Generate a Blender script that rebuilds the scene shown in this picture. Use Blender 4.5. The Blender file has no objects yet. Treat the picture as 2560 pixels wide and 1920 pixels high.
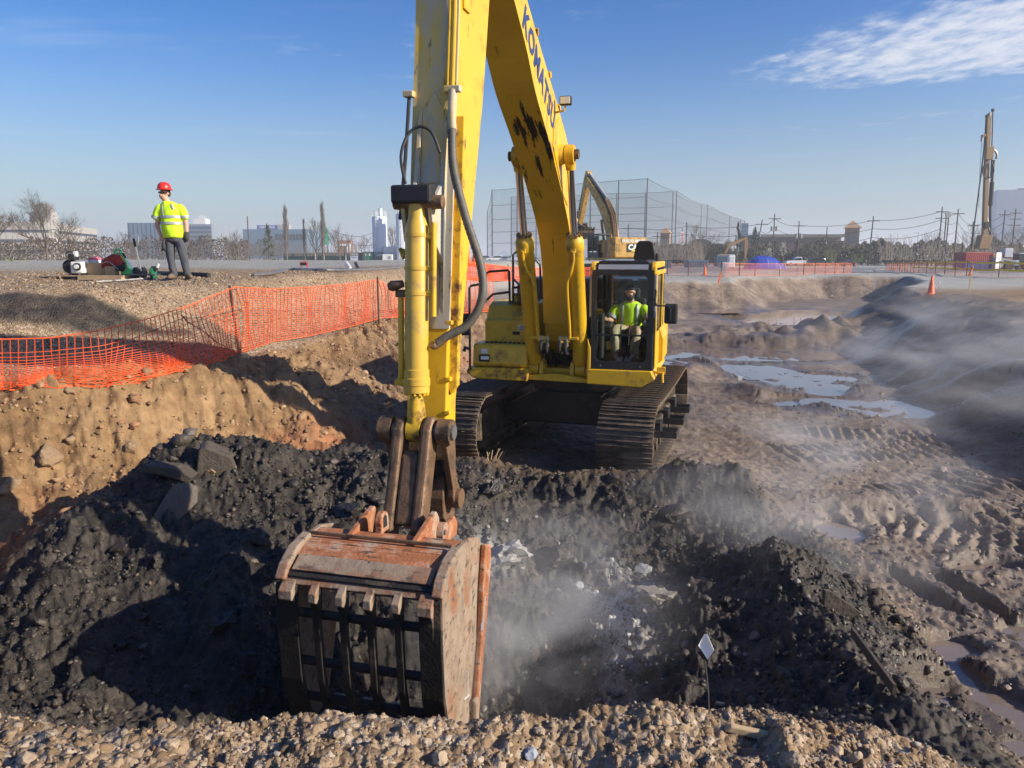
import bpy, bmesh, math, random
import numpy as np
from mathutils import Vector, Matrix, Euler
R = math.radians
rng = np.random.default_rng(7)
random.seed(7)
SC = bpy.context.scene
COL = SC.collection

# ------------------------------------------------------------------ camera
CAM_Z, PITCH, FPX = 1.6, R(9.45), 1923.0
cam_data = bpy.data.cameras.new('camera'); cam_data.sensor_width = 36.0
cam_data.lens = 36.0 * FPX / 2560.0; cam_data.clip_start = 0.05; cam_data.clip_end = 6000
cam = bpy.data.objects.new('camera', cam_data); COL.objects.link(cam)
cam.location = (0, 0, CAM_Z); cam.rotation_euler = (R(90) - PITCH, 0, 0)
SC.camera = cam

# ------------------------------------------------------------------ sun, sky, exposure
SUN_EL, SUN_AZ = R(26.5), R(90 + 20)           # azimuth clockwise from +Y
sun_dir = Vector((math.sin(SUN_AZ) * math.cos(SUN_EL), math.cos(SUN_AZ) * math.cos(SUN_EL), math.sin(SUN_EL)))
sd = bpy.data.lights.new('sun', 'SUN'); sd.energy = 5.0; sd.angle = R(0.55); sd.color = (1.0, 0.90, 0.76)
sun = bpy.data.objects.new('sun', sd); COL.objects.link(sun)
sun.rotation_euler = sun_dir.to_track_quat('Z', 'Y').to_euler(); sun.location = (60, -20, 60)

W = bpy.data.worlds.new('World'); SC.world = W; W.use_nodes = True
def build_world():
    nt = W.node_tree; N = nt.nodes; L = nt.links
    for n in list(N): N.remove(n)
    out = N.new('ShaderNodeOutputWorld'); bg = N.new('ShaderNodeBackground'); bg.inputs['Strength'].default_value = 0.080
    sky = N.new('ShaderNodeTexSky'); sky.sky_type = 'NISHITA'; sky.sun_disc = False
    sky.sun_elevation = SUN_EL; sky.sun_rotation = SUN_AZ
    sky.air_density = 1.0; sky.dust_density = 0.6; sky.ozone_density = 1.6; sky.altitude = 0
    tc = N.new('ShaderNodeTexCoord'); sep = N.new('ShaderNodeSeparateXYZ'); L.new(tc.outputs['Generated'], sep.inputs[0])
    def m(op, a, b=None, c=None):
        n = N.new('ShaderNodeMath'); n.operation = op
        for i, v in enumerate((a, b, c)):
            if v is None: continue
            if isinstance(v, (int, float)): n.inputs[i].default_value = v
            else: L.new(v, n.inputs[i])
        return n.outputs[0]
    zc = m('MAXIMUM', sep.outputs[2], 0.02)
    px = m('DIVIDE', sep.outputs[0], zc); py = m('DIVIDE', sep.outputs[1], zc)
    cmb = N.new('ShaderNodeCombineXYZ'); L.new(px, cmb.inputs[0]); L.new(py, cmb.inputs[1])
    def noise(scale, detail, rough, sc=(1, 1, 1), off=(0, 0, 0)):
        mp = N.new('ShaderNodeMapping'); mp.inputs['Scale'].default_value = sc; mp.inputs['Location'].default_value = off
        L.new(cmb.outputs[0], mp.inputs[0])
        n = N.new('ShaderNodeTexNoise'); n.inputs['Scale'].default_value = scale; n.inputs['Detail'].default_value = detail
        n.inputs['Roughness'].default_value = rough; L.new(mp.outputs[0], n.inputs['Vector']); return n.outputs['Fac']
    def ramp(v, a, b):
        n = N.new('ShaderNodeMapRange'); n.interpolation_type = 'SMOOTHSTEP'
        n.inputs['From Min'].default_value = a; n.inputs['From Max'].default_value = b; L.new(v, n.inputs['Value']); return n.outputs[0]
    # mackerel cloud bank drifting in from the right, thin wisps elsewhere
    dx = m('MULTIPLY', m('SUBTRACT', px, 2.75), 0.62); dy = m('MULTIPLY', m('SUBTRACT', m('ADD', py, m('MULTIPLY', px, 0.55)), 4.95), 0.78)
    d2 = m('ADD', m('MULTIPLY', dx, dx), m('MULTIPLY', dy, dy))
    bank = m('SUBTRACT', 1.0, ramp(d2, 0.05, 1.25))
    cells = noise(7.5, 5.0, 0.62, (1.0, 0.62, 1)); big = noise(0.55, 3, 0.5, (1, 1, 1), (3.1, 1.7, 0))
    cl1 = ramp(m('ADD', m('MULTIPLY', cells, 0.9), m('MULTIPLY', bank, 0.40)), 0.50, 0.98)
    cl1 = m('MULTIPLY', cl1, ramp(bank, 0.0, 0.45))
    wis = m('MULTIPLY', ramp(noise(1.1, 6, 0.62, (0.35, 1.0, 1), (7.3, 2.2, 0)), 0.56, 0.84), 0.22)
    wis2 = m('MULTIPLY', ramp(noise(4.2, 4, 0.6, (0.8, 0.8, 1)), 0.55, 0.72), ramp(big, 0.50, 0.66))
    cl = m('MAXIMUM', m('MULTIPLY', cl1, 0.92), m('MAXIMUM', wis, m('MULTIPLY', wis2, 0.22)))
    cl = m('MULTIPLY', cl, ramp(sep.outputs[2], 0.03, 0.16))
    hsv = N.new('ShaderNodeHueSaturation'); hsv.inputs['Hue'].default_value = 0.518; hsv.inputs['Saturation'].default_value = 1.54; hsv.inputs['Value'].default_value = 1.20; L.new(sky.outputs[0], hsv.inputs['Color'])
    hz = N.new('ShaderNodeMix'); hz.data_type = 'RGBA'; L.new(m('MULTIPLY', m('SUBTRACT', 1.0, ramp(sep.outputs[2], -0.04, 0.25)), 0.84), hz.inputs[0])
    L.new(hsv.outputs[0], hz.inputs[6]); hz.inputs[7].default_value = (2.45, 3.12, 4.35, 1)
    mix = N.new('ShaderNodeMix'); mix.data_type = 'RGBA'; L.new(cl, mix.inputs[0])
    L.new(hz.outputs[2], mix.inputs[6]); mix.inputs[7].default_value = (6.6, 6.9, 7.6, 1)
    L.new(mix.outputs[2], bg.inputs['Color']); L.new(bg.outputs[0], out.inputs[0])
build_world()
SC.view_settings.view_transform = 'Standard'; SC.view_settings.look = 'None'; SC.view_settings.gamma = 1.0
SC.view_settings.use_curve_mapping = False; SC.view_settings.exposure = 0.58
SC.render.engine = 'CYCLES'
SC.cycles.use_denoising = True; SC.cycles.use_adaptive_sampling = True; SC.cycles.adaptive_threshold = 0.02
SC.cycles.max_bounces = 6; SC.cycles.diffuse_bounces = 3; SC.cycles.glossy_bounces = 3
SC.cycles.transmission_bounces = 4; SC.cycles.transparent_max_bounces = 16; SC.cycles.volume_bounces = 1
SC.cycles.volume_step_rate = 2.0; SC.cycles.volume_max_steps = 128
SC.cycles.caustics_reflective = False; SC.cycles.caustics_refractive = False

# ------------------------------------------------------------------ helpers
def at(u, v, Y):
    """world point seen at photo pixel (u, v) standing at distance Y"""
    a = (u - 1280) / FPX; b = (v - 960) / FPX
    dy = math.cos(PITCH) - b * math.sin(PITCH); dz = -math.sin(PITCH) - b * math.cos(PITCH)
    t = Y / dy
    return Vector((a * t, Y, CAM_Z + dz * t))
def tag(o, label=None, cat=None, group=None, kind=None):
    if label: o['label'] = label
    if cat: o['category'] = cat
    if group: o['group'] = group
    if kind: o['kind'] = kind
    return o
def thing(name, label, cat, loc=(0, 0, 0), rz=0.0, group=None, rot=None):
    o = bpy.data.objects.new(name, None); COL.objects.link(o); o.empty_display_size = 0.2
    o.location = loc; o.rotation_euler = rot if rot else (0, 0, rz)
    return tag(o, label, cat, group)
def copy_tree(o, parent=None):
    c = o.copy(); COL.objects.link(c); c.parent = parent
    for ch in list(o.children): copy_tree(ch, c)
    return c
class MB:
    def __init__(s): s.v = []; s.f = []
    def add(s, vs, fs):
        k = len(s.v); s.v.extend([tuple(p) for p in vs]); s.f.extend([tuple(i + k for i in f) for f in fs]); return s
    def box(s, c, d, rot=None):
        M = rot.to_matrix() if isinstance(rot, Euler) else (Euler(rot).to_matrix() if rot else None)
        vs = []
        for i in (-1, 1):
            for j in (-1, 1):
                for k in (-1, 1):
                    p = Vector((i * d[0] / 2, j * d[1] / 2, k * d[2] / 2))
                    if M: p = M @ p
                    vs.append(p + Vector(c))
        return s.add(vs, [(0, 1, 3, 2), (4, 6, 7, 5), (0, 4, 5, 1), (2, 3, 7, 6), (0, 2, 6, 4), (1, 5, 7, 3)])
    def bar(s, p0, p1, w, h, up=(0, 0, 1)):
        p0 = Vector(p0); p1 = Vector(p1); d = (p1 - p0).normalized(); u = Vector(up)
        if abs(d.dot(u)) > 0.98: u = Vector((0, 1, 0))
        x = d.cross(u).normalized(); y = x.cross(d)
        vs = [p + x * a * w / 2 + y * b * h / 2 for p in (p0, p1) for a, b in ((-1, -1), (1, -1), (1, 1), (-1, 1))]
        return s.add(vs, [(3, 2, 1, 0), (4, 5, 6, 7), (0, 1, 5, 4), (1, 2, 6, 5), (2, 3, 7, 6), (3, 0, 4, 7)])
    def tube(s, pts, r, n=8, caps=True, closed=False):
        pts = [Vector(p) for p in pts]; m = len(pts)
        rs = [r] * m if isinstance(r, (int, float)) else list(r)
        rings = []; prev = None
        for i, p in enumerate(pts):
            d = (pts[min(i + 1, m - 1)] - pts[max(i - 1, 0)])
            d = d.normalized() if d.length > 1e-9 else Vector((0, 0, 1))
            if prev is None:
                a = Vector((0, 0, 1)) if abs(d.z) < 0.9 else Vector((1, 0, 0)); x = d.cross(a).normalized()
            else:
                x = prev - d * prev.dot(d)
                x = x.normalized() if x.length > 1e-6 else d.cross(Vector((0, 0, 1))).normalized()
            prev = x; y = d.cross(x)
            rings.append([p + (x * math.cos(2 * math.pi * k / n) + y * math.sin(2 * math.pi * k / n)) * rs[i] for k in range(n)])
        vs = [q for g in rings for q in g]; fs = []
        for i in range(m - 1):
            for k in range(n):
                k2 = (k + 1) % n; fs.append((i * n + k, i * n + k2, (i + 1) * n + k2, (i + 1) * n + k))
        if caps: fs.append(tuple(range(n))[::-1]); fs.append(tuple((m - 1) * n + k for k in range(n)))
        return s.add(vs, fs)
    def cyl(s, p0, p1, r0, r1=None, n=16): return s.tube([p0, p1], [r0, r0 if r1 is None else r1], n)
    def prism(s, poly, fn, a, b):
        n = len(poly)
        vs = [fn(p[0], p[1], a) for p in poly] + [fn(p[0], p[1], b) for p in poly]
        fs = [tuple(range(n))[::-1], tuple(range(n, 2 * n))] + [(i, (i + 1) % n, n + (i + 1) % n, n + i) for i in range(n)]
        return s.add(vs, fs)
    def lathe(s, prof, c=(0, 0, 0), n=20, sx=1.0, sy=1.0):
        c = Vector(c); m = len(prof)
        vs = [c + Vector((r * sx * math.cos(2 * math.pi * k / n), r * sy * math.sin(2 * math.pi * k / n), z)) for r, z in prof for k in range(n)]
        fs = [(i * n + k, i * n + (k + 1) % n, (i + 1) * n + (k + 1) % n, (i + 1) * n + k) for i in range(m - 1) for k in range(n)]
        fs += [tuple(range(n))[::-1], tuple((m - 1) * n + k for k in range(n))]
        return s.add(vs, fs)
    def loft(s, rings, n=14, caps=True):
        """rings: (center, rx, ry[, axis x, axis y]) elliptical sections"""
        vs = []; fs = []; m = len(rings)
        for g in rings:
            c = Vector(g[0]); ax = Vector(g[3]) if len(g) > 3 else Vector((1, 0, 0)); ay = Vector(g[4]) if len(g) > 4 else Vector((0, 1, 0))
            for k in range(n):
                t = 2 * math.pi * k / n; vs.append(c + ax * g[1] * math.cos(t) + ay * g[2] * math.sin(t))
        for i in range(m - 1):
            for k in range(n):
                k2 = (k + 1) % n; fs.append((i * n + k, i * n + k2, (i + 1) * n + k2, (i + 1) * n + k))
        if caps: fs.append(tuple(range(n))[::-1]); fs.append(tuple((m - 1) * n + k for k in range(n)))
        return s.add(vs, fs)
    def mesh(s, name):
        me = bpy.data.meshes.new(name); me.from_pydata(s.v, [], s.f); me.update(); return me
    def build(s, name, mat, parent=None, smooth=False, bevel=0.0, seg=2, subsurf=0, loc=None, rot=None):
        me = s.mesh(name)
        bm = bmesh.new(); bm.from_mesh(me); bmesh.ops.recalc_face_normals(bm, faces=bm.faces); bm.to_mesh(me); bm.free()
        o = bpy.data.objects.new(name, me); COL.objects.link(o)
        if mat: me.materials.append(mat if not isinstance(mat, str) else M[mat])
        if parent: o.parent = parent
        if loc: o.location = loc
        if rot: o.rotation_euler = rot
        if smooth:
            for p in me.polygons: p.use_smooth = True
            if smooth != 'all': me.set_sharp_from_angle(angle=R(40))
        if bevel:
            b = o.modifiers.new('bevel', 'BEVEL'); b.width = bevel; b.segments = seg; b.limit_method = 'ANGLE'; b.angle_limit = R(35)
        if subsurf:
            q = o.modifiers.new('sub', 'SUBSURF'); q.levels = q.render_levels = subsurf
        return o
def smooth_path(pts, n=8):
    """Catmull-Rom through points"""
    pts = [Vector(p) for p in pts]; out = []
    for i in range(len(pts) - 1):
        p0 = pts[max(i - 1, 0)]; p1 = pts[i]; p2 = pts[i + 1]; p3 = pts[min(i + 2, len(pts) - 1)]
        for k in range(n):
            t = k / n
            out.append(0.5 * ((2 * p1) + (p2 - p0) * t + (2 * p0 - 5 * p1 + 4 * p2 - p3) * t * t + (3 * p1 - p0 - 3 * p2 + p3) * t ** 3))
    return out + [pts[-1]]
def text_mesh(body, size, extrude=0.003, bold=0.0, spacing=1.0):
    c = bpy.data.curves.new('lettering', 'FONT'); c.body = body; c.size = size; c.extrude = extrude; c.offset = bold
    c.align_x = 'CENTER'; c.align_y = 'CENTER'; c.space_character = spacing; c.resolution_u = 2
    o = bpy.data.objects.new('lettering_curve', c); COL.objects.link(o)
    dg = bpy.context.evaluated_depsgraph_get(); dg.update()
    me = bpy.data.meshes.new_from_object(o.evaluated_get(dg)); bpy.data.objects.remove(o); bpy.data.curves.remove(c)
    return me
def lettering(body, size, mat, parent, M4, bold=0.0, extrude=0.003, spacing=1.0, name='lettering'):
    me = text_mesh(body, size, extrude, bold, spacing); me.materials.clear(); me.materials.append(M[mat])
    o = bpy.data.objects.new(name, me); COL.objects.link(o); o.parent = parent; o.matrix_local = M4; return o
def basis(origin, x, y):
    x = Vector(x).normalized(); y = Vector(y); z = x.cross(y).normalized(); y = z.cross(x)
    m = Matrix((x, y, z)).transposed().to_4x4(); m.translation = Vector(origin); return m

# ------------------------------------------------------------------ materials
M = {}
def mat(name, c, rough=0.6, metal=0.0, var=0.25, scale=6.0, bump=0.0, bscale=40.0, dirt=None, damt=0.0, dscale=3.0, spec=0.5, scuff=None, streak=False, gen=False, sheen=0.0, emis=None):
    m_ = bpy.data.materials.new(name); m_.use_nodes = True; nt = m_.node_tree; N = nt.nodes; L = nt.links
    b = N['Principled BSDF']; b.inputs['Roughness'].default_value = rough; b.inputs['Metallic'].default_value = metal
    b.inputs['Specular IOR Level'].default_value = spec
    tc = N.new('ShaderNodeTexCoord'); co = tc.outputs['Object']
    nz = N.new('ShaderNodeTexNoise'); nz.inputs['Scale'].default_value = scale; nz.inputs['Detail'].default_value = 5; nz.inputs['Roughness'].default_value = 0.62
    L.new(co, nz.inputs['Vector'])
    rp = N.new('ShaderNodeMapRange'); rp.inputs['From Min'].default_value = 0.3; rp.inputs['From Max'].default_value = 0.7
    rp.inputs['To Min'].default_value = 1 - var; rp.inputs['To Max'].default_value = 1 + var * 0.5; L.new(nz.outputs['Fac'], rp.inputs['Value'])
    mx = N.new('ShaderNodeMix'); mx.data_type = 'RGBA'; mx.blend_type = 'MULTIPLY'; mx.inputs[0].default_value = 1.0
    mx.inputs[6].default_value = (*c, 1); L.new(rp.outputs[0], mx.inputs[7]); colr = mx.outputs[2]
    if dirt:
        n2 = N.new('ShaderNodeTexNoise'); n2.inputs['Scale'].default_value = dscale; n2.inputs['Detail'].default_value = 8; n2.inputs['Roughness'].default_value = 0.68
        if streak:
            mp = N.new('ShaderNodeMapping'); mp.inputs['Scale'].default_value = (1, 1, 0.18); L.new(co, mp.inputs[0]); L.new(mp.outputs[0], n2.inputs['Vector'])
        else: L.new(co, n2.inputs['Vector'])
        r2 = N.new('ShaderNodeMapRange'); r2.inputs['From Min'].default_value = 0.62 - 0.3 * damt; r2.inputs['From Max'].default_value = 0.74 - 0.24 * damt
        L.new(n2.outputs['Fac'], r2.inputs['Value'])
        m2 = N.new('ShaderNodeMix'); m2.data_type = 'RGBA'; L.new(r2.outputs[0], m2.inputs[0]); L.new(colr, m2.inputs[6]); m2.inputs[7].default_value = (*dirt, 1)
        colr = m2.outputs[2]
        m3 = N.new('ShaderNodeMix'); m3.data_type = 'FLOAT'; L.new(r2.outputs[0], m3.inputs[0]); m3.inputs[2].default_value = rough; m3.inputs[3].default_value = max(rough, 0.85)
        L.new(m3.outputs[0], b.inputs['Roughness'])
    if scuff:
        mp = N.new('ShaderNodeMapping'); mp.inputs['Scale'].default_value = scuff[2]; mp.inputs['Rotation'].default_value = (.1, .15, .2); L.new(co, mp.inputs[0])
        ns = N.new('ShaderNodeTexNoise'); ns.inputs['Scale'].default_value = 1.0; ns.inputs['Detail'].default_value = 9; ns.inputs['Roughness'].default_value = 0.7; L.new(mp.outputs[0], ns.inputs['Vector'])
        rs = N.new('ShaderNodeMapRange'); rs.inputs['From Min'].default_value = 0.66 - 0.2 * scuff[1]; rs.inputs['From Max'].default_value = 0.76 - 0.2 * scuff[1]; L.new(ns.outputs['Fac'], rs.inputs['Value'])
        ms = N.new('ShaderNodeMix'); ms.data_type = 'RGBA'; L.new(rs.outputs[0], ms.inputs[0]); L.new(colr, ms.inputs[6]); ms.inputs[7].default_value = (*scuff[0], 1); colr = ms.outputs[2]
    L.new(colr, b.inputs['Base Color'])
    if bump:
        nb = N.new('ShaderNodeTexNoise'); nb.inputs['Scale'].default_value = bscale; nb.inputs['Detail'].default_value = 5; L.new(co, nb.inputs['Vector'])
        bp = N.new('ShaderNodeBump'); bp.inputs['Strength'].default_value = bump; bp.inputs['Distance'].default_value = 0.02
        L.new(nb.outputs['Fac'], bp.inputs['Height']); L.new(bp.outputs[0], b.inputs['Normal'])
    if emis: b.inputs['Emission Color'].default_value = (*emis[0], 1); b.inputs['Emission Strength'].default_value = emis[1]
    M[name] = m_; return m_
RUST = (.13, .055, .028); DIRT = (.20, .145, .095); GREASE = (.018, .014, .011)
mat('yellow', (.72, .43, .018), rough=0.38, var=0.10, scale=3, dirt=(.27, .165, .045), damt=0.27, dscale=3.2, scuff=((.16, .10, .045), .30, (9, 9, 3)))
mat('yellow_worn', (.74, .47, .03), rough=0.45, var=0.14, scale=3, dirt=(.44, .42, .36), damt=0.95, dscale=2.6, streak=True, scuff=((.10, .085, .07), .42, (14, 14, 4)))
mat('yellow_rust', (.70, .42, .02), rough=0.5, var=0.15, scale=3, dirt=(.11, .05, .02), damt=0.42, dscale=7)
mat('yellow_grease', (.72, .43, .018), rough=0.42, var=0.12, scale=3, dirt=(.02, .013, .008), damt=0.30, dscale=3.0)
mat('cat_yellow', (.50, .295, .05), rough=0.45, var=0.15, dirt=(.20, .12, .05), damt=0.4, scuff=((.07, .05, .03), .5, (3, 3, 2)))
mat('black_paint', (.022, .022, .024), rough=0.42, var=0.3, dirt=(.09, .07, .05), damt=0.15)
mat('black_matte', (.018, .018, .019), rough=0.75, var=0.3)
mat('rubber', (.02, .02, .02), rough=0.6, var=0.35, scale=20)
mat('chrome', (.75, .75, .74), rough=0.12, metal=1.0, var=0.05)
mat('steel', (.34, .32, .30), rough=0.45, metal=0.8, var=0.3, dirt=(.12, .09, .07), damt=0.3)
mat('grimy_steel', (.20, .118, .065), rough=0.55, metal=0.25, var=0.35, scale=8, bump=0.3, dirt=(.05, .035, .025), damt=0.45, dscale=5)
mat('rusty_steel', (.40, .15, .06), rough=0.72, var=0.35, scale=8, bump=0.35, dirt=(.40, .31, .235), damt=0.40, dscale=4, scuff=((.07, .045, .03), .55, (5, 26, 26)))
mat('muddy_steel', (.30, .225, .16), rough=0.75, var=0.3, scale=7, bump=0.3, dirt=(.26, .105, .045), damt=0.30, dscale=2.6, scuff=((.09, .062, .043), .62, (7, 9, 16)))
mat('bucket_black', (.025, .021, .018), rough=0.6, var=0.4, scale=9, bump=0.4, dirt=(.12, .085, .06), damt=0.25)
mat('track_steel', (.085, .068, .052), rough=0.55, metal=0.35, var=0.4, scale=10, bump=0.4, dirt=(.21, .155, .105), damt=0.5, dscale=4)
mat('white_paint', (.74, .74, .72), rough=0.5, var=0.08, dirt=(.45, .42, .38), damt=0.1)
mat('grey_paint', (.32, .33, .34), rough=0.5, var=0.15)
mat('blue_letter', (.02, .045, .16), rough=0.5, var=0.05)
mat('orange_plastic', (.92, .115, .02), rough=0.55, var=0.12)
mat('orange_pale', (.85, .22, .07), rough=0.6, var=0.12)
mat('yellow_tape', (.75, .55, .03), rough=0.5, var=0.1)
mat('post_dark', (.035, .03, .027), rough=0.7, var=0.3)
mat('wood', (.50, .36, .21), rough=0.8, var=0.3, scale=12)
mat('old_wood', (.085, .068, .052), rough=0.85, var=0.4, scale=14, bump=0.5)
mat('cardboard', (.47, .32, .17), rough=0.85, var=0.1)
mat('hose', (.11, .098, .075), rough=0.6, var=0.3, scale=20)
mat('skin', (.60, .33, .235), rough=0.55, var=0.08)
mat('hivis', (.62, .92, .02), rough=0.8, var=0.12, scale=9, bump=0.4, bscale=9)
mat('reflective', (.42, .43, .43), rough=0.4, var=0.1, metal=0.2)
mat('jeans', (.075, .083, .097), rough=0.9, var=0.25, scale=9, bump=0.6, bscale=10)
mat('khaki', (.36, .29, .185), rough=0.9, var=0.2, scale=9, bump=0.6, bscale=10)
mat('leather', (.16, .115, .08), rough=0.8, var=0.3)
mat('glove', (.055, .05, .045), rough=0.85, var=0.3)
mat('hair', (.012, .009, .008), rough=0.7, var=0.3)
mat('red_plastic', (.72, .035, .02), rough=0.28, var=0.06)
mat('red_cloth', (.36, .035, .025), rough=0.9, var=0.25)
mat('green_paint', (.02, .16, .075), rough=0.4, var=0.12)
mat('dumpster_green', (.008, .045, .035), rough=0.6, var=0.2, dirt=(.06, .06, .05), damt=0.15)
mat('dumpster_light', (.03, .20, .12), rough=0.6, var=0.2)
mat('concrete', (.40, .37, .33), rough=0.9, var=0.15, scale=2, dirt=(.28, .25, .22), damt=0.2)
mat('concrete_dark', (.22, .20, .18), rough=0.9, var=0.15)
mat('bldg_grey', (.22, .25, .29), rough=0.6, var=0.08, scale=0.1)
mat('bldg_blue', (.10, .17, .24), rough=0.45, var=0.1, scale=0.1)
mat('bldg_pale', (.50, .53, .58), rough=0.6, var=0.05, scale=0.1)
mat('bldg_white', (.72, .70, .66), rough=0.6, var=0.05, scale=0.1)
mat('win_dark', (.035, .045, .055), rough=0.15, var=0.2, scale=0.3)
mat('win_blue', (.06, .10, .15), rough=0.12, var=0.3, scale=0.3)
mat('brick_tan', (.30, .20, .13), rough=0.9, var=0.1)
mat('brick_red', (.33, .12, .07), rough=0.9, var=0.15)
mat('roof_tan', (.42, .25, .13), rough=0.9, var=0.1)
mat('roof_grey', (.13, .125, .12), rough=0.9, var=0.15, scale=0.3)
mat('silo_white', (.66, .69, .74), rough=0.45, var=0.05, scale=0.3)
mat('bark', (.135, .105, .08), rough=0.95, var=0.35, scale=3)
mat('bark_pale', (.25, .21, .165), rough=0.95, var=0.3, scale=3)
mat('pole_wood', (.075, .06, .05), rough=0.9, var=0.25)
mat('pole_steel', (.045, .05, .055), rough=0.6, var=0.2)
mat('wire', (.03, .03, .032), rough=0.6, var=0.1)
mat('asphalt', (.17, .17, .17), rough=0.9, var=0.15, scale=0.5)
mat('tarp_blue', (.018, .05, .36), rough=0.4, var=0.2, scale=3, bump=0.5, bscale=4)
mat('car_white', (.72, .73, .74), rough=0.22, var=0.03)
mat('car_silver', (.40, .42, .44), rough=0.22, metal=0.5, var=0.05)
mat('car_dark', (.05, .055, .065), rough=0.22, metal=0.3, var=0.05)
mat('car_glass', (.02, .025, .03), rough=0.06, var=0.1)
mat('tyre', (.018, .018, .018), rough=0.8, var=0.2)
mat('lamp_lens', (.78, .76, .68), rough=0.1, var=0.05)
mat('container_red', (.38, .05, .04), rough=0.6, var=0.15)
mat('container_blue', (.04, .08, .26), rough=0.6, var=0.15)
mat('drill_ochre', (.26, .15, .055), rough=0.6, var=0.25)
mat('sign_blue', (.02, .06, .30), rough=0.5, var=0.05)
mat('sign_green', (.02, .38, .22), rough=0.5, var=0.05)
mat('pink', (.75, .12, .22), rough=0.5, var=0.1)
mat('flag_white', (.86, .86, .86), rough=0.6, var=0.04)
mat('plastic_blue', (.25, .40, .55), rough=0.5, var=0.1)
def glass_mat(name, tint, refl):
    m_ = bpy.data.materials.new(name); m_.use_nodes = True; nt = m_.node_tree; N = nt.nodes; L = nt.links
    for n in list(N): N.remove(n)
    out = N.new('ShaderNodeOutputMaterial'); t = N.new('ShaderNodeBsdfTransparent'); t.inputs[0].default_value = (*tint, 1)
    g = N.new('ShaderNodeBsdfGlossy'); g.inputs['Roughness'].default_value = 0.03; fr = N.new('ShaderNodeFresnel'); fr.inputs[0].default_value = refl
    mx = N.new('ShaderNodeMixShader'); L.new(fr.outputs[0], mx.inputs[0]); L.new(t.outputs[0], mx.inputs[1]); L.new(g.outputs[0], mx.inputs[2]); L.new(mx.outputs[0], out.inputs[0]); M[name] = m_
glass_mat('cab_glass', (.92, .96, .95), 1.33)
def net_mat(name, col, alpha):
    m_ = bpy.data.materials.new(name); m_.use_nodes = True; nt = m_.node_tree; N = nt.nodes; L = nt.links
    b = N['Principled BSDF']; b.inputs['Base Color'].default_value = (*col, 1); b.inputs['Roughness'].default_value = 0.9; b.inputs['Alpha'].default_value = alpha; M[name] = m_
net_mat('golf_net', (.05, .055, .06), 0.22)
mat('yellow_cyl', (.64, .40, .055), rough=0.35, var=0.10, scale=3, dirt=(.33, .22, .09), damt=0.28, dscale=4)
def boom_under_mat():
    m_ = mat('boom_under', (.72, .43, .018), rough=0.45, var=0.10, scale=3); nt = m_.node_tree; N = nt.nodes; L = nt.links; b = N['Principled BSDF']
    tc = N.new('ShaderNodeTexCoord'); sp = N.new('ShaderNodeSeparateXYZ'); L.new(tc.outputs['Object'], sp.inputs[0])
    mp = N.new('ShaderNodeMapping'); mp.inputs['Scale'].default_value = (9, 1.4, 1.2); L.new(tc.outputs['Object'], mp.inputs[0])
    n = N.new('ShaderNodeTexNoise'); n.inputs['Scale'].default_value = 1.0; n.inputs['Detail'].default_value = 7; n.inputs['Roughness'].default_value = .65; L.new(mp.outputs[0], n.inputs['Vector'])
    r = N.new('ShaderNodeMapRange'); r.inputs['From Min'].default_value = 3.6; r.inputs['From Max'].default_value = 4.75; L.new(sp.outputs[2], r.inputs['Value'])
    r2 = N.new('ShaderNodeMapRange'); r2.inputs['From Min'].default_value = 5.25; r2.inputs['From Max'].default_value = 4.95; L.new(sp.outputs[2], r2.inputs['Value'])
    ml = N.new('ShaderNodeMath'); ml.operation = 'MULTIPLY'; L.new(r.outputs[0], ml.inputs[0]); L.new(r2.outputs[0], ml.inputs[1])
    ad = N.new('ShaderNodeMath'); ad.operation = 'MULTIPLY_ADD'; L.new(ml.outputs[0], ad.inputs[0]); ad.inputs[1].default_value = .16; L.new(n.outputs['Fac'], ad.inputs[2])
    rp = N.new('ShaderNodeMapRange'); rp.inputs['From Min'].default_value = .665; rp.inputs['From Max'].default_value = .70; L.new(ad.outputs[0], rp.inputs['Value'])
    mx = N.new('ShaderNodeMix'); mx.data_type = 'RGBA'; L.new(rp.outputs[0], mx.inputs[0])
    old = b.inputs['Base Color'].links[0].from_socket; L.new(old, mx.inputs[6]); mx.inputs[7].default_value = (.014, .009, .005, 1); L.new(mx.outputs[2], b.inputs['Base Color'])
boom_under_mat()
# ------------------------------------------------------------------ the ground: height field
def _perm(seed):
    r = np.random.default_rng(seed); p = r.permutation(256); return np.concatenate([p, p, p])
def pnoise(x, y, seed=0):
    p = _perm(seed); xi = np.floor(x).astype(np.int64); yi = np.floor(y).astype(np.int64)
    xf = x - xi; yf = y - yi; xi &= 255; yi &= 255
    u = xf * xf * xf * (xf * (xf * 6 - 15) + 10); v = yf * yf * yf * (yf * (yf * 6 - 15) + 10)
    def g(h, a, b):
        t = h * (2 * np.pi / 256.0); return np.cos(t) * a + np.sin(t) * b
    aa = p[p[xi] + yi]; ab = p[p[xi] + yi + 1]; ba = p[p[xi + 1] + yi]; bb = p[p[xi + 1] + yi + 1]
    x1 = g(aa, xf, yf) * (1 - u) + g(ba, xf - 1, yf) * u
    x2 = g(ab, xf, yf - 1) * (1 - u) + g(bb, xf - 1, yf - 1) * u
    return (x1 * (1 - v) + x2 * v) * 1.5
def fbm(x, y, f, oct=4, gain=0.5, seed=0):
    s = 0; a = 1.0
    for i in range(oct):
        s = s + a * pnoise(x * f + 17.3 * i, y * f - 9.1 * i, seed + i); f *= 2.03; a *= gain
    return s
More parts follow.
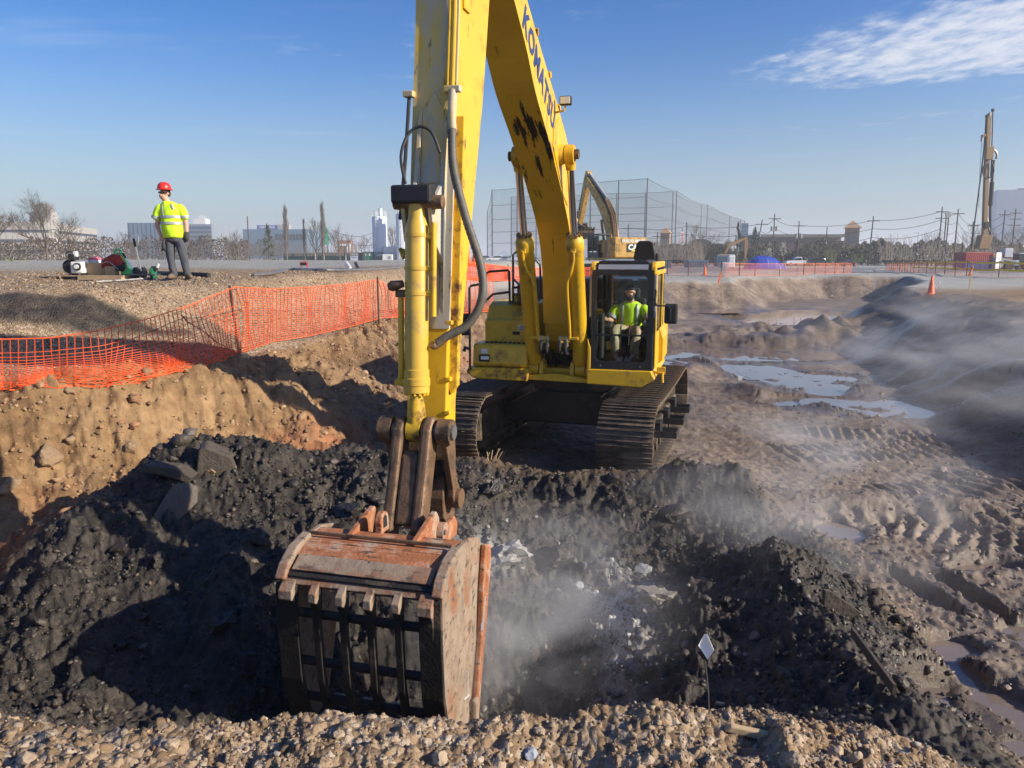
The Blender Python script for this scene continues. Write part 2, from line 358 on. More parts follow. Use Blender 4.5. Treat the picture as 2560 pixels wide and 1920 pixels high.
def billow(x, y, f, oct=3, gain=0.5, seed=0):
    s = 0; a = 1.0
    for i in range(oct):
        s = s + a * (1 - 2 * np.abs(pnoise(x * f + 5.3 * i, y * f + 3.7 * i, seed + i))); f *= 2.1; a *= gain
    return s
def sst(t): t = np.clip(t, 0, 1); return t * t * (3 - 2 * t)
def seg_d(x, y, a, b):
    ax, ay = a; bx, by = b; dx, dy = bx - ax, by - ay
    t = np.clip(((x - ax) * dx + (y - ay) * dy) / (dx * dx + dy * dy + 1e-9), 0, 1)
    return np.hypot(x - ax - t * dx, y - ay - t * dy), t
def poly_sd(x, y, P):
    """signed distance, inside positive; also the index of the nearest edge"""
    d = np.full_like(x, 1e9); ins = np.zeros(x.shape, bool)
    n = len(P)
    for i in range(n):
        a = P[i]; b = P[(i + 1) % n]
        d = np.minimum(d, seg_d(x, y, a, b)[0])
        c = ((a[1] > y) != (b[1] > y)) & (x < (b[0] - a[0]) * (y - a[1]) / (b[1] - a[1] + 1e-12) + a[0])
        ins ^= c
    return np.where(ins, d, -d)
EXC = [(-7.6, 10.3), (-6.4, 11.4), (-4.9, 13.2), (-4.0, 16.5), (-3.6, 20), (-1, 25), (3, 34), (8.4, 46.5), (13.6, 48.5), (16, 56), (24, 62), (31, 61),
       (27, 50), (19.5, 38), (15.2, 27), (12.7, 19.0), (10.8, 11.5), (10.2, 7.0), (8.5, 3.4), (5.5, 1.5), (3.2, 1.3), (2.1, 1.95), (1.62, 2.30), (1.2, 2.46), (0.4, 2.46), (-0.6, 2.44), (-1.4, 2.42), (-2.0, 2.55),
       (-3.4, 3.0), (-6.2, 4.4), (-8.2, 7.5)]
DARK = [(-7.2, 3.2), (-5.6, 6.2), (-4.7, 7.4), (-4.1, 8.9), (-1.6, 10.4), (2.9, 9.7), (3.7, 8.4), (3.5, 6.6), (3.2, 4.9), (2.9, 3.2), (1.6, 2.7), (-2, 2.5)]
PUD = [(7.4, 20.2, .75, 2.3, .1, -1.64), (6.55, 21.8, .45, 1.3, 0, -1.64), (8.6, 20.6, .7, .6, 0, -1.64), (8.3, 16.2, 1.5, 1.0, -.35, -1.62), (6.6, 17.0, .9, .5, 0, -1.64), (9.3, 18.6, .8, .5, 0, -1.62),
       (7.6, 25.6, 3.4, 1.5, 0, -1.60), (4.9, 23.0, .9, .9, 0, -1.62), (13.6, 40, 2.2, 3.0, 0, -1.60), (10.8, 43, 1.6, 1.6, 0, -1.40), (17.0, 43, 2.6, 2.4, 0, -1.60),
       (3.35, 5.02, .46, .46, .3, -1.69), (4.02, 7.1, .10, .45, .15, -1.70), (4.42, 7.0, .10, .42, .15, -1.70), (3.75, 6.05, .2, .18, 0, -1.70), (3.55, 5.75, .14, .3, .2, -1.7), (3.9, 8.75, .22, .3, 0, -1.66), (5.0, 7.7, .4, .2, .2, -1.68), (4.55, 6.1, .25, .3, 0, -1.68), (5.6, 9.9, .5, .22, .3, -1.66)]
CLODS = None
def base_h(x, y):
    wob = fbm(x, y, 0.55, 3, 0.5, 11)
    dn = poly_sd(x, y, EXC)
    near = sst((6.0 - y) / 2.5) * sst((5.5 - np.abs(x)) / 3.0)
    d = dn + wob * (0.32 - 0.24 * near)
    # outer grade with the raised bank on the left
    bank = sst((-2.2 - x + 0.12 * (y - 20)) / 2.5) * sst((y - 6.2) / 3.0)
    rise = sst((-dn - 0.15 + 0.25 * wob) / 1.9) * bank
    far = sst((y - 60) / 70)
    low = sst((y - 62) / 45) * sst((x + 20) / 30)
    g = -0.10 - 0.55 * low + 0.16 * sst((y - 6) / 40) + rise * (1.17 - 0.87 * far) + 0.10 * fbm(x, y, 0.16, 3, 0.5, 3) * sst((y - 3) / 6)
    # grey stone berm behind the man
    db, _ = seg_d(x, y, (-40, 36), (-1.5, 48)); g = g + 0.05 * np.exp(-(db / 2.6) ** 2) * (0.8 + 0.4 * fbm(x, y, 0.5, 2, 0.5, 8))
    # right hand spoil bank
    dr, tr = seg_d(x, y, (12.6, 10), (22, 38)); g = g + (0.78 - 0.75 * tr) * np.exp(-(dr / 4.0) ** 2) * sst(-dn / 1.2 + 0.4)
    # near lip of gravel
    g = np.where(near > 0, g + near * (0.105 - 0.20 * sst((x - 0.8) / 1.1) + 0.045 * fbm(x, y, 1.5, 3, 0.5, 21)
        + 0.035 * np.exp(-((x - 0.45) ** 2 / 0.06 + (y - 2.40) ** 2 / 0.03)) + 0.05 * np.exp(-((x + 1.75) ** 2 / 0.05 + (y - 2.6) ** 2 / 0.06))
        - 0.10 * np.exp(-((x - 0.17) ** 2 / 0.02 + (y - 2.18) ** 2 / 0.03)) - 0.05 * np.exp(-((x - 0.75) ** 2 / 0.02 + (y - 2.33) ** 2 / 0.01))
        + 0.06 * np.exp(-((x - 0.92) ** 2 / 0.005 + (y - 2.33) ** 2 / 0.01))), g)
    # floor of the dig
    f = np.full_like(x, -1.62) + 0.05 * fbm(x, y, 0.45, 3, 0.5, 31) + 0.30 * sst((y - 30) / 16)*sst((14-x)/6)
    pit = sst((9.5 - y) / 2.7) * sst((2.2 - x + 0.25 * (y - 5)) / 1.5) * sst((y - 1.5) / 1.0)
    f = f - 0.88 * pit
    db, _ = seg_d(x, y, (-2.4, 10.5), (2.9, 9.55)); f = f + (0.40 + 0.14 * wob) * np.exp(-(db / 0.42) ** 2)
    # ridges of churned mud on the right
    for a, b, h, w in (((4.5, 28.5), (13, 28.0), .55, 1.1), ((11.5, 29.5), (15, 31.5), .75, 1.3), ((5, 31), (11, 33), .35, 1.5), ((4.8, 18.5), (9, 14.6), .28, .55), ((3.6, 17), (5.8, 24), .2, .5), ((6.0, 45.5), (13, 46.5), .3, 1.5),
                       ((3.9, 9.8), (6.5, 9.0), .25, .4), ((8.1, 18.3), (9.5, 18.0), .24, .35)):
        dd, _ = seg_d(x, y, a, b); f = f + h * (0.75 + 0.5 * fbm(x, y, 0.9, 2, 0.5, 37)) * np.exp(-(dd / w) ** 2)
    # stacked black spoil, left
    def heap(a, b, za, zb, k, r0):
        dd, t = seg_d(x, y, a, b); w2 = 0.30 * wob
        return za + (zb - za) * t + 0.25 * wob - k * np.maximum(0, dd - r0 + 0.25 * w2)
    def smax(p, q, k=0.14): h = np.clip(0.5 + 0.5 * (q - p) / k, 0, 1); return p * (1 - h) + q * h + k * h * (1 - h)
    f = smax(f, heap((-3.75, 8.35), (-1.5, 8.7), -0.66, -0.72, 0.56, 0.25))
    f = smax(f, heap((-2.9, 7.6), (-2.35, 6.2), -1.0, -1.55, 0.75, 0.15))
    f = smax(f, heap((-1.3, 8.7), (0.6, 8.9), -0.95, -1.35, 0.6, 0.2))
    f = smax(f, heap((2.42, 6.6), (2.38, 4.3), -1.02, -1.20, 0.60, 0.05))
    f = smax(f, heap((0.55, 7.9), (0.95, 7.8), -1.72, -1.7, 0.7, 0.1))
    w = 2.7 + 0 * x
    w = w - 1.55 * sst((4.6 - y) / 1.4) * sst((2.3 - x) / 1.3) + 0.9 * sst((y - 13) / 5) * sst((2 - x) / 3) + 0.6 * sst((x - 5) / 3) * sst((y - 5) / 3)
    w = w - 0.9 * sst((y - 40) / 5) - 0.5 * sst((12.5 - y) / 2) * sst((-3 - x) / 1.5)
    t = d / w
    s = np.clip(t, 0, 1); s = 0.55 * s + 0.45 * s * s * (3 - 2 * s)
    z = g * (1 - s) + f * s
    return z, dn, near, wob
def ground(x, y, detail=True, want_zone=False):
    x = np.asarray(x, float); y = np.asarray(y, float)
    z, dn, near, wob = base_h(x, y)
    dk = sst((poly_sd(x, y, DARK) + 0.25 * wob + 0.25) / 0.6) * (dn > -0.3)
    ins = sst(dn / 0.8)
    slope_left = sst(dn / 0.5) * sst((3.6 - dn) / 1.0) * sst((-1.0 - x + 0.2 * (y - 13)) / 1.5) * (1 - dk)
    mudR = ins * (1 - dk) * sst((x - 1.5) / 1.5)
    pudm = np.zeros_like(x); wetm = np.zeros_like(x); lvl = np.full_like(x, -9.0)
    for (cx, cy, rx, ry, rot, lv) in PUD:
        c, s_ = math.cos(rot), math.sin(rot); X = (x - cx) * c + (y - cy) * s_; Yy = -(x - cx) * s_ + (y - cy) * c
        q = (X / rx) ** 2 + (Yy / ry) ** 2; mk = sst((1.75 - q - 0.55 * wob) / 0.9)
        pudm = np.maximum(pudm, mk); wetm = np.maximum(wetm, 0.8 * sst((3.6 - q - 0.8 * wob) / 1.6)); lvl = np.where(mk > 0.02, lv, lvl)
    fade = np.clip(22.0 / np.maximum(np.hypot(x, y), 1), 0, 1)
    if detail:
        amp_c = 0.026 + 0.048 * dk * (0.25 + 1.15 * sst((fbm(x, y, 0.8, 2, 0.5, 45) + 0.35) / 0.6)) + 0.066 * slope_left + 0.004 * mudR
        farm = sst((70 - y) / 40)
        amp_c = amp_c * farm * (1 - 0.6 * near)
        n1 = fbm(x, y, 1.7, 3, 0.55, 41); n2 = billow(x, y, 4.2, 3, 0.55, 51); n3 = fbm(x, y, 14.0, 2, 0.55, 61)
        rr = np.maximum(np.hypot(x, y), 1); z = z + amp_c * (0.9 * n1 * np.clip(22 / rr, 0, 1) + 0.75 * n2 * np.clip(10.5 / rr, 0, 1)) + (0.010 + 0.020 * dk + 0.017 * slope_left) * n3 * np.clip(8.5 / rr, 0, 1) ** 1.5 * farm
        z = z + near * (0.012 * billow(x, y, 9, 2, 0.5, 71) + 0.006 * fbm(x, y, 34, 2, 0.6, 75))
        # tooth marks down the left face
        run = (x * 0.80 + y * 0.60); gro = np.abs(((run * 1.9 + 0.35 * wob) % 1.0) - 0.5) * 2
        z = z + slope_left * 0.10 * (np.clip(gro * 1.9, 0, 1) - 0.5) * (0.3 + sst(fbm(x, y, 0.5, 2, 0.5, 81) + 0.55))
        # crawler imprints in the mud
        for (a, b, wd, sp) in (((3.1, 10.2), (5.6, 17.5), .55, .20), ((4.6, 9.8), (7.4, 11.0), .55, .2), ((4.2, 12.2), (8.2, 12.8), .6, .21), ((5.4, 8.2), (7.6, 9.8), .5, .2), ((8, 29.8), (12, 33.0), .7, .25), ((4.6, 18.8), (6.2, 23), .5, .22), ((6.2, 12.0), (7.6, 15.5), .5, .2), ((4.4, 8.9), (6.4, 7.6), .45, .19), ((3.0, 11.2), (3.9, 14.5), .3, .2), ((5.4, 14.0), (7.6, 13.4), .5, .2)):
            dd, t = seg_d(x, y, a, b); ln = math.hypot(b[0] - a[0], b[1] - a[1])
            z = z + 0.040 * sst((n1 + 0.75) / 0.9) * np.sin(t * ln / sp * 2 * np.pi + 1.2 * wob) * sst((wd - dd) / 0.12) * sst((t * (1 - t)) * 20) * (1 - pudm)
        for k in range(6):    # deep tyre lug pits near the right edge
            cx, cy = 4.0 + 0.27 * k, 9.15 - 0.05 * k; z = z - 0.09 * np.exp(-(((x - cx) / 0.10) ** 2 + ((y - cy) / 0.26) ** 2))
    # puddle beds
    zl = lvl - 0.050 + 0.075 * fbm(x, y, 1.1, 2, 0.5, 91) + 0.045 * fbm(x, y, 3.4, 2, 0.5, 95)
    z = np.where(pudm > 0, z * (1 - pudm) + np.minimum(z, zl) * pudm, z)
    if not want_zone: return z
    pd1, pt1 = seg_d(x, y, (-10.5, 10.9), (-7.1, 12.62)); pd2, pt2 = seg_d(x, y, (-7.1, 12.62), (-5.7, 13.55)); shadow_patch = np.maximum(sst((0.58 - 0.06 * pt1 - pd1 + 0.2 * wob) / 0.22), sst((0.52 - 0.34 * pt2 - pd2 + 0.2 * wob) / 0.22)) * (dn < -0.1)
    dk = np.maximum(dk, shadow_patch * 0.97)  # embankment patch: boom shadow and black gravel tone painted into the soil colour
    dk = np.maximum(dk, 0.62 * ins * sst((x - 6.9 - 0.24 * (y - 11)) / 1.2) * sst((y - 7.5) / 3) * sst((46 - y) / 6))
    gravel = (1 - sst((dn + 0.10 + 0.1 * wob) / 0.35)) * sst((75 - y) / 20) * np.where(x > 5, 0.25, 1.0) * sst((18 - x) / 6)
    gravel = np.maximum(gravel, near * (1 - dk) * (dn < 0.6))
    grey = sst((y - 26 - 0.3 * x) / 9) * (1 - ins)
    red = sst((fbm(x, y, 0.6, 3, 0.5, 101) + 0.15) / 0.4) * slope_left * sst((dn - 1.3) / 0.9)
    mud = np.maximum(ins * sst((x + 1.0) / 2.0) * (1 - dk), 0.35 * ins * sst((y - 11.5) / 3) * sst((x + 4) / 2))
    white = np.exp(-(((x - 0.98 - 0.12 * (y - 6.6)) / 0.24) ** 2 + ((y - 6.7) / 0.95) ** 2)) * sst((fbm(x, y, 2.2, 3, 0.5, 111) + 0.7) / 0.6)
    white = np.maximum(white, 0.8 * np.exp(-(((x + 0.30) / 0.30) ** 2 + ((y - 7.75) / 0.25) ** 2)))
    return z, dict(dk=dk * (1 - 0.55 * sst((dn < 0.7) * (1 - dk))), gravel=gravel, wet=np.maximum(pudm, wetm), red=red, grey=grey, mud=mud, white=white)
def gz(x, y): return float(ground(np.array([x]), np.array([y]))[0])

def make_ground():
    th = np.concatenate([np.linspace(-100, -42, 26)[:-1], np.linspace(-42, 42, 800), np.linspace(42, 100, 26)[1:]])
    r = np.concatenate([np.geomspace(0.3, 1.7, 10)[:-1], np.linspace(1.7, 3.2, 120)[:-1], np.linspace(3.2, 5.0, 60)[:-1], np.geomspace(5.0, 13, 270)[:-1], np.geomspace(13, 32, 170)[:-1], np.geomspace(32, 75, 80)[:-1], np.geomspace(75, 4000, 60)])
    T, Rr = np.meshgrid(np.radians(th), r); x = Rr * np.sin(T); y = Rr * np.cos(T)
    z, zn = ground(x.ravel(), y.ravel(), True, True)
    n, m_ = x.shape; idx = np.arange(n * m_).reshape(n, m_)
    q = np.stack([idx[:-1, :-1], idx[:-1, 1:], idx[1:, 1:], idx[1:, :-1]], -1).reshape(-1, 4)
    me = bpy.data.meshes.new('ground'); me.vertices.add(n * m_); me.loops.add(q.size); me.polygons.add(len(q))
    me.vertices.foreach_set('co', np.stack([x.ravel(), y.ravel(), z], 1).astype(np.float32).ravel())
    me.loops.foreach_set('vertex_index', q[:, ::-1].astype(np.int32).ravel())
    me.polygons.foreach_set('loop_start', np.arange(0, q.size, 4, dtype=np.int32))
    me.polygons.foreach_set('use_smooth', np.ones(len(q), bool)); me.update(); me.validate()
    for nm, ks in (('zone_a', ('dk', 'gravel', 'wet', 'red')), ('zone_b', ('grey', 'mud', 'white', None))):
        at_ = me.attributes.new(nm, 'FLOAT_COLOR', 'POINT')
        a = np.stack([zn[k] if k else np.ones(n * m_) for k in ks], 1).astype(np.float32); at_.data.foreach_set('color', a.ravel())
    o = bpy.data.objects.new('ground', me); COL.objects.link(o); o['kind'] = 'structure'
    me.materials.append(M['soil']); return o
def soil_material():
    m_ = bpy.data.materials.new('soil'); m_.use_nodes = True; nt = m_.node_tree; N = nt.nodes; L = nt.links; b = N['Principled BSDF']
    tc = N.new('ShaderNodeTexCoord'); co = tc.outputs['Object']
    def noise(s, d=5, r=0.6):
        n = N.new('ShaderNodeTexNoise'); n.inputs['Scale'].default_value = s; n.inputs['Detail'].default_value = d; n.inputs['Roughness'].default_value = r; L.new(co, n.inputs['Vector']); return n
    def ramp(v, stops):
        n = N.new('ShaderNodeValToRGB'); L.new(v, n.inputs[0]); e = n.color_ramp.elements
        while len(e) < len(stops): e.new(0.5)
        for k, (p, c) in enumerate(stops): e[k].position = p; e[k].color = (*c, 1)
        return n.outputs[0]
    def mix(f, a, c, bt='MIX'):
        n = N.new('ShaderNodeMix'); n.data_type = 'RGBA'; n.blend_type = bt
        if isinstance(f, float): n.inputs[0].default_value = f
        else: L.new(f, n.inputs[0])
        L.new(a, n.inputs[6])
        if isinstance(c, tuple): n.inputs[7].default_value = (*c, 1)
        else: L.new(c, n.inputs[7])
        return n.outputs[2]
    def mth(op, a, c=None):
        n = N.new('ShaderNodeMath'); n.operation = op; n.use_clamp = op in ('ADD', 'MULTIPLY', 'SUBTRACT')
        for i, v in enumerate((a, c)):
            if v is None: continue
            if isinstance(v, (int, float)): n.inputs[i].default_value = v
            else: L.new(v, n.inputs[i])
        return n.outputs[0]
    n_big = noise(0.8, 6, 0.6).outputs['Fac']; n_mid = noise(4.5, 6, 0.65).outputs['Fac']; n_fine = noise(24, 5, 0.7).outputs['Fac']
    A = N.new('ShaderNodeAttribute'); A.attribute_name = 'zone_a'; sa = N.new('ShaderNodeSeparateColor'); L.new(A.outputs['Color'], sa.inputs[0])
    Bq = N.new('ShaderNodeAttribute'); Bq.attribute_name = 'zone_b'; sb = N.new('ShaderNodeSeparateColor'); L.new(Bq.outputs['Color'], sb.inputs[0])
    tan = ramp(mth('ADD', mth('MULTIPLY', n_big, 0.5), mth('MULTIPLY', n_mid, 0.5)), [(0.30, (.085, .047, .022)), (0.45, (.205, .122, .057)), (0.64, (.36, .235, .120))])
    vo = N.new('ShaderNodeTexVoronoi'); vo.inputs['Scale'].default_value = 32; L.new(co, vo.inputs['Vector'])
    sv = N.new('ShaderNodeSeparateColor'); L.new(vo.outputs['Color'], sv.inputs[0])
    grav = ramp(sv.outputs[0], [(0.0, (.14, .095, .060)), (0.35, (.27, .19, .12)), (0.7, (.37, .28, .19)), (1.0, (.50, .42, .33))])
    grav = mix(mth('MULTIPLY', n_mid, 0.55), grav, tan)
    greyc = ramp(sv.outputs[1], [(0.0, (.20, .20, .18)), (0.5, (.32, .32, .285)), (1.0, (.45, .44, .40))])
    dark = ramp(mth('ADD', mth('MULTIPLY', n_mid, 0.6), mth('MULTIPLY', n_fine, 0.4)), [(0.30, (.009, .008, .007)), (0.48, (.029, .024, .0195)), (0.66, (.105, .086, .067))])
    mud = ramp(mth('ADD', mth('MULTIPLY', n_big, 0.45), mth('MULTIPLY', n_mid, 0.55)), [(0.30, (.062, .046, .033)), (0.48, (.172, .130, .095)), (0.66, (.315, .25, .188))])
    redc = ramp(n_mid, [(0.3, (.26, .085, .035)), (0.7, (.44, .20, .10))])
    wht = ramp(n_fine, [(0.3, (.20, .20, .19)), (0.7, (.62, .61, .58))])
    c = mix(sa.outputs[1], tan, grav); c = mix(sb.outputs[0], c, greyc); c = mix(mth('MULTIPLY', A.outputs['Alpha'], 0.7), c, redc)
    c = mix(sb.outputs[1], c, mud)
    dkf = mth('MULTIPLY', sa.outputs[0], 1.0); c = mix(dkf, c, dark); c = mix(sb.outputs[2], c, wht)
    c = mix(mth('MULTIPLY', sa.outputs[2], 0.62), c, (.085, .066, .052))
    L.new(c, b.inputs['Base Color'])
    rg = N.new('ShaderNodeMapRange'); L.new(mth('ADD', mth('MULTIPLY', sb.outputs[1], 0.55), mth('ADD', sa.outputs[2], mth('MULTIPLY', sa.outputs[0], 0.45))), rg.inputs['Value'])
    rg.inputs['To Min'].default_value = 0.95; rg.inputs['To Max'].default_value = 0.30
    rr = mth('ADD', rg.outputs[0], mth('MULTIPLY', mth('SUBTRACT', n_fine, 0.5), 0.3)); L.new(rr, b.inputs['Roughness'])
    b.inputs['Specular IOR Level'].default_value = 0.35
    h = mth('ADD', mth('MULTIPLY', n_fine, 0.5), mth('MULTIPLY', n_mid, 0.5))
    bp = N.new('ShaderNodeBump'); bp.inputs['Strength'].default_value = 0.7; bp.inputs['Distance'].default_value = 0.05; L.new(h, bp.inputs['Height'])
    vb = N.new('ShaderNodeBump'); vb.inputs['Distance'].default_value = 0.03; vb.invert = True; L.new(mth('MULTIPLY', sa.outputs[1], 0.8), vb.inputs['Strength'])
    L.new(vo.outputs['Distance'], vb.inputs['Height']); L.new(bp.outputs[0], vb.inputs['Normal']); L.new(vb.outputs[0], b.inputs['Normal'])
    M['soil'] = m_
soil_material()
make_ground()
def water_material():
    m_ = mat('water', (.20, .155, .125), rough=0.035, var=0.15, scale=1.2, bump=0.06, bscale=3.0, spec=0.6); return m_
water_material()
for ip, (cx, cy, rx, ry, rot, lv) in enumerate(PUD):
    mb = MB(); n = 28; lv = lv - 0.003 * (ip % 7)
    ring = [(cx + math.cos(rot) * rx * 1.35 * math.cos(t) - math.sin(rot) * ry * 1.35 * math.sin(t), cy + math.sin(rot) * rx * 1.35 * math.cos(t) + math.cos(rot) * ry * 1.35 * math.sin(t), lv) for t in np.linspace(0, 2 * math.pi, n, endpoint=False)]
    o = mb.add(ring, [tuple(range(n))]).build('puddle', 'water'); o['kind'] = 'structure'
# ------------------------------------------------------------------ loose stones and clods (nobody could count them)
def rock_variants(sub, k, seed, rough):
    out = []
    for i in range(k):
        bm = bmesh.new(); bmesh.ops.create_icosphere(bm, subdivisions=sub, radius=1.0)
        r = np.random.default_rng(seed + i); co = np.array([v.co[:] for v in bm.verts])
        sc = r.uniform(0.65, 1.15, 3); co = co * (1 + r.normal(0, rough, (len(co), 1))) * sc
        for _ in range(3):   # chop flat facets
            nrm = r.normal(size=3); nrm /= np.linalg.norm(nrm); dd = co @ nrm; cut = r.uniform(0.5, 0.8); over = np.maximum(dd - cut, 0); co = co - over[:, None] * nrm
        fs = np.array([[v.index for v in f.verts] for f in bm.faces]); bm.free(); out.append((co, fs))
    return out
VAR1 = rock_variants(2, 7, 100, 0.09); VAR0 = rock_variants(1, 7, 200, 0.12); CLOD1 = rock_variants(2, 7, 300, 0.24); CLOD0 = rock_variants(1, 9, 400, 0.26)
def scatter(name, label, x, y, size, mat_, variants, cols, sink=0.35, flat=0.8, z=None, seed=0):
    r = np.random.default_rng(seed); n = len(x); z = ground(x, y) if z is None else z
    k = r.integers(0, len(variants), n); V = []; F = []; C = []; off = 0
    q = r.normal(size=(n, 4)); q /= np.linalg.norm(q, axis=1)[:, None]; w, a, b_, c = q.T
    Rm = np.stack([1 - 2 * (b_ * b_ + c * c), 2 * (a * b_ - c * w), 2 * (a * c + b_ * w), 2 * (a * b_ + c * w), 1 - 2 * (a * a + c * c), 2 * (b_ * c - a * w), 2 * (a * c - b_ * w), 2 * (b_ * c + a * w), 1 - 2 * (a * a + b_ * b_)], 1).reshape(n, 3, 3)
    ci = r.random((n, 1)); cj = r.random((n, 1)); cols = np.array(cols)
    colr = (cols[r.integers(0, len(cols), n)]) * (0.75 + 0.5 * ci)
    for i, (co, fs) in enumerate(variants):
        sel = np.where(k == i)[0]
        if not len(sel): continue
        P = np.einsum('nij,vj->nvi', Rm[sel], co) * size[sel][:, None, None]; P[:, :, 2] *= flat
        P += np.stack([x[sel], y[sel], z[sel] + size[sel] * (0.55 - sink)], 1)[:, None, :]
        nv = len(co); V.append(P.reshape(-1, 3)); F.append((fs[None] + (off + np.arange(len(sel)) * nv)[:, None, None]).reshape(-1, 3))
        C.append(np.repeat(colr[sel], nv, axis=0)); off += nv * len(sel)
    V = np.concatenate(V); F = np.concatenate(F); C = np.concatenate(C)
    me = bpy.data.meshes.new(name); me.vertices.add(len(V)); me.loops.add(F.size); me.polygons.add(len(F))
    me.vertices.foreach_set('co', V.astype(np.float32).ravel()); me.loops.foreach_set('vertex_index', F.astype(np.int32).ravel())
    me.polygons.foreach_set('loop_start', np.arange(0, F.size, 3, dtype=np.int32)); me.update()
    a_ = me.attributes.new('tint', 'FLOAT_COLOR', 'POINT'); a_.data.foreach_set('color', np.concatenate([C, np.ones((len(C), 1))], 1).astype(np.float32).ravel())
    me.materials.append(M[mat_]); o = bpy.data.objects.new(name, me); COL.objects.link(o)
    return tag(o, label, 'ground cover', kind='stuff')
def stone_mat(name, rough, bump):
    m_ = bpy.data.materials.new(name); m_.use_nodes = True; nt = m_.node_tree; N = nt.nodes; L = nt.links; b = N['Principled BSDF']
    A = N.new('ShaderNodeAttribute'); A.attribute_name = 'tint'; tc = N.new('ShaderNodeTexCoord')
    n = N.new('ShaderNodeTexNoise'); n.inputs['Scale'].default_value = 35; n.inputs['Detail'].default_value = 4; L.new(tc.outputs['Object'], n.inputs['Vector'])
    r = N.new('ShaderNodeMapRange'); r.inputs['To Min'].default_value = 0.55; r.inputs['To Max'].default_value = 1.35; L.new(n.outputs['Fac'], r.inputs['Value'])
    mx = N.new('ShaderNodeMix'); mx.data_type = 'RGBA'; mx.blend_type = 'MULTIPLY'; mx.inputs[0].default_value = 1; L.new(A.outputs['Color'], mx.inputs[6]); L.new(r.outputs[0], mx.inputs[7])
    L.new(mx.outputs[2], b.inputs['Base Color']); b.inputs['Roughness'].default_value = rough
    bp = N.new('ShaderNodeBump'); bp.inputs['Strength'].default_value = bump; bp.inputs['Distance'].default_value = 0.02; L.new(n.outputs['Fac'], bp.inputs['Height']); L.new(bp.outputs[0], b.inputs['Normal'])
    M[name] = m_
stone_mat('stone', 0.85, 0.5); stone_mat('clod', 0.46, 1.0)
TANS = [(.30, .20, .112), (.24, .155, .085), (.33, .235, .145), (.19, .12, .065), (.38, .295, .205), (.23, .155, .092)]
GRAVS = TANS + [(.26, .22, .18), (.15, .115, .08)]
DARKS = [(.030, .025, .020), (.045, .037, .029), (.020, .017, .0145), (.070, .056, .043), (.11, .088, .067)]
MUDS = [(.15, .11, .08), (.21, .16, .12), (.11, .082, .06)]
def pick(n, xa, xb, ya, yb, cond, seed):
    r = np.random.default_rng(seed); X = []; Yy = []; got = 0
    while got < n:
        x = r.uniform(xa, xb, n * 3); y = r.uniform(ya, yb, n * 3); k = cond(x, y, r.random(n * 3)); X.append(x[k]); Yy.append(y[k]); got += k.sum()
    return np.concatenate(X)[:n], np.concatenate(Yy)[:n]
def frustum(x, y, m_=0.72): return (np.abs(x) < m_ * (y + 0.8))
def dn(x, y): return poly_sd(x, y, EXC)
# near lip: pebbles, stones and a few fist sized ones
x, y = pick(16000, -2.6, 2.9, 1.5, 3.3, lambda x, y, q: frustum(x, y) & (dn(x, y) < 0.42) & (q < 0.35 + 0.65 * sst((fbm(x, y, 1.6, 2, .5, 5) + .45) / .7)), 1)
scatter('gravel', 'tan gravel and crumbled soil on the near lip of the dig', x, y, np.random.default_rng(2).lognormal(-5.25, 0.45, len(x)), 'stone', CLOD0, GRAVS, seed=2, sink=.45)
x, y = pick(900, -2.6, 2.9, 1.6, 3.2, lambda x, y, q: frustum(x, y) & (dn(x, y) < 0.3), 3)
scatter('gravel', 'larger pale stones mixed into the gravel on the near lip', x, y, np.random.default_rng(4).lognormal(-4.85, 0.45, len(x)), 'stone', CLOD0 + CLOD1[:3], TANS, seed=4, sink=.55)
# left bank and embankment gravel
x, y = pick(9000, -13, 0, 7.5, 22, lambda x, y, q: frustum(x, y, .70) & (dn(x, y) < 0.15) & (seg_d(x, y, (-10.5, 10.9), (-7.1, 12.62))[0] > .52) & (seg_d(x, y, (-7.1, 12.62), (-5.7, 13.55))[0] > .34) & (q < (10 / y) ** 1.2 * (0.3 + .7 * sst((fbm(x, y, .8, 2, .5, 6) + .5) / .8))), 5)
scatter('gravel', 'loose stones strewn over the embankment behind the orange fence', x, y, np.random.default_rng(6).lognormal(-3.95, 0.42, len(x)), 'stone', CLOD0, GRAVS, seed=6, sink=.5)
x, y = pick(5500, -9, -0.5, 5.5, 20, lambda x, y, q: frustum(x, y, .70) & (dn(x, y) > 0.1) & (poly_sd(x, y, DARK) < -0.1) & (dn(x, y) < 3.6), 7)
scatter('loose_soil', 'lumps of tan soil on the cut bank below the fence', x, y, np.random.default_rng(8).lognormal(-4.15, 0.6, len(x)), 'stone', CLOD1[:4], [(.29, .18, .095), (.36, .24, .135), (.22, .13, .065), (.34, .18, .09)], seed=8, sink=.55)
# black clods over the spoil heap and dig face
dcol = DARKS
x, y = pick(19000, -6.5, 3.4, 4.2, 10.6, lambda x, y, q: frustum(x, y, .72) & (poly_sd(x, y, DARK) > -0.15) & (q < 0.25 + .75 * sst((fbm(x, y, .9, 2, .5, 9) + .4) / .7)), 9)
scatter('black_clods', 'crumbly black soil clods on the spoil heap and the dig face', x, y, np.random.default_rng(10).lognormal(-4.4, 0.62, len(x)), 'clod', CLOD0, dcol, seed=10, sink=.5)
x, y = pick(2600, 2.0, 9.5, 3.4, 22, lambda x, y, q: frustum(x, y, .72) & (dn(x, y) > .4) & (poly_sd(x, y, DARK) < 0.2) & (q < (6 / y)) & ~((y > 10) & (x < 4.3 + .27*(y-10))), 11)
scatter('mud_clods', 'lumps of brown mud churned up beside the tracks', x, y, np.random.default_rng(12).lognormal(-4.0, 0.5, len(x)), 'clod', CLOD0, MUDS, seed=12, sink=.55)
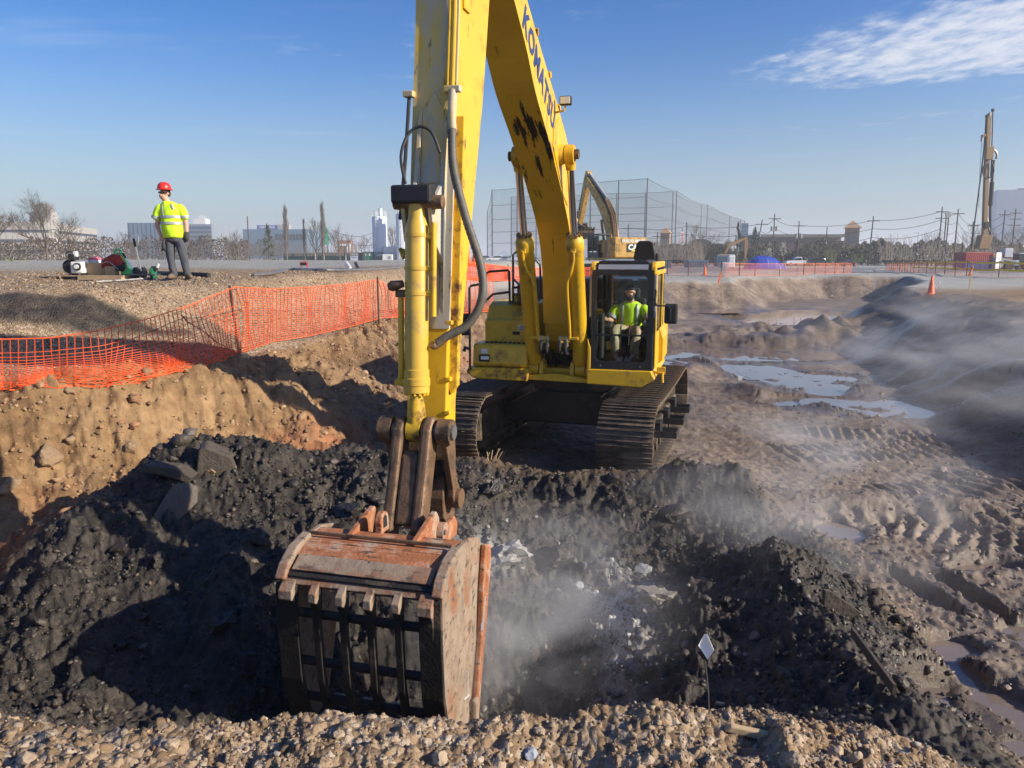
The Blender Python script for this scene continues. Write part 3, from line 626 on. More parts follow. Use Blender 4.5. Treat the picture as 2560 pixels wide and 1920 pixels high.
x, y = pick(300, 0.45, 1.7, 5.6, 8.0, lambda x, y, q: np.abs(x - .98 - .12 * (y - 6.6)) < .34 * q + .1, 13)
scatter('pale_rubble', 'whitish ashy rubble in a strip on the floor of the dig', x, y, np.random.default_rng(14).lognormal(-4.1, 0.5, len(x)), 'stone', CLOD1, [(.24, .23, .215), (.15, .145, .135), (.36, .35, .33)], seed=14, sink=.6)
x, y = pick(110, -1.0, 2.6, 5.5, 9.4, lambda x, y, q: q < 1, 15)
scatter('pale_rubble', 'scattered pale stones on the dark dig face', x, y, np.random.default_rng(16).lognormal(-3.9, 0.5, len(x)), 'stone', VAR1, [(.30, .275, .24), (.22, .195, .165), (.15, .13, .11)], seed=16, sink=.5)
# ------------------------------------------------------------------ the big yellow excavator
def Q(s, lx, z): return Vector((lx, -s, z + 1.6))      # s: metres ahead of the swing centre, z: world height
EX = thing('excavator', 'large yellow tracked excavator with a skeleton bucket digging in the black pit', 'excavator', (1.10, 13.2, -1.6), R(-15))
def plate(pts, a, b, mb=None):
    mb = mb or MB(); return mb.prism(pts, lambda s, z, w: Q(s, w, z), a, b)
def make_track(side):
    cx = 1.295 * side; rw = 0.46; L2 = 1.98; top = 2 * rw + 0.10
    fr = MB()
    fr.prism([(-L2, .36), (-L2 + .25, .30), (L2 - .25, .30), (L2, .36), (L2, .70), (L2 - .5, .80), (-L2 + .5, .80), (-L2, .70)], lambda a, b, w: Vector((cx + w, a, b)), -.20, .20)
    tr = fr.build('track', 'track_steel', EX, bevel=.02); tr.rotation_euler = (0, 0, R(-3))
    # shoes
    sh = MB(); w = .40; p = .214
    sh.box((0, 0, 0), (2 * w, p * .97, .022))
    for yy, h in ((-.075, .03), (.0, .026), (.075, .03)): sh.box((0, yy, .011 + h / 2), (2 * w - .01, .016, h))
    sh.box((-.11, 0, -.05), (.05, p, .08)); sh.box((.11, 0, -.05), (.05, p, .08))
    me = None; per = 4 * L2 + 2 * math.pi * (rw + .07); n = int(round(per / .217)); rr = rw + .07; zc = rr + .02
    for i in range(n):
        d = i * per / n
        if d < 2 * L2: y = -L2 + d; z = zc + rr; ang = 0
        elif d < 2 * L2 + math.pi * rr: t = (d - 2 * L2) / rr; y = L2 + rr * math.sin(t); z = zc + rr * math.cos(t); ang = -t
        elif d < 4 * L2 + math.pi * rr: y = L2 - (d - 2 * L2 - math.pi * rr); z = zc - rr; ang = math.pi
        else: t = (d - 4 * L2 - math.pi * rr) / rr; y = -L2 - rr * math.sin(t); z = zc - rr * math.cos(t); ang = math.pi - t
        sag = -.035 * math.sin(math.pi * (y + L2) / (2 * L2)) if ang == 0 else 0
        if me is None: o = sh.build('track_shoe', 'track_steel', tr); me = o.data
        else: o = bpy.data.objects.new('track_shoe', me); COL.objects.link(o); o.parent = tr
        o.location = (cx, y, z + sag); o.rotation_euler = (ang + random.uniform(-.02, .02), 0, 0)
    for nm, y in (('idler_wheel', -L2), ('drive_sprocket', L2)):
        m_ = MB(); m_.cyl((cx - .07, y, zc), (cx + .07, y, zc), rw, n=28); m_.cyl((cx - .2, y, zc), (cx + .2, y, zc), .17, n=18); m_.build(nm, 'track_steel', tr, smooth=True)
    rme = None
    for k in range(8):
        y = -L2 + .42 + k * (2 * L2 - .84) / 7
        if rme is None: o = MB().cyl((-.23, 0, 0), (.23, 0, 0), .10, n=14).build('roller', 'track_steel', tr, smooth=True); rme = o.data
        else: o = bpy.data.objects.new('roller', rme); COL.objects.link(o); o.parent = tr
        o.location = (cx, y, .20)
    for y in (-.6, .6): MB().cyl((cx - .2, y, .93), (cx + .2, y, .93), .075, n=12).build('carrier_roller', 'track_steel', tr, smooth=True)
    for y in (-1.35, -.35, .65):      # step brackets on the outer face
        m_ = MB(); xs = cx + side * .44
        for a, b, d in (((xs, y - .16, .56), (.03, .02, .10), 0), ((xs, y + .16, .56), (.03, .02, .10), 0)): m_.box(a, (.34, .02, .10))
        m_.box((xs + side * .17, y, .56), (.02, .34, .10)); m_.box((xs - side * .12, y, .62), (.10, .30, .22)); m_.build('track_step', 'black_paint', tr, bevel=.008)
    m_ = MB(); m_.box((cx + side * .24, 0, .58), (.10, 2.9, .20)); m_.build('track_guard', 'track_steel', tr, bevel=.03)
    return tr
make_track(1); make_track(-1)
cf = MB(); cf.prism([(-1.05, .45), (1.05, .45), (1.05, .70), (.45, 1.0), (-.45, 1.0), (-1.05, .70)], lambda a, b, w: Vector((a, w, b)), -.75, .75)
cf.cyl((0, 0, .95), (0, 0, 1.32), .72, n=40)
o = cf.build('car_body', 'black_paint', EX, bevel=.03); o.rotation_euler = (0, 0, R(-3))
# main frame and deck
fm = MB()
fm.box((.0, .35, 1.40), (1.05, 3.6, .17)); fm.box((0, .9, 1.41), (2.7, 3.2, .13))
o = fm.build('main_frame', 'yellow', EX, bevel=.02)
# skirt below the cab with chamfered outer end
sk = MB(); sk.prism([(.50, 1.32), (1.30, 1.30), (1.50, 1.42), (1.44, 1.545), (.50, 1.545)], lambda a, b, w: Vector((a, w, b)), -1.83, .4); sk.build('cab_skirt', 'yellow', EX, bevel=.015)
sk = MB(); sk.prism([(-1.40, 1.42), (-1.28, 1.33), (-.42, 1.31), (-.40, 1.50), (-1.36, 1.50)], lambda a, b, w: Vector((a, w, b)), -1.80, .6); sk.build('deck_skirt', 'yellow_rust', EX, bevel=.02)
sk = MB(); sk.prism([(-.42, 1.33), (.52, 1.31), (.52, 1.37), (.30, 1.40), (.1, 1.43), (-.1, 1.43), (-.42, 1.40)], lambda a, b, w: Vector((a, w, b)), -1.72, -.4); sk.build('frame_lip', 'yellow', EX, bevel=.01)
# tool box (low, front) with light and sticker
tb = MB(); tb.prism([(1.72, 1.51), (1.76, 1.56), (1.72, 1.84), (1.68, 1.86), (1.05, 1.86), (1.05, 1.51)], lambda a, b, w: Vector((w, -a, b)), -1.30, -.44)
box = tb.build('tool_box', 'yellow', EX, bevel=.02)
tread = MB()
for i in range(2):
    for k in range(9): tread.box((-1.13 + k * .075 - .02 * i, -1.58 + i * .12, 1.868), (.05, .035, .012))
tread.build('step_tread', 'black_matte', box)
MB().box((-1.11, -1.765, 1.645), (.17, .03, .11)).build('headlamp_recess', 'black_matte', box, bevel=.008)
MB().box((-1.095, -1.782, 1.65), (.135, .02, .055)).build('headlamp_lens', 'lamp_lens', box, bevel=.01)
MB().box((-1.11, -1.752, 1.752), (.10, .012, .07), ( .12, 0, 0)).build('sticker', 'white_paint', box)
# fuel tank / DEF box
ft = MB(); ft.prism([(1.36, 1.86), (1.36, 2.20), (1.28, 2.22), (1.12, 2.42), (.95, 2.47), (.2, 2.47), (.2, 1.5), (1.34, 1.5)], lambda a, b, w: Vector((w, -a, b)), -1.22, -.42)
box2 = ft.build('fuel_tank', 'yellow', EX, bevel=.02)
MB().box((-.81, -1.372, 2.035), (.70, .018, .27)).build('tank_door', 'yellow', box2, bevel=.006)
MB().box((-.82, -1.385, 2.045), (.07, .012, .12)).build('door_latch', 'yellow_rust', box2, bevel=.004)
MB().box((-.70, -1.386, 2.005), (.11, .012, .05)).build('door_handle', 'black_matte', box2)
pl = MB().box((-.61, -1.386, 2.09), (.11, .008, .088)).build('label_plate', 'white_paint', box2)
for t, zz, sz in (('ATTENTION', .028, .013), ('D.E.F', .003, .034), ('ONLY!', -.028, .032)):
    lettering(t, sz, 'black_matte', box2, basis((-.61, -1.3915, 2.09 + zz), (1, 0, 0), (0, 0, 1)), bold=.0012, extrude=.0008)
MB().box((-.72, -.75, 2.475), (.42, .55, .014)).build('tank_tread', 'black_matte', box2)
MB().tube([(-.78, -1.02, 2.45), (-.78, -1.02, 2.56), (-.78, -1.02, 2.60)], [.05, .05, .06], 14).build('filler_cap', 'yellow', box2, smooth=True)
# engine hood and counterweight
hd = MB(); hd.prism([(-1.28, 1.5), (-1.28, 2.66), (-1.14, 2.80), (1.14, 2.80), (1.28, 2.66), (1.28, 1.5)], lambda a, b, w: Vector((a, w, b)), .85, 2.3); hood = hd.build('engine_hood', 'black_paint', EX, bevel=.04)
for k in range(10): MB().box((-.9 + k * .2, 0.84, 2.55), (.12, .02, .03)).build('hood_slot', 'black_matte', hood)
for xx in (-.95, -.45, 0.35, .8): MB().cyl((xx, .835, 2.40), (xx, .85, 2.40), .02, n=8).build('hood_bolt', 'steel', hood)
cw = MB(); cw.prism([(-1.40, 2.3), (1.2, 2.3), (1.18, 2.75), (1.0, 3.05), (.5, 3.18), (-.5, 3.18), (-1.1, 3.05), (-1.38, 2.75)], lambda a, b, w: Vector((a, b, w)), 1.34, 2.45); cw.build('counterweight', 'yellow', EX, bevel=.06, seg=3)
sp = MB(); sp.box((1.0, .75, 1.9), (.9, 1.7, .85)); sp.build('side_housing', 'yellow', EX, bevel=.03)
# hand rails
hr = MB()
def rail(pts, r=.019): hr.tube(smooth_path(pts, 4) if len(pts) > 99 else pts, r, 8)
rail([(-1.33, -1.80, 1.45), (-1.33, -1.80, 2.72), (-1.33, -1.70, 2.75), (-1.16, -1.55, 2.78), (-1.14, -1.52, 2.94), (-1.10, -1.48, 2.96), (-.86, -1.30, 2.98), (-.84, -1.28, 2.96), (-.84, -1.25, 2.46)])
rail([(-1.31, -1.80, 2.30), (-1.05, -1.50, 2.61), (-1.0, -1.45, 2.62), (-.84, -1.28, 2.64)])
hr.build('handrail', 'black_paint', EX, smooth=True)
hr = MB()
rail([(-.84, -1.05, 2.46), (-.84, -1.05, 3.22), (-.80, -1.03, 3.26), (-.55, -.95, 3.27), (-.53, -.93, 3.22), (-.53, -.90, 2.85)])
rail([(-.70, -1.1, 2.46), (-.70, -1.1, 3.18)], .024)
rail([(-.70, -1.1, 3.12), (-.48, -1.0, 3.14), (-.42, -.95, 3.06), (-.42, -.9, 2.58), (-.34, -.9, 2.55)])
rail([(-.84, -1.1, 2.70), (-.72, -1.1, 2.71), (-.64, -1.05, 2.66), (-.64, -1.05, 2.46)])
for zz in (2.94, 2.76): hr.box((-.62, -1.06, zz), (.18, .02, .035))
hr.box((-.76, -1.1, 2.60), (.16, .02, .03)); hr.box((-.78, -1.06, 2.79), (.14, .10, .015), (0, .8, 0)); hr.box((-.68, -1.1, 2.47), (.36, .2, .02))
hr.build('access_ladder_rail', 'black_paint', EX, smooth=True)
mr = MB(); mr.box((-1.42, -1.78, 2.16), (.20, .07, .34)); o = mr.build('mirror', 'black_matte', EX, bevel=.03); MB().tube([(-1.33, -1.8, 2.24), (-1.40, -1.79, 2.24)], .012, 6).build('mirror_arm', 'black_paint', o)
MB().tube([(-1.33, -1.8, 1.78), (-1.42, -1.76, 1.80), (-1.44, -1.76, 1.74)], [.02, .025, .03], 8).build('grab_bracket', 'black_paint', EX)
# ---- cab
cx0, cx1, yF, yB, z0, z1 = .53, 1.47, -1.78, -.05, 1.545, 3.10
cab = MB()
cab.box((cx0 + .05, yF + .05, 2.32), (.08, .10, 1.5)); cab.box((cx1 - .05, yF + .05, 2.32), (.08, .10, 1.5)); cab.box((cx0 + .05, yB, 2.32), (.10, .10, 1.5)); cab.box((cx1 - .05, yB, 2.32), (.10, .10, 1.5))
cab.box(((cx0 + cx1) / 2, (yF + yB) / 2, 1.57), (cx1 - cx0, yB - yF, .06)); cab.box((cx1 - .04, -.55, 2.32), (.06, .08, 1.5))
cab.box(((cx0 + cx1) / 2, yB, 2.02), (cx1 - cx0 - .1, .06, .86)); cab.box((cx0 + .02, -.75, 1.90), (.05, 1.3, .65))
CAB = cab.build('cab', 'black_paint', EX, bevel=.02)
# front frame with rounded window opening
def rrect(xa, xb, za, zb, r, n=5):
    out = []
    for (cx, cz, a0) in ((xb - r, zb - r, 0), (xa + r, zb - r, 90), (xa + r, za + r, 180), (xb - r, za + r, 270)):
        for k in range(n + 1): t = R(a0 + 90 * k / n); out.append((cx + r * math.cos(t), cz + r * math.sin(t)))
    return out
inner = rrect(.615, 1.365, 1.665, 2.925, .09); outer = rrect(.555, 1.445, 1.55, 3.0, .015)
n = len(inner); mb = MB()
for yy in (-1.80, -1.755): mb.v += [(x_, yy, z_) for x_, z_ in outer] + [(x_, yy, z_) for x_, z_ in inner]
for i in range(n):
    j = (i + 1) % n
    mb.f += [(i, j, n + j, n + i), (2 * n + i, 3 * n + i, 3 * n + j, 2 * n + j), (n + i, n + j, 3 * n + j, 3 * n + i), (i, 2 * n + i, 2 * n + j, j)]
mb.box((.99, -1.778, 2.055), (.76, .03, .025)); mb.build('window_frame', 'black_paint', CAB)
MB().box((.99, -1.772, 2.495), (.77, .006, .88)).build('upper_window_pane', 'cab_glass', CAB)
MB().box((.99, -1.768, 1.855), (.77, .006, .40)).build('lower_window_pane', 'cab_glass', CAB)
MB().box((1.462, -1.14, 2.50), (.006, 1.1, .82)).build('door_window_pane', 'cab_glass', CAB)
MB().box((1.462, -.29, 2.50), (.006, .40, .82)).build('rear_side_window_pane', 'cab_glass', CAB)
MB().box((.538, -.85, 2.60), (.006, 1.4, .70)).build('side_window_pane', 'cab_glass', CAB)
MB().box((1.18, -1.783, 2.875), (.08, .004, .05)).build('window_sticker', 'plastic_blue', CAB)
for xx in (.70, 1.28): MB().cyl((xx, -1.80, 1.60), (xx, -1.815, 1.60), .012, n=8).build('frame_bolt', 'steel', CAB)
# roof
rf = MB(); rf.prism([(.56, 3.0), (.56, 3.06), (.66, 3.13), (1.34, 3.13), (1.44, 3.06), (1.44, 3.0)], lambda a, b, w: Vector((a, w, b)), -1.74, .02); roof = rf.build('cab_roof', 'black_paint', CAB, bevel=.015)
MB().prism([(1.70, 3.125), (1.25, 3.14), (1.25, 3.155), (1.70, 3.135)], lambda a, b, w: Vector((w, -a, b)), .68, 1.32).build('roof_hatch', 'car_glass', roof)
vb = MB(); vb.prism([(1.80, 3.01), (1.70, 3.125), (1.66, 3.125), (1.72, 3.0)], lambda a, b, w: Vector((w, -a, b)), .64, 1.36); vb.build('roof_visor', 'car_silver', roof)
for xa, xb in ((.525, .60), (1.40, 1.475)):
    yl = MB(); yl.prism([(1.79, 2.93), (1.79, 3.05), (1.72, 3.12), (.05, 3.12), (.05, 3.03), (1.70, 3.02), (1.72, 2.93)], lambda a, b, w: Vector((w, -a, b)), xa, xb); yl.build('roof_side_rail', 'yellow', roof, bevel=.02)
for xx, w in ((.535, .05), (1.465, .05)):
    MB().box((xx, -1.75, 2.62), (w - .01, .05, .62)).build('pillar_trim', 'grey_paint', CAB, bevel=.01)
# yellow door side
dr = MB(); dr.box((1.475, -1.14, 1.83), (.03, 1.12, .50)); dr.box((1.475, -.29, 1.83), (.03, .5, .50)); dr.box((1.48, -1.72, 2.30), (.028, .06, 1.35)); dr.box((1.48, -.58, 2.5), (.028, .05, .9)); dr.box((1.475, -.87, 2.96), (.03, 1.7, .07))
dr.prism([(1.47, 1.55), (1.56, 1.62), (1.56, 1.95), (1.50, 2.10), (1.47, 2.1)], lambda a, b, w: Vector((a, w, b)), -1.1, -.2)
MB().prism([(.50, 1.55), (.55, 1.55), (.55, 1.85), (.50, 2.0)], lambda a, b, w: Vector((a, w, b)), -1.81, -1.6).build('cab_corner_cover', 'yellow', CAB, bevel=.01)
door = dr.build('cab_door', 'yellow', CAB, bevel=.012)
MB().tube([(1.47, -1.80, 2.72), (1.48, -1.84, 2.70), (1.47, -1.84, 2.52), (1.47, -1.80, 2.50)], .014, 8).build('door_grab_handle', 'black_paint', CAB, smooth=True)
MB().tube([(1.44, -1.80, 2.62), (1.50, -1.86, 2.50), (1.66, -1.86, 2.50), (1.69, -1.86, 2.46), (1.69, -1.86, 2.30)], .012, 8).build('cab_mirror_arm', 'black_paint', CAB, smooth=True)
MB().box((1.70, -1.82, 2.385), (.19, .06, .29)).build('cab_mirror', 'black_matte', CAB, bevel=.03)
ant = MB(); ant.prism([(.0, 0), (.36, 0), (.31, .27), (.25, .30), (.09, .30), (.05, .25)], lambda a, b, w: Vector((.98 + a, w, 3.14 + b)), -.35, -.28); ant.build('roof_guard', 'black_matte', CAB, bevel=.01)
MB().tube([(1.43, -1.2, 3.12), (1.43, -1.2, 3.20), (1.43, -1.2, 3.24)], [.02, .028, .02], 8).build('roof_beacon', 'black_matte', CAB)
hk = MB(); hk.tube([(1.47, -1.62, 1.50), (1.60, -1.66, 1.50), (1.60, -1.66, 1.36)], .02, 8); hk.box((1.57, -1.6, 1.53), (.12, .08, .10)); hk.build('deck_bracket', 'yellow_rust', EX)
# cab interior
st = MB(); st.box((.99, -.70, 1.88), (.48, .50, .12)); st.box((.99, -.40, 2.22), (.46, .12, .62)); st.box((.99, -.40, 2.60), (.26, .10, .18)); st.box((.99, -.7, 1.72), (.4, .4, .25)); st.build('operator_seat', 'black_matte', CAB, bevel=.04)
cn = MB(); cn.box((.70, -.85, 2.02), (.13, .62, .26)); cn.box((1.30, -.85, 2.02), (.12, .60, .26)); cn.build('side_console', 'black_paint', CAB, bevel=.03)
for xx in (.70, 1.30):
    MB().tube([(xx, -1.08, 2.14), (xx, -1.10, 2.24), (xx, -1.10, 2.30)], [.012, .014, .024], 8).build('joystick', 'black_matte', CAB, smooth=True)
for xx in (.93, 1.06):
    MB().tube([(xx, -1.45, 1.62), (xx, -1.42, 1.90), (xx, -1.30, 2.16)], .011, 6).build('travel_lever', 'black_matte', CAB)
    MB().box((xx, -1.50, 1.64), (.09, .22, .03), (.4, 0, 0)).build('travel_pedal', 'grey_paint', CAB)
mon = MB(); mon.box((.66, -1.50, 1.98), (.07, .20, .75)); mon.box((.655, -1.62, 2.15), (.06, .1, .2)); mon.build('monitor_console', 'black_matte', CAB, bevel=.02)
# ---- boom
und = [(1.40, .30), (1.50, .58), (1.61, 1.39), (2.03, 2.08), (3.25, 2.95), (4.08, 3.44), (4.62, 3.88), (5.95, 4.70)]
top = [(6.35, 5.02), (6.30, 5.28), (6.05, 5.40), (4.42, 4.34), (3.60, 3.94), (2.60, 3.47), (1.95, 3.10), (1.42, 2.45), (1.02, 1.6), (.62, .70), (.55, .32), (.75, .10), (1.1, .08)]
bw = .215
def sm2(pts, n=4): return [(p.x, p.y) for p in smooth_path([(a, b, 0) for a, b in pts], n)]
prof = sm2(und) + sm2(top)
BOOM = plate(prof, -bw, bw).build('boom', 'yellow', EX, bevel=.012)
unp = [Q(a, 0, b) for a, b in sm2(und[1:])]
mb = MB()
for p in unp: pass
for i in range(len(unp)):
    d = (unp[min(i + 1, len(unp) - 1)] - unp[max(i - 1, 0)]).normalized(); nn = Vector((0, d.z, -d.y)); nn = nn if nn.y < 0 else -nn
    mb.v += [tuple(unp[i] + nn * .006 + Vector((-bw - .02, 0, 0))), tuple(unp[i] + nn * .006 + Vector((bw + .02, 0, 0))), tuple(unp[i] + Vector((bw + .02, 0, 0)) - nn * .02), tuple(unp[i] + Vector((-bw - .02, 0, 0)) - nn * .02)]
for i in range(len(unp) - 1):
    for k in range(4): mb.f.append((i * 4 + k, i * 4 + (k + 1) % 4, i * 4 + 4 + (k + 1) % 4, i * 4 + 4 + k))
mb.f += [(3, 2, 1, 0), tuple(len(unp) * 4 - 4 + k for k in range(4))]
mb.build('boom_underside_plate', 'boom_under', BOOM)
dl = (Vector((0, -1.0, .53))).normalized()
pm = Q(3.78, bw + .0035, 3.70)
lettering('KOMATSU', .375, 'blue_letter', BOOM, basis(pm, -dl, Vector((0, .53, 1.0))), bold=.012, extrude=.002, spacing=1.08)
plate([(2.05, 2.30), (2.35, 2.42), (3.05, 2.98), (3.02, 3.20), (2.75, 3.38), (2.45, 3.30), (2.1, 2.9)], bw + .001, bw + .014).build('doubler_plate', 'yellow', BOOM, bevel=.006)
plate([(1.52, .62), (1.62, 1.36), (1.75, 1.7), (1.25, 1.9), (1.0, 1.45), (.75, .75)], bw + .001, bw + .012).build('doubler_plate', 'yellow', BOOM, bevel=.006)
for z_ in (.9, 2.1): plate([(1.40 if z_ < 1 else 1.98, z_), (1.60 if z_ < 1 else 2.06, z_ + .03), (.8 if z_ < 1 else 1.25, z_ + .06), (.8 if z_ < 1 else 1.25, z_ + .02)], bw + .001, bw + .016).build('weld_seam', 'yellow', BOOM)
# boom top pipes and clamps
for off in (.03, .09, .15):
    MB().tube([Q(a, off + .02, b + .04) for a, b in ((6.0, 5.42), (4.42, 4.36), (3.6, 3.96), (2.60, 3.50), (1.95, 3.14), (1.40, 2.45))], .022, 8).build('boom_pipe', 'yellow', BOOM, smooth=True)
for a, b in ((5.2, 4.90), (4.42, 4.38), (3.9, 4.12), (3.2, 3.80), (2.6, 3.52)): MB().box(Q(a, .11, b + .02), (.22, .07, .07), (.5, 0, 0)).build('pipe_clamp', 'yellow_rust', BOOM)
# bosses for boom cylinder pins
PIN = (2.62, 2.93); BASE = (1.52, -.11)
MB().cyl(Q(PIN[0], -.48, PIN[1]), Q(PIN[0], .48, PIN[1]), .065, n=18).build('boom_cylinder_pin', 'grimy_steel', BOOM, smooth=True)
for sgn in (-1, 1):
    MB().cyl(Q(PIN[0], sgn * .205, PIN[1]), Q(PIN[0], sgn * .29, PIN[1]), .15, .12, n=22).build('pin_boss', 'yellow', BOOM, smooth=True)
    bx_ = sgn * .36
    bs = Q(BASE[0], bx_, BASE[1]); tp = Q(PIN[0], bx_, PIN[1]); d = (tp - bs); ln = d.length; d.normalize()
    cyl = MB(); cyl.tube([bs + d * .10, bs + d * .16, bs + d * .20, bs + d * (ln * .585), bs + d * (ln * .59), bs + d * (ln * .63), bs + d * (ln * .635), bs + d * (ln * .655)], [.10, .115, .122, .122, .135, .135, .128, .10], 26)
    cyl.cyl(bs - Vector((.075, 0, 0)), bs + Vector((.075, 0, 0)), .115, n=22)
    C = cyl.build('boom_cylinder', 'yellow', EX, smooth=True)
    MB().tube([bs + d * (ln * .64), tp - d * .08], .052, 20).build('piston_rod', 'chrome', C, smooth=True)
    re_ = MB(); re_.cyl(tp - Vector((.06, 0, 0)), tp + Vector((.06, 0, 0)), .125, n=22); re_.tube([tp - d * .20, tp], [.065, .08], 14); re_.build('rod_eye', 'yellow_rust', C, smooth=True)
    nb = MB(); x1 = d.cross(Vector((1, 0, 0))).normalized(); cc = bs + d * (ln * .656)
    for k in range(12): t = k * math.pi / 6; c0 = cc + Vector((math.cos(t) * .10, 0, 0)) + x1 * math.sin(t) * .10; nb.cyl(c0 - d * .01, c0 + d * .03, .016, n=6)
    nb.build('gland_bolt', 'grimy_steel', C)
    fwd = x1 if x1.y < 0 else -x1
    pp = [bs + d * (ln * .60) + fwd * .15, bs + d * (ln * .56) + fwd * .15, bs + d * (ln * .50) + fwd * .16 - Vector((sgn * .05, 0, 0)), bs + d * (ln * .44) + fwd * .13 - Vector((sgn * .115, 0, 0)), bs + d * (ln * .20) + fwd * .13 - Vector((sgn * .115, 0, 0)), bs + d * (ln * .165) + fwd * .15 - Vector((sgn * .16, 0, 0)), bs + d * (ln * .165) + fwd * .16 - Vector((sgn * .25, 0, 0))]
    MB().tube(smooth_path(pp, 5), .022, 8).build('steel_pipe', 'yellow', C, smooth=True)
    MB().box(bs + d * (ln * .60) + fwd * .12, (.08, .05, .08)).build('pipe_port', 'yellow', C, bevel=.01)
    MB().box(bs + d * (ln * .165) - Vector((sgn * .14, .13, 0)), (.30, .06, .05)).build('hose_block', 'yellow', C, bevel=.01)
    ear = MB()
    for ex in (bx_ - .12, bx_ + .12):
        ear.prism([(1.15, 1.30), (1.62, 1.33), (1.66, 1.44), (1.60, 1.60), (1.48, 1.64), (1.36, 1.58), (1.22, 1.40)], lambda a, b, w: Vector((w, -a, b)), ex - .03, ex + .03)
    ear.cyl(bs - Vector((.17, 0, 0)), bs + Vector((.17, 0, 0)), .06, n=16); ear.build('cylinder_bracket', 'yellow', EX, bevel=.01)
    for k in (0, 1):
        xh = sgn * (.10 + .09 * k); h0 = bs + d * (ln * .165) + Vector((0, -.13, 0)); h0.x = xh
        MB().tube(smooth_path([h0, h0 + Vector((0, -.03, -.22)), Vector((xh * 1.1, -1.42, 1.75)), Vector((xh * 1.15, -1.2, 1.50)), Vector((xh, -.8, 1.6))], 6), .026, 8).build('hydraulic_hose', 'rubber', EX, smooth=True)
        MB().cyl(h0 + Vector((0, 0, .03)), h0 + Vector((0, -.012, -.12)), .033, n=10).build('hose_fitting', 'steel', EX, smooth=True)
# boom foot brackets
for sgn in (-1, 1): plate([(.35, -.25), (1.15, -.25), (1.10, .15), (.95, .42), (.72, .48), (.50, .30)], sgn * .235, sgn * .30).build('boom_foot_bracket', 'yellow', EX, bevel=.015)
MB().box((0, -.95, 1.62), (.40, .1, .35)).build('centre_cover', 'black_matte', EX)
# work lamp on the boom
wl = MB(); c = Q(2.95, .36, 3.55); wl.box(c, (.15, .08, .11)); WLt = wl.build('work_lamp', 'black_matte', BOOM, bevel=.012)
MB().box(c + Vector((0, -.043, 0)), (.125, .01, .085)).build('lamp_glass', 'lamp_lens', WLt, bevel=.004)
MB().tube([c + Vector((0, 0, -.05)), c + Vector((-.02, 0, -.12)), c + Vector((-.16, 0, -.14))], .014, 6).build('lamp_bracket', 'yellow_rust', WLt)
# ---- stick
stp = [(6.20, 5.90), (6.42, 5.70), (6.55, 5.00), (6.62, 3.70), (6.80, 2.40), (6.98, 1.0), (7.10, -.10), (7.16, -.42), (7.14, -.70), (6.98, -.76), (6.88, -.62), (6.84, -.05), (6.80, .36), (6.42, 1.55), (5.93, 3.04), (5.70, 4.00), (5.62, 4.80), (5.55, 5.6), (5.8, 6.1), (6.05, 6.12)]
sw = .178
ST = plate(stp, -sw, sw).build('stick', 'yellow', EX, bevel=.012)
# worn front cover plate and ribs
def on_front(z): return np.interp(z, [-.1, 1.0, 2.4, 3.7, 5.0], [7.10, 6.98, 6.80, 6.62, 6.55])
fp = MB()
for i, z in enumerate(np.linspace(1.0, 5.0, 15)):
    a = Q(on_front(z) + .008, 0, z); fp.v += [tuple(a + Vector((-sw - .012, 0, 0))), tuple(a + Vector((sw + .012, 0, 0))), tuple(a + Vector((sw + .012, .025, 0))), tuple(a + Vector((-sw - .012, .025, 0)))]
for i in range(14):
    for k in range(4): fp.f.append((i * 4 + k, i * 4 + (k + 1) % 4, i * 4 + 4 + (k + 1) % 4, i * 4 + 4 + k))
fp.f += [(3, 2, 1, 0), (56, 57, 58, 59)]; fp.build('front_plate', 'yellow_worn', ST)
for sgn in (-1, 1):
    rb = MB(); rb.prism([(on_front(2.85), 2.85), (on_front(2.75) + .035, 2.72), (on_front(2.3) + .10, 2.2), (7.20, 1.98), (7.14, 1.72), (on_front(1.9) + .02, 1.5), (on_front(1.2) + .0, 1.2)], lambda s, z, w: Q(s, w, z), sgn * .095 - .018 + sgn * .02, sgn * .095 + .018 + sgn * .02); rb.build('cylinder_bracket', 'yellow_worn', ST, bevel=.006)
cp = MB(); cp.prism([(-.095, 2.2), (.095, 2.2), (.095, 2.78), (.0, 2.95), (-.095, 2.78)], lambda a, b, w: Q(on_front(b) + w, a, b), .005, .024); cp.build('gusset_plate', 'yellow_worn', ST, bevel=.004)
CT = (7.17, 2.02); CB = (7.28, .19)
MB().box(Q(7.20, -.02, 2.08), (.335, .14, .145)).build('rubber_stop', 'rubber', ST, bevel=.02)
MB().cyl(Q(CT[0], -.19, CT[1]), Q(CT[0], .22, CT[1]), .055, n=18).build('cylinder_pin', 'grimy_steel', ST, smooth=True)
bs = Q(CT[0], 0, CT[1]); tp = Q(CB[0], 0, CB[1]); d = (tp - bs); ln = d.length; d.normalize()
cyl = MB(); cyl.tube([bs, bs + d * .12, bs + d * .17, bs + d * .20, bs + d * 1.33, bs + d * 1.335, bs + d * 1.40, bs + d * 1.405, bs + d * 1.46, bs + d * 1.465, bs + d * 1.52], [.07, .07, .085, .095, .095, .104, .104, .112, .112, .106, .106], 28)
BC = cyl.build('bucket_cylinder', 'yellow_cyl', EX, smooth=True)
x1 = d.cross(Vector((1, 0, 0))).normalized(); nb = MB()
for k in range(14): t = k * 2 * math.pi / 14; c0 = bs + d * 1.52 + (Vector((math.cos(t), 0, 0)) + x1 * math.sin(t)) * .09; nb.cyl(c0, c0 + d * .022, .012, n=6)
nb.build('gland_bolt', 'yellow', BC)
MB().tube([bs + d * 1.50, tp - d * .06], .055, 20).build('piston_rod', 'yellow_cyl', BC, smooth=True)
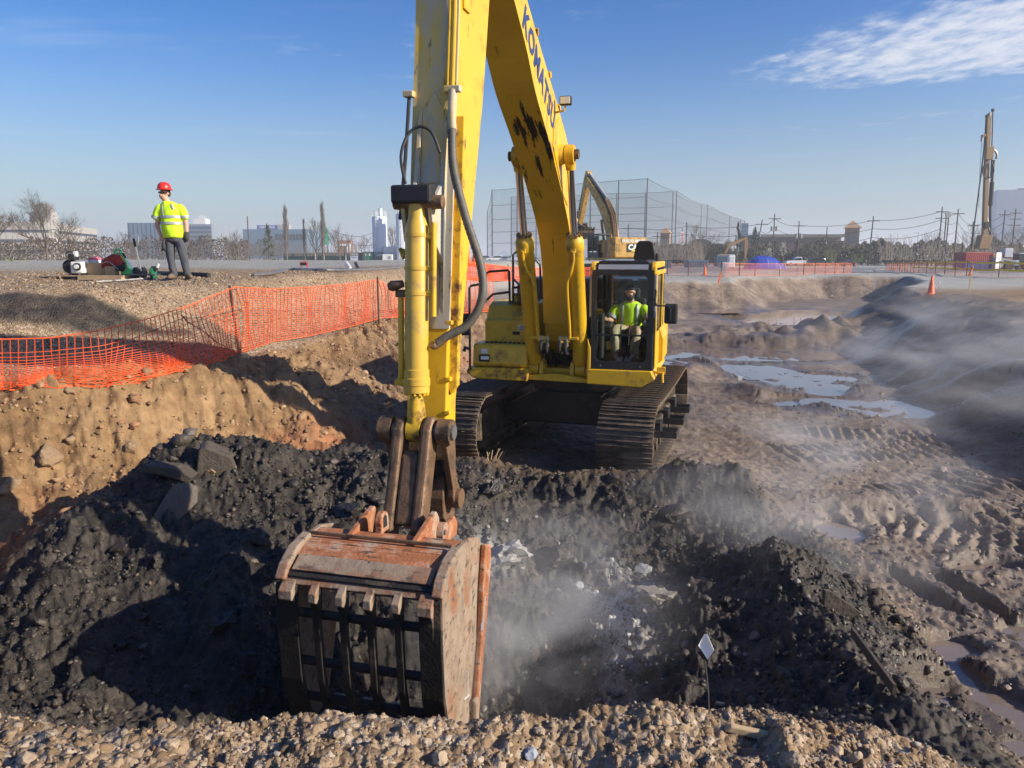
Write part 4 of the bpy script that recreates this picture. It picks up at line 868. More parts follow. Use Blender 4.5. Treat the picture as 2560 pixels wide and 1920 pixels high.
re_ = MB(); re_.tube([tp - d * .26, tp - d * .15, tp], [.058, .075, .085], 16); re_.cyl(tp - Vector((.06, 0, 0)), tp + Vector((.06, 0, 0)), .10, n=20); re_.build('rod_eye', 'yellow_rust', BC, smooth=True)
for dd in (.26, .52, .72):
    MB().tube([bs + d * dd - d * .015, bs + d * dd + d * .015], .101, 28).build('pipe_band', 'yellow_cyl', BC, smooth=True)
    MB().box(bs + d * dd + Vector((.125, -.01, 0)), (.07, .06, .05)).build('pipe_clamp', 'yellow_rust', BC, bevel=.006)
MB().tube([bs + d * .16 + Vector((.15, -.02, 0)), bs + d * .9 + Vector((.15, -.02, 0))], .024, 10).build('steel_pipe', 'yellow', BC, smooth=True)
MB().tube(smooth_path([bs + d * .70 + Vector((-.13, -.02, 0)), bs + d * 1.30 + Vector((-.125, -.02, 0)), bs + d * 1.43 + Vector((-.13, -.01, 0)), bs + d * 1.46 + Vector((-.10, 0, 0))], 5), .024, 10).build('steel_pipe', 'yellow', BC, smooth=True)
MB().box(bs + d * 1.44 + Vector((-.13, 0, 0)), (.10, .08, .05)).build('pipe_port', 'yellow', BC, bevel=.008)
MB().box(bs + d * .72 + Vector((-.13, -.02, 0)), (.08, .06, .06)).build('pipe_clamp', 'grimy_steel', BC, bevel=.01)
MB().tube([bs + d * .64 + Vector((-.10, -.05, 0)), bs + d * .66 + Vector((-.19, -.05, 0)), bs + d * .67 + Vector((-.22, -.05, 0))], [.03, .045, .03], 10).build('grease_fitting', 'grimy_steel', BC, smooth=True)
MB().tube([bs + d * .42 + Vector((-.10, .02, 0)), bs + d * .36 + Vector((-.16, .02, 0))], [.05, .012], 4).build('bracket_tab', 'yellow_rust', BC)
# pipes down the right front of the stick, big sheathed hose
for k, xx in enumerate((.125, .165)):
    MB().tube([Q(on_front(z) + .035, xx, z) for z in (5.0, 4.2, 3.6, 2.98)], .017, 8).build('stick_pipe', 'yellow', ST, smooth=True)
MB().box(Q(on_front(2.95) + .04, .17, 2.95), (.14, .07, .05)).build('pipe_clamp', 'yellow_worn', ST, bevel=.008)
MB().box(Q(on_front(2.95) + .04, -.215, 2.93), (.09, .07, .05)).build('pipe_clamp', 'yellow_worn', ST, bevel=.008)
MB().tube(smooth_path([Q(on_front(2.92) + .05, .175, 2.94), Q(on_front(2.8) + .06, .175, 2.78), Q(on_front(2.7) + .06, .185, 2.60)], 4), .034, 12).build('hose_fitting', 'yellow_worn', ST, smooth=True)
hp = smooth_path([Q(6.85, .19, 2.62), Q(6.92, .225, 2.30), Q(6.98, .34, 1.92), Q(7.02, .48, 1.52), Q(7.06, .50, 1.26), Q(7.10, .40, 1.06), Q(7.16, .24, .96), Q(7.20, .16, .90)], 22)
hb = MB(); hb.tube(hp, [.034 + .004 * (i % 2) for i in range(len(hp))], 12); hb.build('sheathed_hose', 'hose', EX, smooth='all')
MB().tube(smooth_path([Q(7.18, .22, .94), Q(7.21, .15, .88), Q(7.24, .13, .90)], 4), .03, 10).build('hose_fitting', 'grimy_steel', EX, smooth=True)
MB().tube(smooth_path([Q(7.16, -.10, 2.17), Q(7.12, -.15, 2.38), Q(7.02, -.13, 2.56), Q(6.98, -.04, 2.63), Q(6.97, .06, 2.58), Q(6.98, .13, 2.42)], 6), .013, 8).build('grease_hose', 'rubber', EX, smooth=True)
hp = smooth_path([Q(on_front(2.9) + .03, -.215, 2.90), Q(on_front(2.4) + .05, -.225, 2.4), Q(7.0, -.22, 1.9)], 10); MB().tube(hp, .017, 8).build('side_hose', 'rubber', EX, smooth=True)
# long rub rail on the right of the stick
rr_ = MB(); rr_.prism([(-.02, 2.75), (.05, 2.75), (.055, .52), (.0, .44), (-.05, .55)], lambda a, b, w: Q(on_front(b) - .10 + w, .198 + a, b), -.02, .05); rr_.build('hose_guard', 'yellow_rust', ST, bevel=.01)
MB().box(Q(on_front(3.6) - .2, .19, 3.75), (.02, .16, .22)).build('pipe_box', 'yellow', ST, bevel=.01)
for z, s_ in ((1.05, .12), (.12, .1), (.58, .0), (.30, .18)): MB().box(Q(on_front(z) - .02 + s_ * 0, .186, z), (.05, .06, .035)).build('bracket_tab', 'yellow_rust', ST, bevel=.006)
plate([(7.105, -.02), (7.175, -.42), (7.15, -.72), (6.98, -.78), (6.87, -.63), (6.835, -.08), (6.86, .10), (7.08, .16)], -sw - .008, sw + .008).build('stick_end_casting', 'grimy_steel', ST, bevel=.012)
# ---- bucket linkage
LK = (7.56, -.56)
hl = MB()
def lkp(a, b, w): return a
P0, P1 = Vector((CB[0], CB[1])), Vector((LK[0], LK[1])); dv = (P1 - P0).normalized(); nv = Vector((-dv.y, dv.x)); nv = nv if nv.x > 0 else -nv
def lk(t, n_): p = P0 + dv * t + nv * n_; return (p.x, p.y)
LN = (P1 - P0).length
sidep = [lk(-.12, -.02), lk(-.11, .07), lk(.02, .12), lk(.2, .11), lk(LN - .15, .10), lk(LN + .02, .11), lk(LN + .10, .03), lk(LN + .06, -.09), lk(.2, -.08), lk(-.02, -.10)]
for sgn in (-1, 1): plate(sidep, sgn * .075, sgn * .17, hl)
plate([lk(.16, .04), lk(.22, .085), lk(LN - .02, .085), lk(LN - .02, -.05), lk(.2, -.05)], -.075, .075, hl)
HL = hl.build('bucket_link', 'grimy_steel', EX, bevel=.03, seg=3)
MB().cyl(Q(CB[0], -.31, CB[1]), Q(CB[0], .33, CB[1]), .062, n=20).build('link_pin', 'steel', HL, smooth=True)
for sgn in (-1, 1):
    g = MB(); A = Vector((CB[0], CB[1])); B = Vector((7.05, -.44)); dq = (B - A).normalized(); nq = Vector((-dq.y, dq.x)); L_ = (B - A).length
    def gp(t, n_): p = A + dq * t + nq * n_; return (p.x, p.y)
    pts = [gp(L_ * i / 10, (.062 if 2 <= i <= 8 else .085)) for i in range(11)] + [gp(L_ + .07, .04), gp(L_ + .08, 0), gp(L_ + .07, -.04)] + [gp(L_ * i / 10, -(.062 if 2 <= i <= 8 else .085)) for i in range(10, -1, -1)] + [gp(-.07, -.05), gp(-.09, 0), gp(-.07, .05)]
    plate(pts, sgn * .215, sgn * .27, g); G = g.build('guide_link', 'grimy_steel', EX, bevel=.008)
    MB().cyl(Q(CB[0], sgn * .20, CB[1]), Q(CB[0], sgn * .31, CB[1]), .105, n=22).build('link_boss', 'grimy_steel', G, smooth=True)
    MB().cyl(Q(7.05, sgn * .19, -.44), Q(7.05, sgn * .305, -.44), .085, n=20).build('link_boss', 'grimy_steel', G, smooth=True)
# ---- skeleton bucket
def zmap(z): return -.40 + (z + .40) * .72 if z > -.70 else z + .084
def bplate(pts, a, b, mb=None): return plate([(p[0], zmap(p[1])) for p in pts], a, b, mb)
W2 = .625
sidepoly = [(7.52, -.62), (7.60, -.50), (7.90, -.40), (8.22, -.40), (8.52, -.50), (8.63, -.66), (8.66, -1.0), (8.62, -1.42), (8.50, -1.80), (8.25, -2.0), (7.98, -1.98), (7.86, -1.75), (7.70, -1.35), (7.55, -.90)]
BK = thing('tmp', None, None)
bpy.data.objects.remove(BK)
bk = MB(); bplate(sidepoly, W2 - .045, W2, bk); BK = bk.build('bucket', 'muddy_steel', EX, bevel=.01); BK.location = (0, -1.5, -.085); BK.scale = (1, .8, 1)
bk = MB(); bplate(sidepoly, -W2, -W2 + .045, bk); bk.build('side_plate', 'muddy_steel', BK, bevel=.01)
for sgn in (-1, 1):   # cutter wings on the front edge and rim flange
    bplate([(7.56, -.60), (7.40, -.66), (7.38, -.80), (7.52, -1.18), (7.70, -1.62), (7.82, -1.95), (7.96, -1.98), (7.86, -1.72), (7.72, -1.35), (7.66, -.95)], sgn * (W2 + .004), sgn * (W2 + .05)).build('side_cutter', 'rusty_steel', BK, bevel=.012)
    rim = [(8.18, -.37), (8.44, -.42), (8.62, -.54), (8.70, -.66), (8.66, -.70), (8.58, -.62), (8.42, -.50), (8.18, -.44)]
    bplate(rim, sgn * (W2 - .07), sgn * (W2 + .012)).build('edge_flange', 'muddy_steel', BK, bevel=.012)
    bplate([(8.655, -.70), (8.69, -.72), (8.70, -1.0), (8.66, -1.45), (8.54, -1.80), (8.50, -1.78), (8.62, -1.42), (8.655, -1.0)], sgn * (W2 - .16), sgn * (W2 + .006)).build('back_edge_plate', 'bucket_black', BK, bevel=.008)
def strip(p, q, wa, wb, th, name, m_):
    (a, b), (c, e) = p, q; dx, dz = c - a, e - b; l = math.hypot(dx, dz); nx, nz = -dz / l * th, dx / l * th
    bplate([(a, b), (c, e), (c + nx, e + nz), (a + nx, b + nz)], wa, wb).build(name, m_, BK, bevel=.006)
strip((7.95, -.405), (8.28, -.425), -W2 + .045, W2 - .045, -.03, 'top_plate', 'rusty_steel')
strip((8.28, -.43), (8.47, -.50), -W2 + .046, W2 - .046, -.03, 'upper_wrap_plate', 'rusty_steel')
strip((8.46, -.485), (8.61, -.585), -W2 + .09, W2 - .09, -.025, 'wear_plate', 'muddy_steel')
strip((8.47, -.515), (8.64, -.64), -W2 + .047, W2 - .047, -.03, 'lower_wrap_plate', 'bucket_black')
strip((8.20, -.395), (8.20, -.355), -W2 + .05, W2 - .05, .025, 'stiffener_lip', 'grimy_steel')
strip((8.62, -.66), (8.66, -.71), -W2 + .05, W2 - .05, -.05, 'edge_bar', 'muddy_steel')
for k in range(6):
    xx = -W2 + .10 + k * (2 * W2 - .20) / 5; th = .026 if 0 < k < 5 else .05
    bplate([(8.60, -.68), (8.74, -.74), (8.745, -.80), (8.71, -.86), (8.70, -1.0), (8.66, -1.43), (8.55, -1.80), (8.28, -2.05), (8.0, -2.05), (8.0, -1.99), (8.26, -1.98), (8.49, -1.76), (8.60, -1.41), (8.64, -1.0), (8.62, -.80)], xx - th, xx + th).build('back_bar', 'bucket_black', BK, bevel=.006)
    bplate([(8.66, -.66), (8.755, -.735), (8.76, -.80), (8.70, -.83), (8.68, -.72)], xx - th - .003, xx + th + .003).build('bar_end', 'muddy_steel', BK, bevel=.006)
for (s_, z) in ((8.63, -.93), (8.625, -1.30), (8.55, -1.62), (8.35, -1.93), (8.05, -2.0)): MB().cyl(Q(s_, -W2 + .04, zmap(z)), Q(s_, W2 - .04, zmap(z)), .036, n=14).build('cross_rod', 'bucket_black', BK, smooth=True)
for sgn in (-1, 1):
    for w_ in (.215, .60) if False else (.26,):
        bplate([(7.42, -.70), (7.36, -.60), (7.42, -.50), (7.60, -.39), (7.70, -.37), (7.80, -.42), (8.18, -.40), (8.18, -.42), (7.66, -.45)], 0, 0)
    eye = [(7.62 + .10 * math.cos(R(t)), -.47 + .10 * math.sin(R(t))) for t in range(30, 211, 20)]
    bplate([(8.18, -.41), (7.95, -.41), (7.55, -.66), (7.50, -.60)] + [(7.53, -.50), (7.55, -.34), (7.62, -.25), (7.70, -.26), (8.18, -.39)][::1], sgn * .24, sgn * .285).build('hinge_ear', 'rusty_steel', BK, bevel=.01)
    bplate([(7.02, -.74), (7.0, -.60), (7.08, -.50), (7.2, -.52), (7.60, -.55), (7.60, -.72)], sgn * .24, sgn * .285).build('hinge_ear', 'rusty_steel', BK, bevel=.01)
    MB().cyl(Q(LK[0], sgn * .285, LK[1] + .08), Q(LK[0], sgn * .34, LK[1] + .08), .085, n=22).build('pin_collar', 'rusty_steel', BK, smooth=True)
    MB().cyl(Q(LK[0] + .05, sgn * .33, LK[1] + .10), Q(LK[0] + .05, sgn * .355, LK[1] + .10), .022, n=10).build('pin_bolt', 'steel', BK, smooth=True)
lug = MB(); n = 14; oo = [(7.98, -.42), (7.98, -.33)] + [(7.90 + .09 * math.cos(R(t)), -.29 + .10 * math.sin(R(t))) for t in range(0, 181, 15)] + [(7.80, -.42)]
bplate(oo, -.11, -.055, lug); lug.build('lifting_eye', 'rusty_steel', BK, bevel=.008)
bplate([(7.86, -.36), (7.865, -.25), (7.90, -.225), (7.935, -.25), (7.94, -.36)], -.115, -.050).build('eye_hole', 'black_matte', BK)
for k in range(5):
    xx = -W2 + .12 + k * (2 * W2 - .24) / 4
    bplate([(8.02, -1.96), (7.96, -2.04), (7.80, -2.16), (7.66, -2.24), (7.72, -2.12), (7.88, -1.92)], xx - .045, xx + .045).build('tooth', 'steel', BK, bevel=.012)
MB().box(Q(7.90, W2 + .035, -1.80), (.05, .10, .22)).build('corner_adapter', 'muddy_steel', BK, bevel=.02)
mk = MB(); mk.bar(Q(7.62, W2 + .0505, -.95), Q(7.72, W2 + .0505, -1.20), .002, .022, (1, 0, 0)); mk.bar(Q(7.575, W2 + .0505, -.95), Q(7.63, W2 + .0505, -.93), .002, .022, (1, 0, 0)); mk.bar(Q(8.02, W2 + .003, -1.42), Q(8.04, W2 + .003, -1.62), .004, .02, (1, 0, 0)); mk.bar(Q(8.11, W2 + .003, -1.61), Q(7.98, W2 + .003, -1.63), .004, .02, (1, 0, 0)); mk.build('paint_mark', 'white_paint', BK)
# ------------------------------------------------------------------ people
def hit(u, v, y0=1.6, y1=150.0):
    """point of the ground seen at photo pixel (u, v)"""
    ys = np.geomspace(y0, y1, 1500); p0 = at(u, v, 1.0); sl = p0.z - CAM_Z
    xs = p0.x * ys; zs = CAM_Z + sl * ys; g = ground(xs, ys); k = np.where(g >= zs)[0]
    i = k[0] if len(k) else len(ys) - 1
    return Vector((xs[i], ys[i], g[i]))
def skin_body(name, V, E, parent, mat_, root, sub=2):
    keys = list(V); idx = {k: i for i, k in enumerate(keys)}
    me = bpy.data.meshes.new(name); me.from_pydata([V[k][0] for k in keys], [(idx[a], idx[b]) for a, b in E], []); me.update()
    o = bpy.data.objects.new(name, me); COL.objects.link(o); o.parent = parent; me.materials.append(M[mat_])
    md = o.modifiers.new('skin', 'SKIN'); md.use_smooth_shade = True
    if not me.skin_vertices: me.attributes.new('skin_vertices', 'FLOAT2', 'POINT')
    for i, k in enumerate(keys):
        r = V[k][1]; r = (r, r) if isinstance(r, (int, float)) else r
        me.skin_vertices[0].data[i].radius = r; me.skin_vertices[0].data[i].use_root = (k == root)
    s = o.modifiers.new('sub', 'SUBSURF'); s.levels = s.render_levels = sub
    return o
def ring_path(pts, rads, ratio=1.0):
    out = []; n = len(pts); pts = [Vector(p) for p in pts]
    for i, p in enumerate(pts):
        d = (pts[min(i + 1, n - 1)] - pts[max(i - 1, 0)]).normalized(); a = Vector((0, 1, 0)) if abs(d.y) < .8 else Vector((1, 0, 0))
        x_ = a.cross(d).normalized(); y_ = d.cross(x_); out.append((p, rads[i], rads[i] * ratio, x_, y_))
    return out
def fingers(V, E, hand, wrist, side, curl=0.5, tag_=''):
    h = Vector(hand); w = Vector(wrist); d = (h - w).normalized(); ac = d.cross(Vector((0, 1, 0))).normalized() * side; nf = d.cross(ac)
    for i, ln in enumerate((.075, .085, .08, .06)):
        b = h + d * .03 + ac * (.03 - .02 * i); k1, k2, k3 = (f'{tag_}f{i}a', f'{tag_}f{i}b', f'{tag_}f{i}c')
        V[k1] = (b, .0095); V[k2] = (b + d * ln * .5 + nf * .2 * ln * curl, .009); V[k3] = (b + d * ln * .8 + nf * ln * .8 * curl, .008)
        E += [(tag_ + 'hand', k1), (k1, k2), (k2, k3)]
    t = h - d * .02 + ac * .035; V[tag_ + 't1'] = (t, .011); V[tag_ + 't2'] = (t + d * .04 + ac * .025, .0095); E += [(tag_ + 'hand', tag_ + 't1'), (tag_ + 't1', tag_ + 't2')]
def head_parts(P, c, yaw, pitch=0.0):
    """skull surface details around head centre c; yaw: turn, positive to viewer's left"""
    Rm = Euler((pitch, 0, -yaw)).to_matrix()
    return lambda x_, y_, z_: Vector(c) + Rm @ Vector((x_, y_, z_))
def crease(o, st):
    t = bpy.data.textures.new('cloth_folds', 'CLOUDS'); t.noise_scale = .11; t.noise_depth = 2
    d = o.modifiers.new('folds', 'DISPLACE'); d.texture = t; d.strength = st; d.mid_level = .5; d.texture_coords = 'LOCAL'; return o
pos = hit(447, 698)
MAN = thing('person', 'worker in red hard hat and yellow shirt standing on the embankment', 'person', pos, R(5)); MAN.scale = (1.0, 1.0, 1.09)
HC = (-.175, .0, 1.655)
V = {'pelvis': ((-.02, 0, .88), (.15, .13)), 'belly': ((-.05, -.01, 1.05), (.15, .13)), 'chest': ((-.06, 0, 1.30), (.14, .11)), 'neck0': ((-.12, .0, 1.47), .075), 'neck1': ((-.155, .0, 1.55), .068), 'jaw': ((-.185, -.015, 1.605), (.085, .095)), 'skull': ((-.172, .005, 1.70), (.098, .112)), 'crown': ((-.17, .012, 1.78), (.07, .08)),
     'nose': ((-.232, -.120, 1.648), .016), 'ear': ((-.095, .0, 1.66), .018),
     'lsh': ((-.27, 0, 1.38), .06), 'lel': ((-.375, -.01, 1.06), .052), 'lwr': ((-.30, -.05, .87), .036), 'lhand': ((-.262, -.06, .815), (.045, .028)),
     'rsh': ((.14, 0, 1.38), .06), 'rel': ((.235, .02, 1.08), .052), 'rwr': ((.245, -.03, .90), .036), 'rhand': ((.24, -.04, .835), (.045, .028)),
     'lhip': ((-.12, 0, .78), .10), 'lkn': ((-.135, -.03, .43), .065), 'lank': ((-.09, .0, .09), .045), 'ltoe': ((-.13, -.15, .045), .04),
     'rhip': ((.09, 0, .78), .10), 'rkn': ((.14, -.03, .43), .065), 'rank': ((.185, .02, .09), .045), 'rtoe': ((.265, -.10, .04), .04)}
E = [('pelvis', 'belly'), ('belly', 'chest'), ('chest', 'neck0'), ('neck0', 'neck1'), ('neck1', 'jaw'), ('jaw', 'skull'), ('skull', 'crown'), ('jaw', 'nose'), ('skull', 'ear'), ('chest', 'lsh'), ('lsh', 'lel'), ('lel', 'lwr'), ('lwr', 'lhand'), ('chest', 'rsh'), ('rsh', 'rel'), ('rel', 'rwr'), ('rwr', 'rhand'),
     ('pelvis', 'lhip'), ('lhip', 'lkn'), ('lkn', 'lank'), ('lank', 'ltoe'), ('pelvis', 'rhip'), ('rhip', 'rkn'), ('rkn', 'rank'), ('rank', 'rtoe')]
fingers(V, E, V['lhand'][0], V['lwr'][0], 1, .7, 'l'); fingers(V, E, V['rhand'][0], V['rwr'][0], -1, .7, 'r')
skin_body('body', V, E, MAN, 'skin', 'pelvis')
TOR = [(.795, -.03, .205, .165), (.84, -.035, .225, .185), (.95, -.05, .225, .195), (1.08, -.06, .228, .195), (1.20, -.06, .225, .180), (1.32, -.065, .228, .165), (1.40, -.07, .222, .150), (1.46, -.08, .18, .130), (1.50, -.10, .125, .105), (1.53, -.125, .088, .09)]
def torso(z): return [np.interp(z, [t[0] for t in TOR], [t[k] for t in TOR]) for k in (1, 2, 3)]
sh = MB(); sh.loft([((c, -.01, z), rx, ry) for z, c, rx, ry in TOR], 22)
sh.loft(ring_path([(-.20, 0, 1.43), (-.30, 0, 1.38), (-.36, -.005, 1.26), (-.385, -.01, 1.14)], [.085, .10, .10, .092]), 14)
sh.loft(ring_path([(.06, 0, 1.43), (.15, 0, 1.38), (.20, .005, 1.27), (.225, .01, 1.15)], [.085, .10, .10, .092]), 14)
SH = sh.build('shirt', 'hivis', MAN, smooth='all', subsurf=2); crease(SH, .022)
for za, zb in ((1.195, 1.245), (1.07, 1.12)):
    bnd = MB(); bnd.loft([((torso(z)[0], -.01, z), torso(z)[1] + .011, torso(z)[2] + .011) for z in (za, (za + zb) / 2, zb)], 22, caps=False); bnd.build('reflective_band', 'reflective', SH, smooth='all')
def strip_on(x0, x1, z0, z1, w):
    mb = MB(); k = 8
    for i in range(k + 1):
        z = z0 + (z1 - z0) * i / k; xx = x0 + (x1 - x0) * i / k; c, rx, ry = torso(z)
        for dxx in (-w / 2, w / 2):
            q = max(0.05, 1 - ((xx + dxx - c) / rx) ** 2); mb.v.append((xx + dxx, -.01 - (ry + .014) * math.sqrt(q), z))
    for i in range(k): mb.f.append((2 * i, 2 * i + 1, 2 * i + 3, 2 * i + 2))
    o = mb.build('reflective_strip', 'reflective', SH, smooth='all'); s = o.modifiers.new('t', 'SOLIDIFY'); s.thickness = .004
strip_on(-.19, -.22, 1.215, 1.46, .052); strip_on(.045, .0, 1.36, 1.465, .048)
for p, q, r in (((-.37, -.008, 1.235), (-.38, -.01, 1.185), .103), ((.208, .006, 1.245), (.218, .008, 1.195), .103)): MB().tube([p, q], r, 16, caps=False).build('sleeve_band', 'reflective', SH, smooth='all')
tr = MB()
tr.loft([((-.03, 0, .70), .17, .14), ((-.03, 0, .78), .205, .16), ((-.03, 0, .90), .205, .16)], 18)
tr.loft(ring_path([(-.115, 0, .82), (-.135, -.01, .66), (-.135, -.03, .43), (-.12, -.02, .28), (-.095, 0, .12), (-.09, 0, .05)], [.115, .112, .088, .08, .078, .082], 1.0), 14)
tr.loft(ring_path([(.07, 0, .82), (.10, -.01, .66), (.14, -.03, .43), (.16, -.01, .28), (.18, .015, .12), (.185, .02, .05)], [.115, .112, .088, .08, .078, .082], 1.0), 14)
crease(tr.build('trousers', 'jeans', MAN, smooth='all', subsurf=2), .03)
for (ax, ay, tx, ty) in ((-.09, .01, -.15, -.17), (.185, .03, .30, -.12)):
    b = MB(); d = Vector((tx - ax, ty - ay, 0)); n_ = Vector((-d.y, d.x, 0)).normalized(); dn_ = d.normalized()
    b.loft([(Vector((ax, ay, .045)) - dn_ * .09, .01, .02, n_, Vector((0, 0, 1))), (Vector((ax, ay, .06)) - dn_ * .07, .045, .058, n_, Vector((0, 0, 1))), (Vector((ax, ay, .075)), .055, .075, n_, Vector((0, 0, 1))), (Vector((ax, ay, .055)) + d * .6, .055, .055, n_, Vector((0, 0, 1))), (Vector((tx, ty, .045)), .045, .042, n_, Vector((0, 0, 1))), (Vector((tx, ty, .035)) + dn_ * .035, .015, .018, n_, Vector((0, 0, 1)))], 12)
    b.tube([(ax, ay, .07), (ax, ay, .17)], [.062, .058], 12); b.build('boot', 'leather', MAN, smooth='all')
hh = MB(); hc = Vector((-.172, .005, 1.752)); hh.lathe([(.168, -.01), (.172, .0), (.142, .012), (.140, .045), (.128, .085), (.10, .118), (.058, .138), (.01, .144)], hc, 26, 1.0, 1.08); hh.box(hc + Vector((0, 0, .118)), (.03, .2, .022)); HH = hh.build('hard_hat', 'red_plastic', MAN, smooth=True)
sg = MB(); sg.tube(smooth_path([(-.085, -.075, 1.69), (-.135, -.118, 1.692), (-.20, -.126, 1.692), (-.255, -.095, 1.69), (-.274, -.04, 1.69)], 5), [.008] + [.016] * 19 + [.008], 8); sg.build('sunglasses', 'black_matte', MAN, smooth='all')
hb = MB(); hb.loft([((-.110, .055, 1.62), .035, .05), ((-.115, .055, 1.68), .05, .07), ((-.13, .045, 1.75), .06, .08)], 12); hb.build('hair', 'hair', MAN, smooth='all')
gl = MB(); gl.tube([(.243, -.02, .915), (.245, -.04, .86), (.24, -.045, .80), (.232, -.06, .745)], [.05, .056, .055, .03], 10); gl.build('work_glove', 'glove', MAN, smooth='all')
gl = MB(); gl.tube([(-.235, -.085, .83), (-.235, -.09, .76), (-.24, -.09, .68), (-.245, -.09, .62)], [.02, .04, .045, .02], 8)
for k in (-1, 0, 1): gl.tube([(-.24 + .025 * k, -.09, .68), (-.25 + .035 * k, -.09, .60)], [.018, .012], 6)
o = gl.build('work_gloves', 'glove', None, smooth='all'); o.location = pos; o.rotation_euler = (0, 0, R(5)); tag(o, 'dark work gloves dangling from the standing worker\'s hand', 'gloves')

# operator inside the cab
EXM = Matrix.Translation((1.10, 13.2, -1.6)) @ Matrix.Rotation(R(-15), 4, 'Z')
OP = thing('person', 'bearded operator in lime shirt and khaki trousers seated in the excavator cab', 'person', EXM @ Vector((.99, -.62, 1.60)), R(-15))
Oz = lambda x_, y_, z_: (x_ - .99, y_ + .62, z_ - 1.60)
V = {'pelvis': (Oz(.99, -.60, 2.02), (.15, .12)), 'belly': (Oz(.99, -.60, 2.16), (.13, .10)), 'chest': (Oz(.99, -.62, 2.34), (.12, .09)), 'neck0': (Oz(.99, -.65, 2.47), .065), 'neck1': (Oz(.99, -.69, 2.53), .058), 'jaw': (Oz(.99, -.74, 2.57), (.068, .078)), 'skull': (Oz(.99, -.735, 2.655), (.078, .092)), 'crown': (Oz(.99, -.72, 2.71), (.055, .065)), 'nose': (Oz(1.0, -.845, 2.60), .013), 'lear': (Oz(.905, -.72, 2.63), .014), 'rear': (Oz(1.075, -.72, 2.63), .014),
     'lsh': (Oz(.80, -.62, 2.40), .06), 'lel': (Oz(.70, -.72, 2.18), .045), 'lwr': (Oz(.685, -.98, 2.22), .033), 'lhand': (Oz(.695, -1.06, 2.24), (.04, .028)),
     'rsh': (Oz(1.18, -.62, 2.40), .06), 'rel': (Oz(1.29, -.72, 2.18), .045), 'rwr': (Oz(1.305, -.98, 2.21), .033), 'rhand': (Oz(1.30, -1.06, 2.23), (.04, .028)),
     'lhip': (Oz(.90, -.72, 2.02), .085), 'lkn': (Oz(.80, -1.16, 2.07), .062), 'lank': (Oz(.86, -1.32, 1.72), .042), 'ltoe': (Oz(.87, -1.46, 1.66), .036),
     'rhip': (Oz(1.08, -.72, 2.02), .085), 'rkn': (Oz(1.17, -1.16, 2.07), .062), 'rank': (Oz(1.13, -1.32, 1.72), .042), 'rtoe': (Oz(1.10, -1.46, 1.66), .036)}
E = [('pelvis', 'belly'), ('belly', 'chest'), ('chest', 'neck0'), ('neck0', 'neck1'), ('neck1', 'jaw'), ('jaw', 'skull'), ('skull', 'crown'), ('jaw', 'nose'), ('skull', 'lear'), ('skull', 'rear'), ('chest', 'lsh'), ('lsh', 'lel'), ('lel', 'lwr'), ('lwr', 'lhand'), ('chest', 'rsh'), ('rsh', 'rel'), ('rel', 'rwr'), ('rwr', 'rhand'),
     ('pelvis', 'lhip'), ('lhip', 'lkn'), ('lkn', 'lank'), ('lank', 'ltoe'), ('pelvis', 'rhip'), ('rhip', 'rkn'), ('rkn', 'rank'), ('rank', 'rtoe')]
fingers(V, E, V['lhand'][0], V['lwr'][0], 1, .9, 'l'); fingers(V, E, V['rhand'][0], V['rwr'][0], -1, .9, 'r')
skin_body('body', V, E, OP, 'skin', 'pelvis')
T2 = [(2.02, .18, .14), (2.10, .195, .155), (2.22, .195, .155), (2.34, .205, .145), (2.42, .195, .125), (2.46, .15, .10), (2.49, .085, .075)]
sh = MB(); sh.loft([(Oz(.99, -.60 - .05 * (z - 2.0), z), rx, ry) for z, rx, ry in T2], 20)
for sx, ex in ((.82, .70), (1.16, 1.285)): sh.loft(ring_path([Oz(sx, -.62, 2.41), Oz((sx + ex) / 2 + (.02 if ex > 1 else -.02), -.65, 2.34), Oz(ex, -.70, 2.22)], [.075, .085, .085]), 14)
SH2 = sh.build('shirt', 'hivis', OP, smooth='all', subsurf=2); crease(SH2, .018)
for x0 in (.865, 1.115):
    mb = MB(); k = 7
    for i in range(k + 1):
        z = 2.08 + i * .375 / k; rx = np.interp(z, [t[0] for t in T2], [t[1] for t in T2]); ry = np.interp(z, [t[0] for t in T2], [t[2] for t in T2])
        for dxx in (-.024, .024): q = max(.05, 1 - ((x0 + dxx - .99) / rx) ** 2); mb.v.append(Oz(x0 + dxx, -.60 - .05 * (z - 2) - (ry + .013) * math.sqrt(q), z))
    for i in range(k): mb.f.append((2 * i, 2 * i + 1, 2 * i + 3, 2 * i + 2))
    o = mb.build('reflective_strip', 'reflective', SH2, smooth='all'); s = o.modifiers.new('t', 'SOLIDIFY'); s.thickness = .004
for ex, sx in ((.70, .79), (1.285, 1.195)): MB().tube([Oz(ex * .75 + sx * .25, -.68, 2.265), Oz(ex, -.70, 2.225)], .088, 14, caps=False).build('sleeve_band', 'reflective', SH2, smooth='all')
tr = MB()
tr.loft([(Oz(.99, -.58, 1.94), .16, .14), (Oz(.99, -.60, 2.06), .185, .15)], 16)
for hx, kx, ax in ((.90, .80, .86), (1.08, 1.17, 1.13)): tr.loft(ring_path([Oz(hx, -.66, 2.02), Oz((hx + kx) / 2, -.95, 2.05), Oz(kx, -1.15, 2.06), Oz(kx * .8 + ax * .2, -1.23, 1.98), Oz(ax, -1.31, 1.80), Oz(ax, -1.33, 1.71)], [.105, .098, .085, .08, .07, .072]), 14)
crease(tr.build('trousers', 'khaki', OP, smooth='all', subsurf=2), .025)
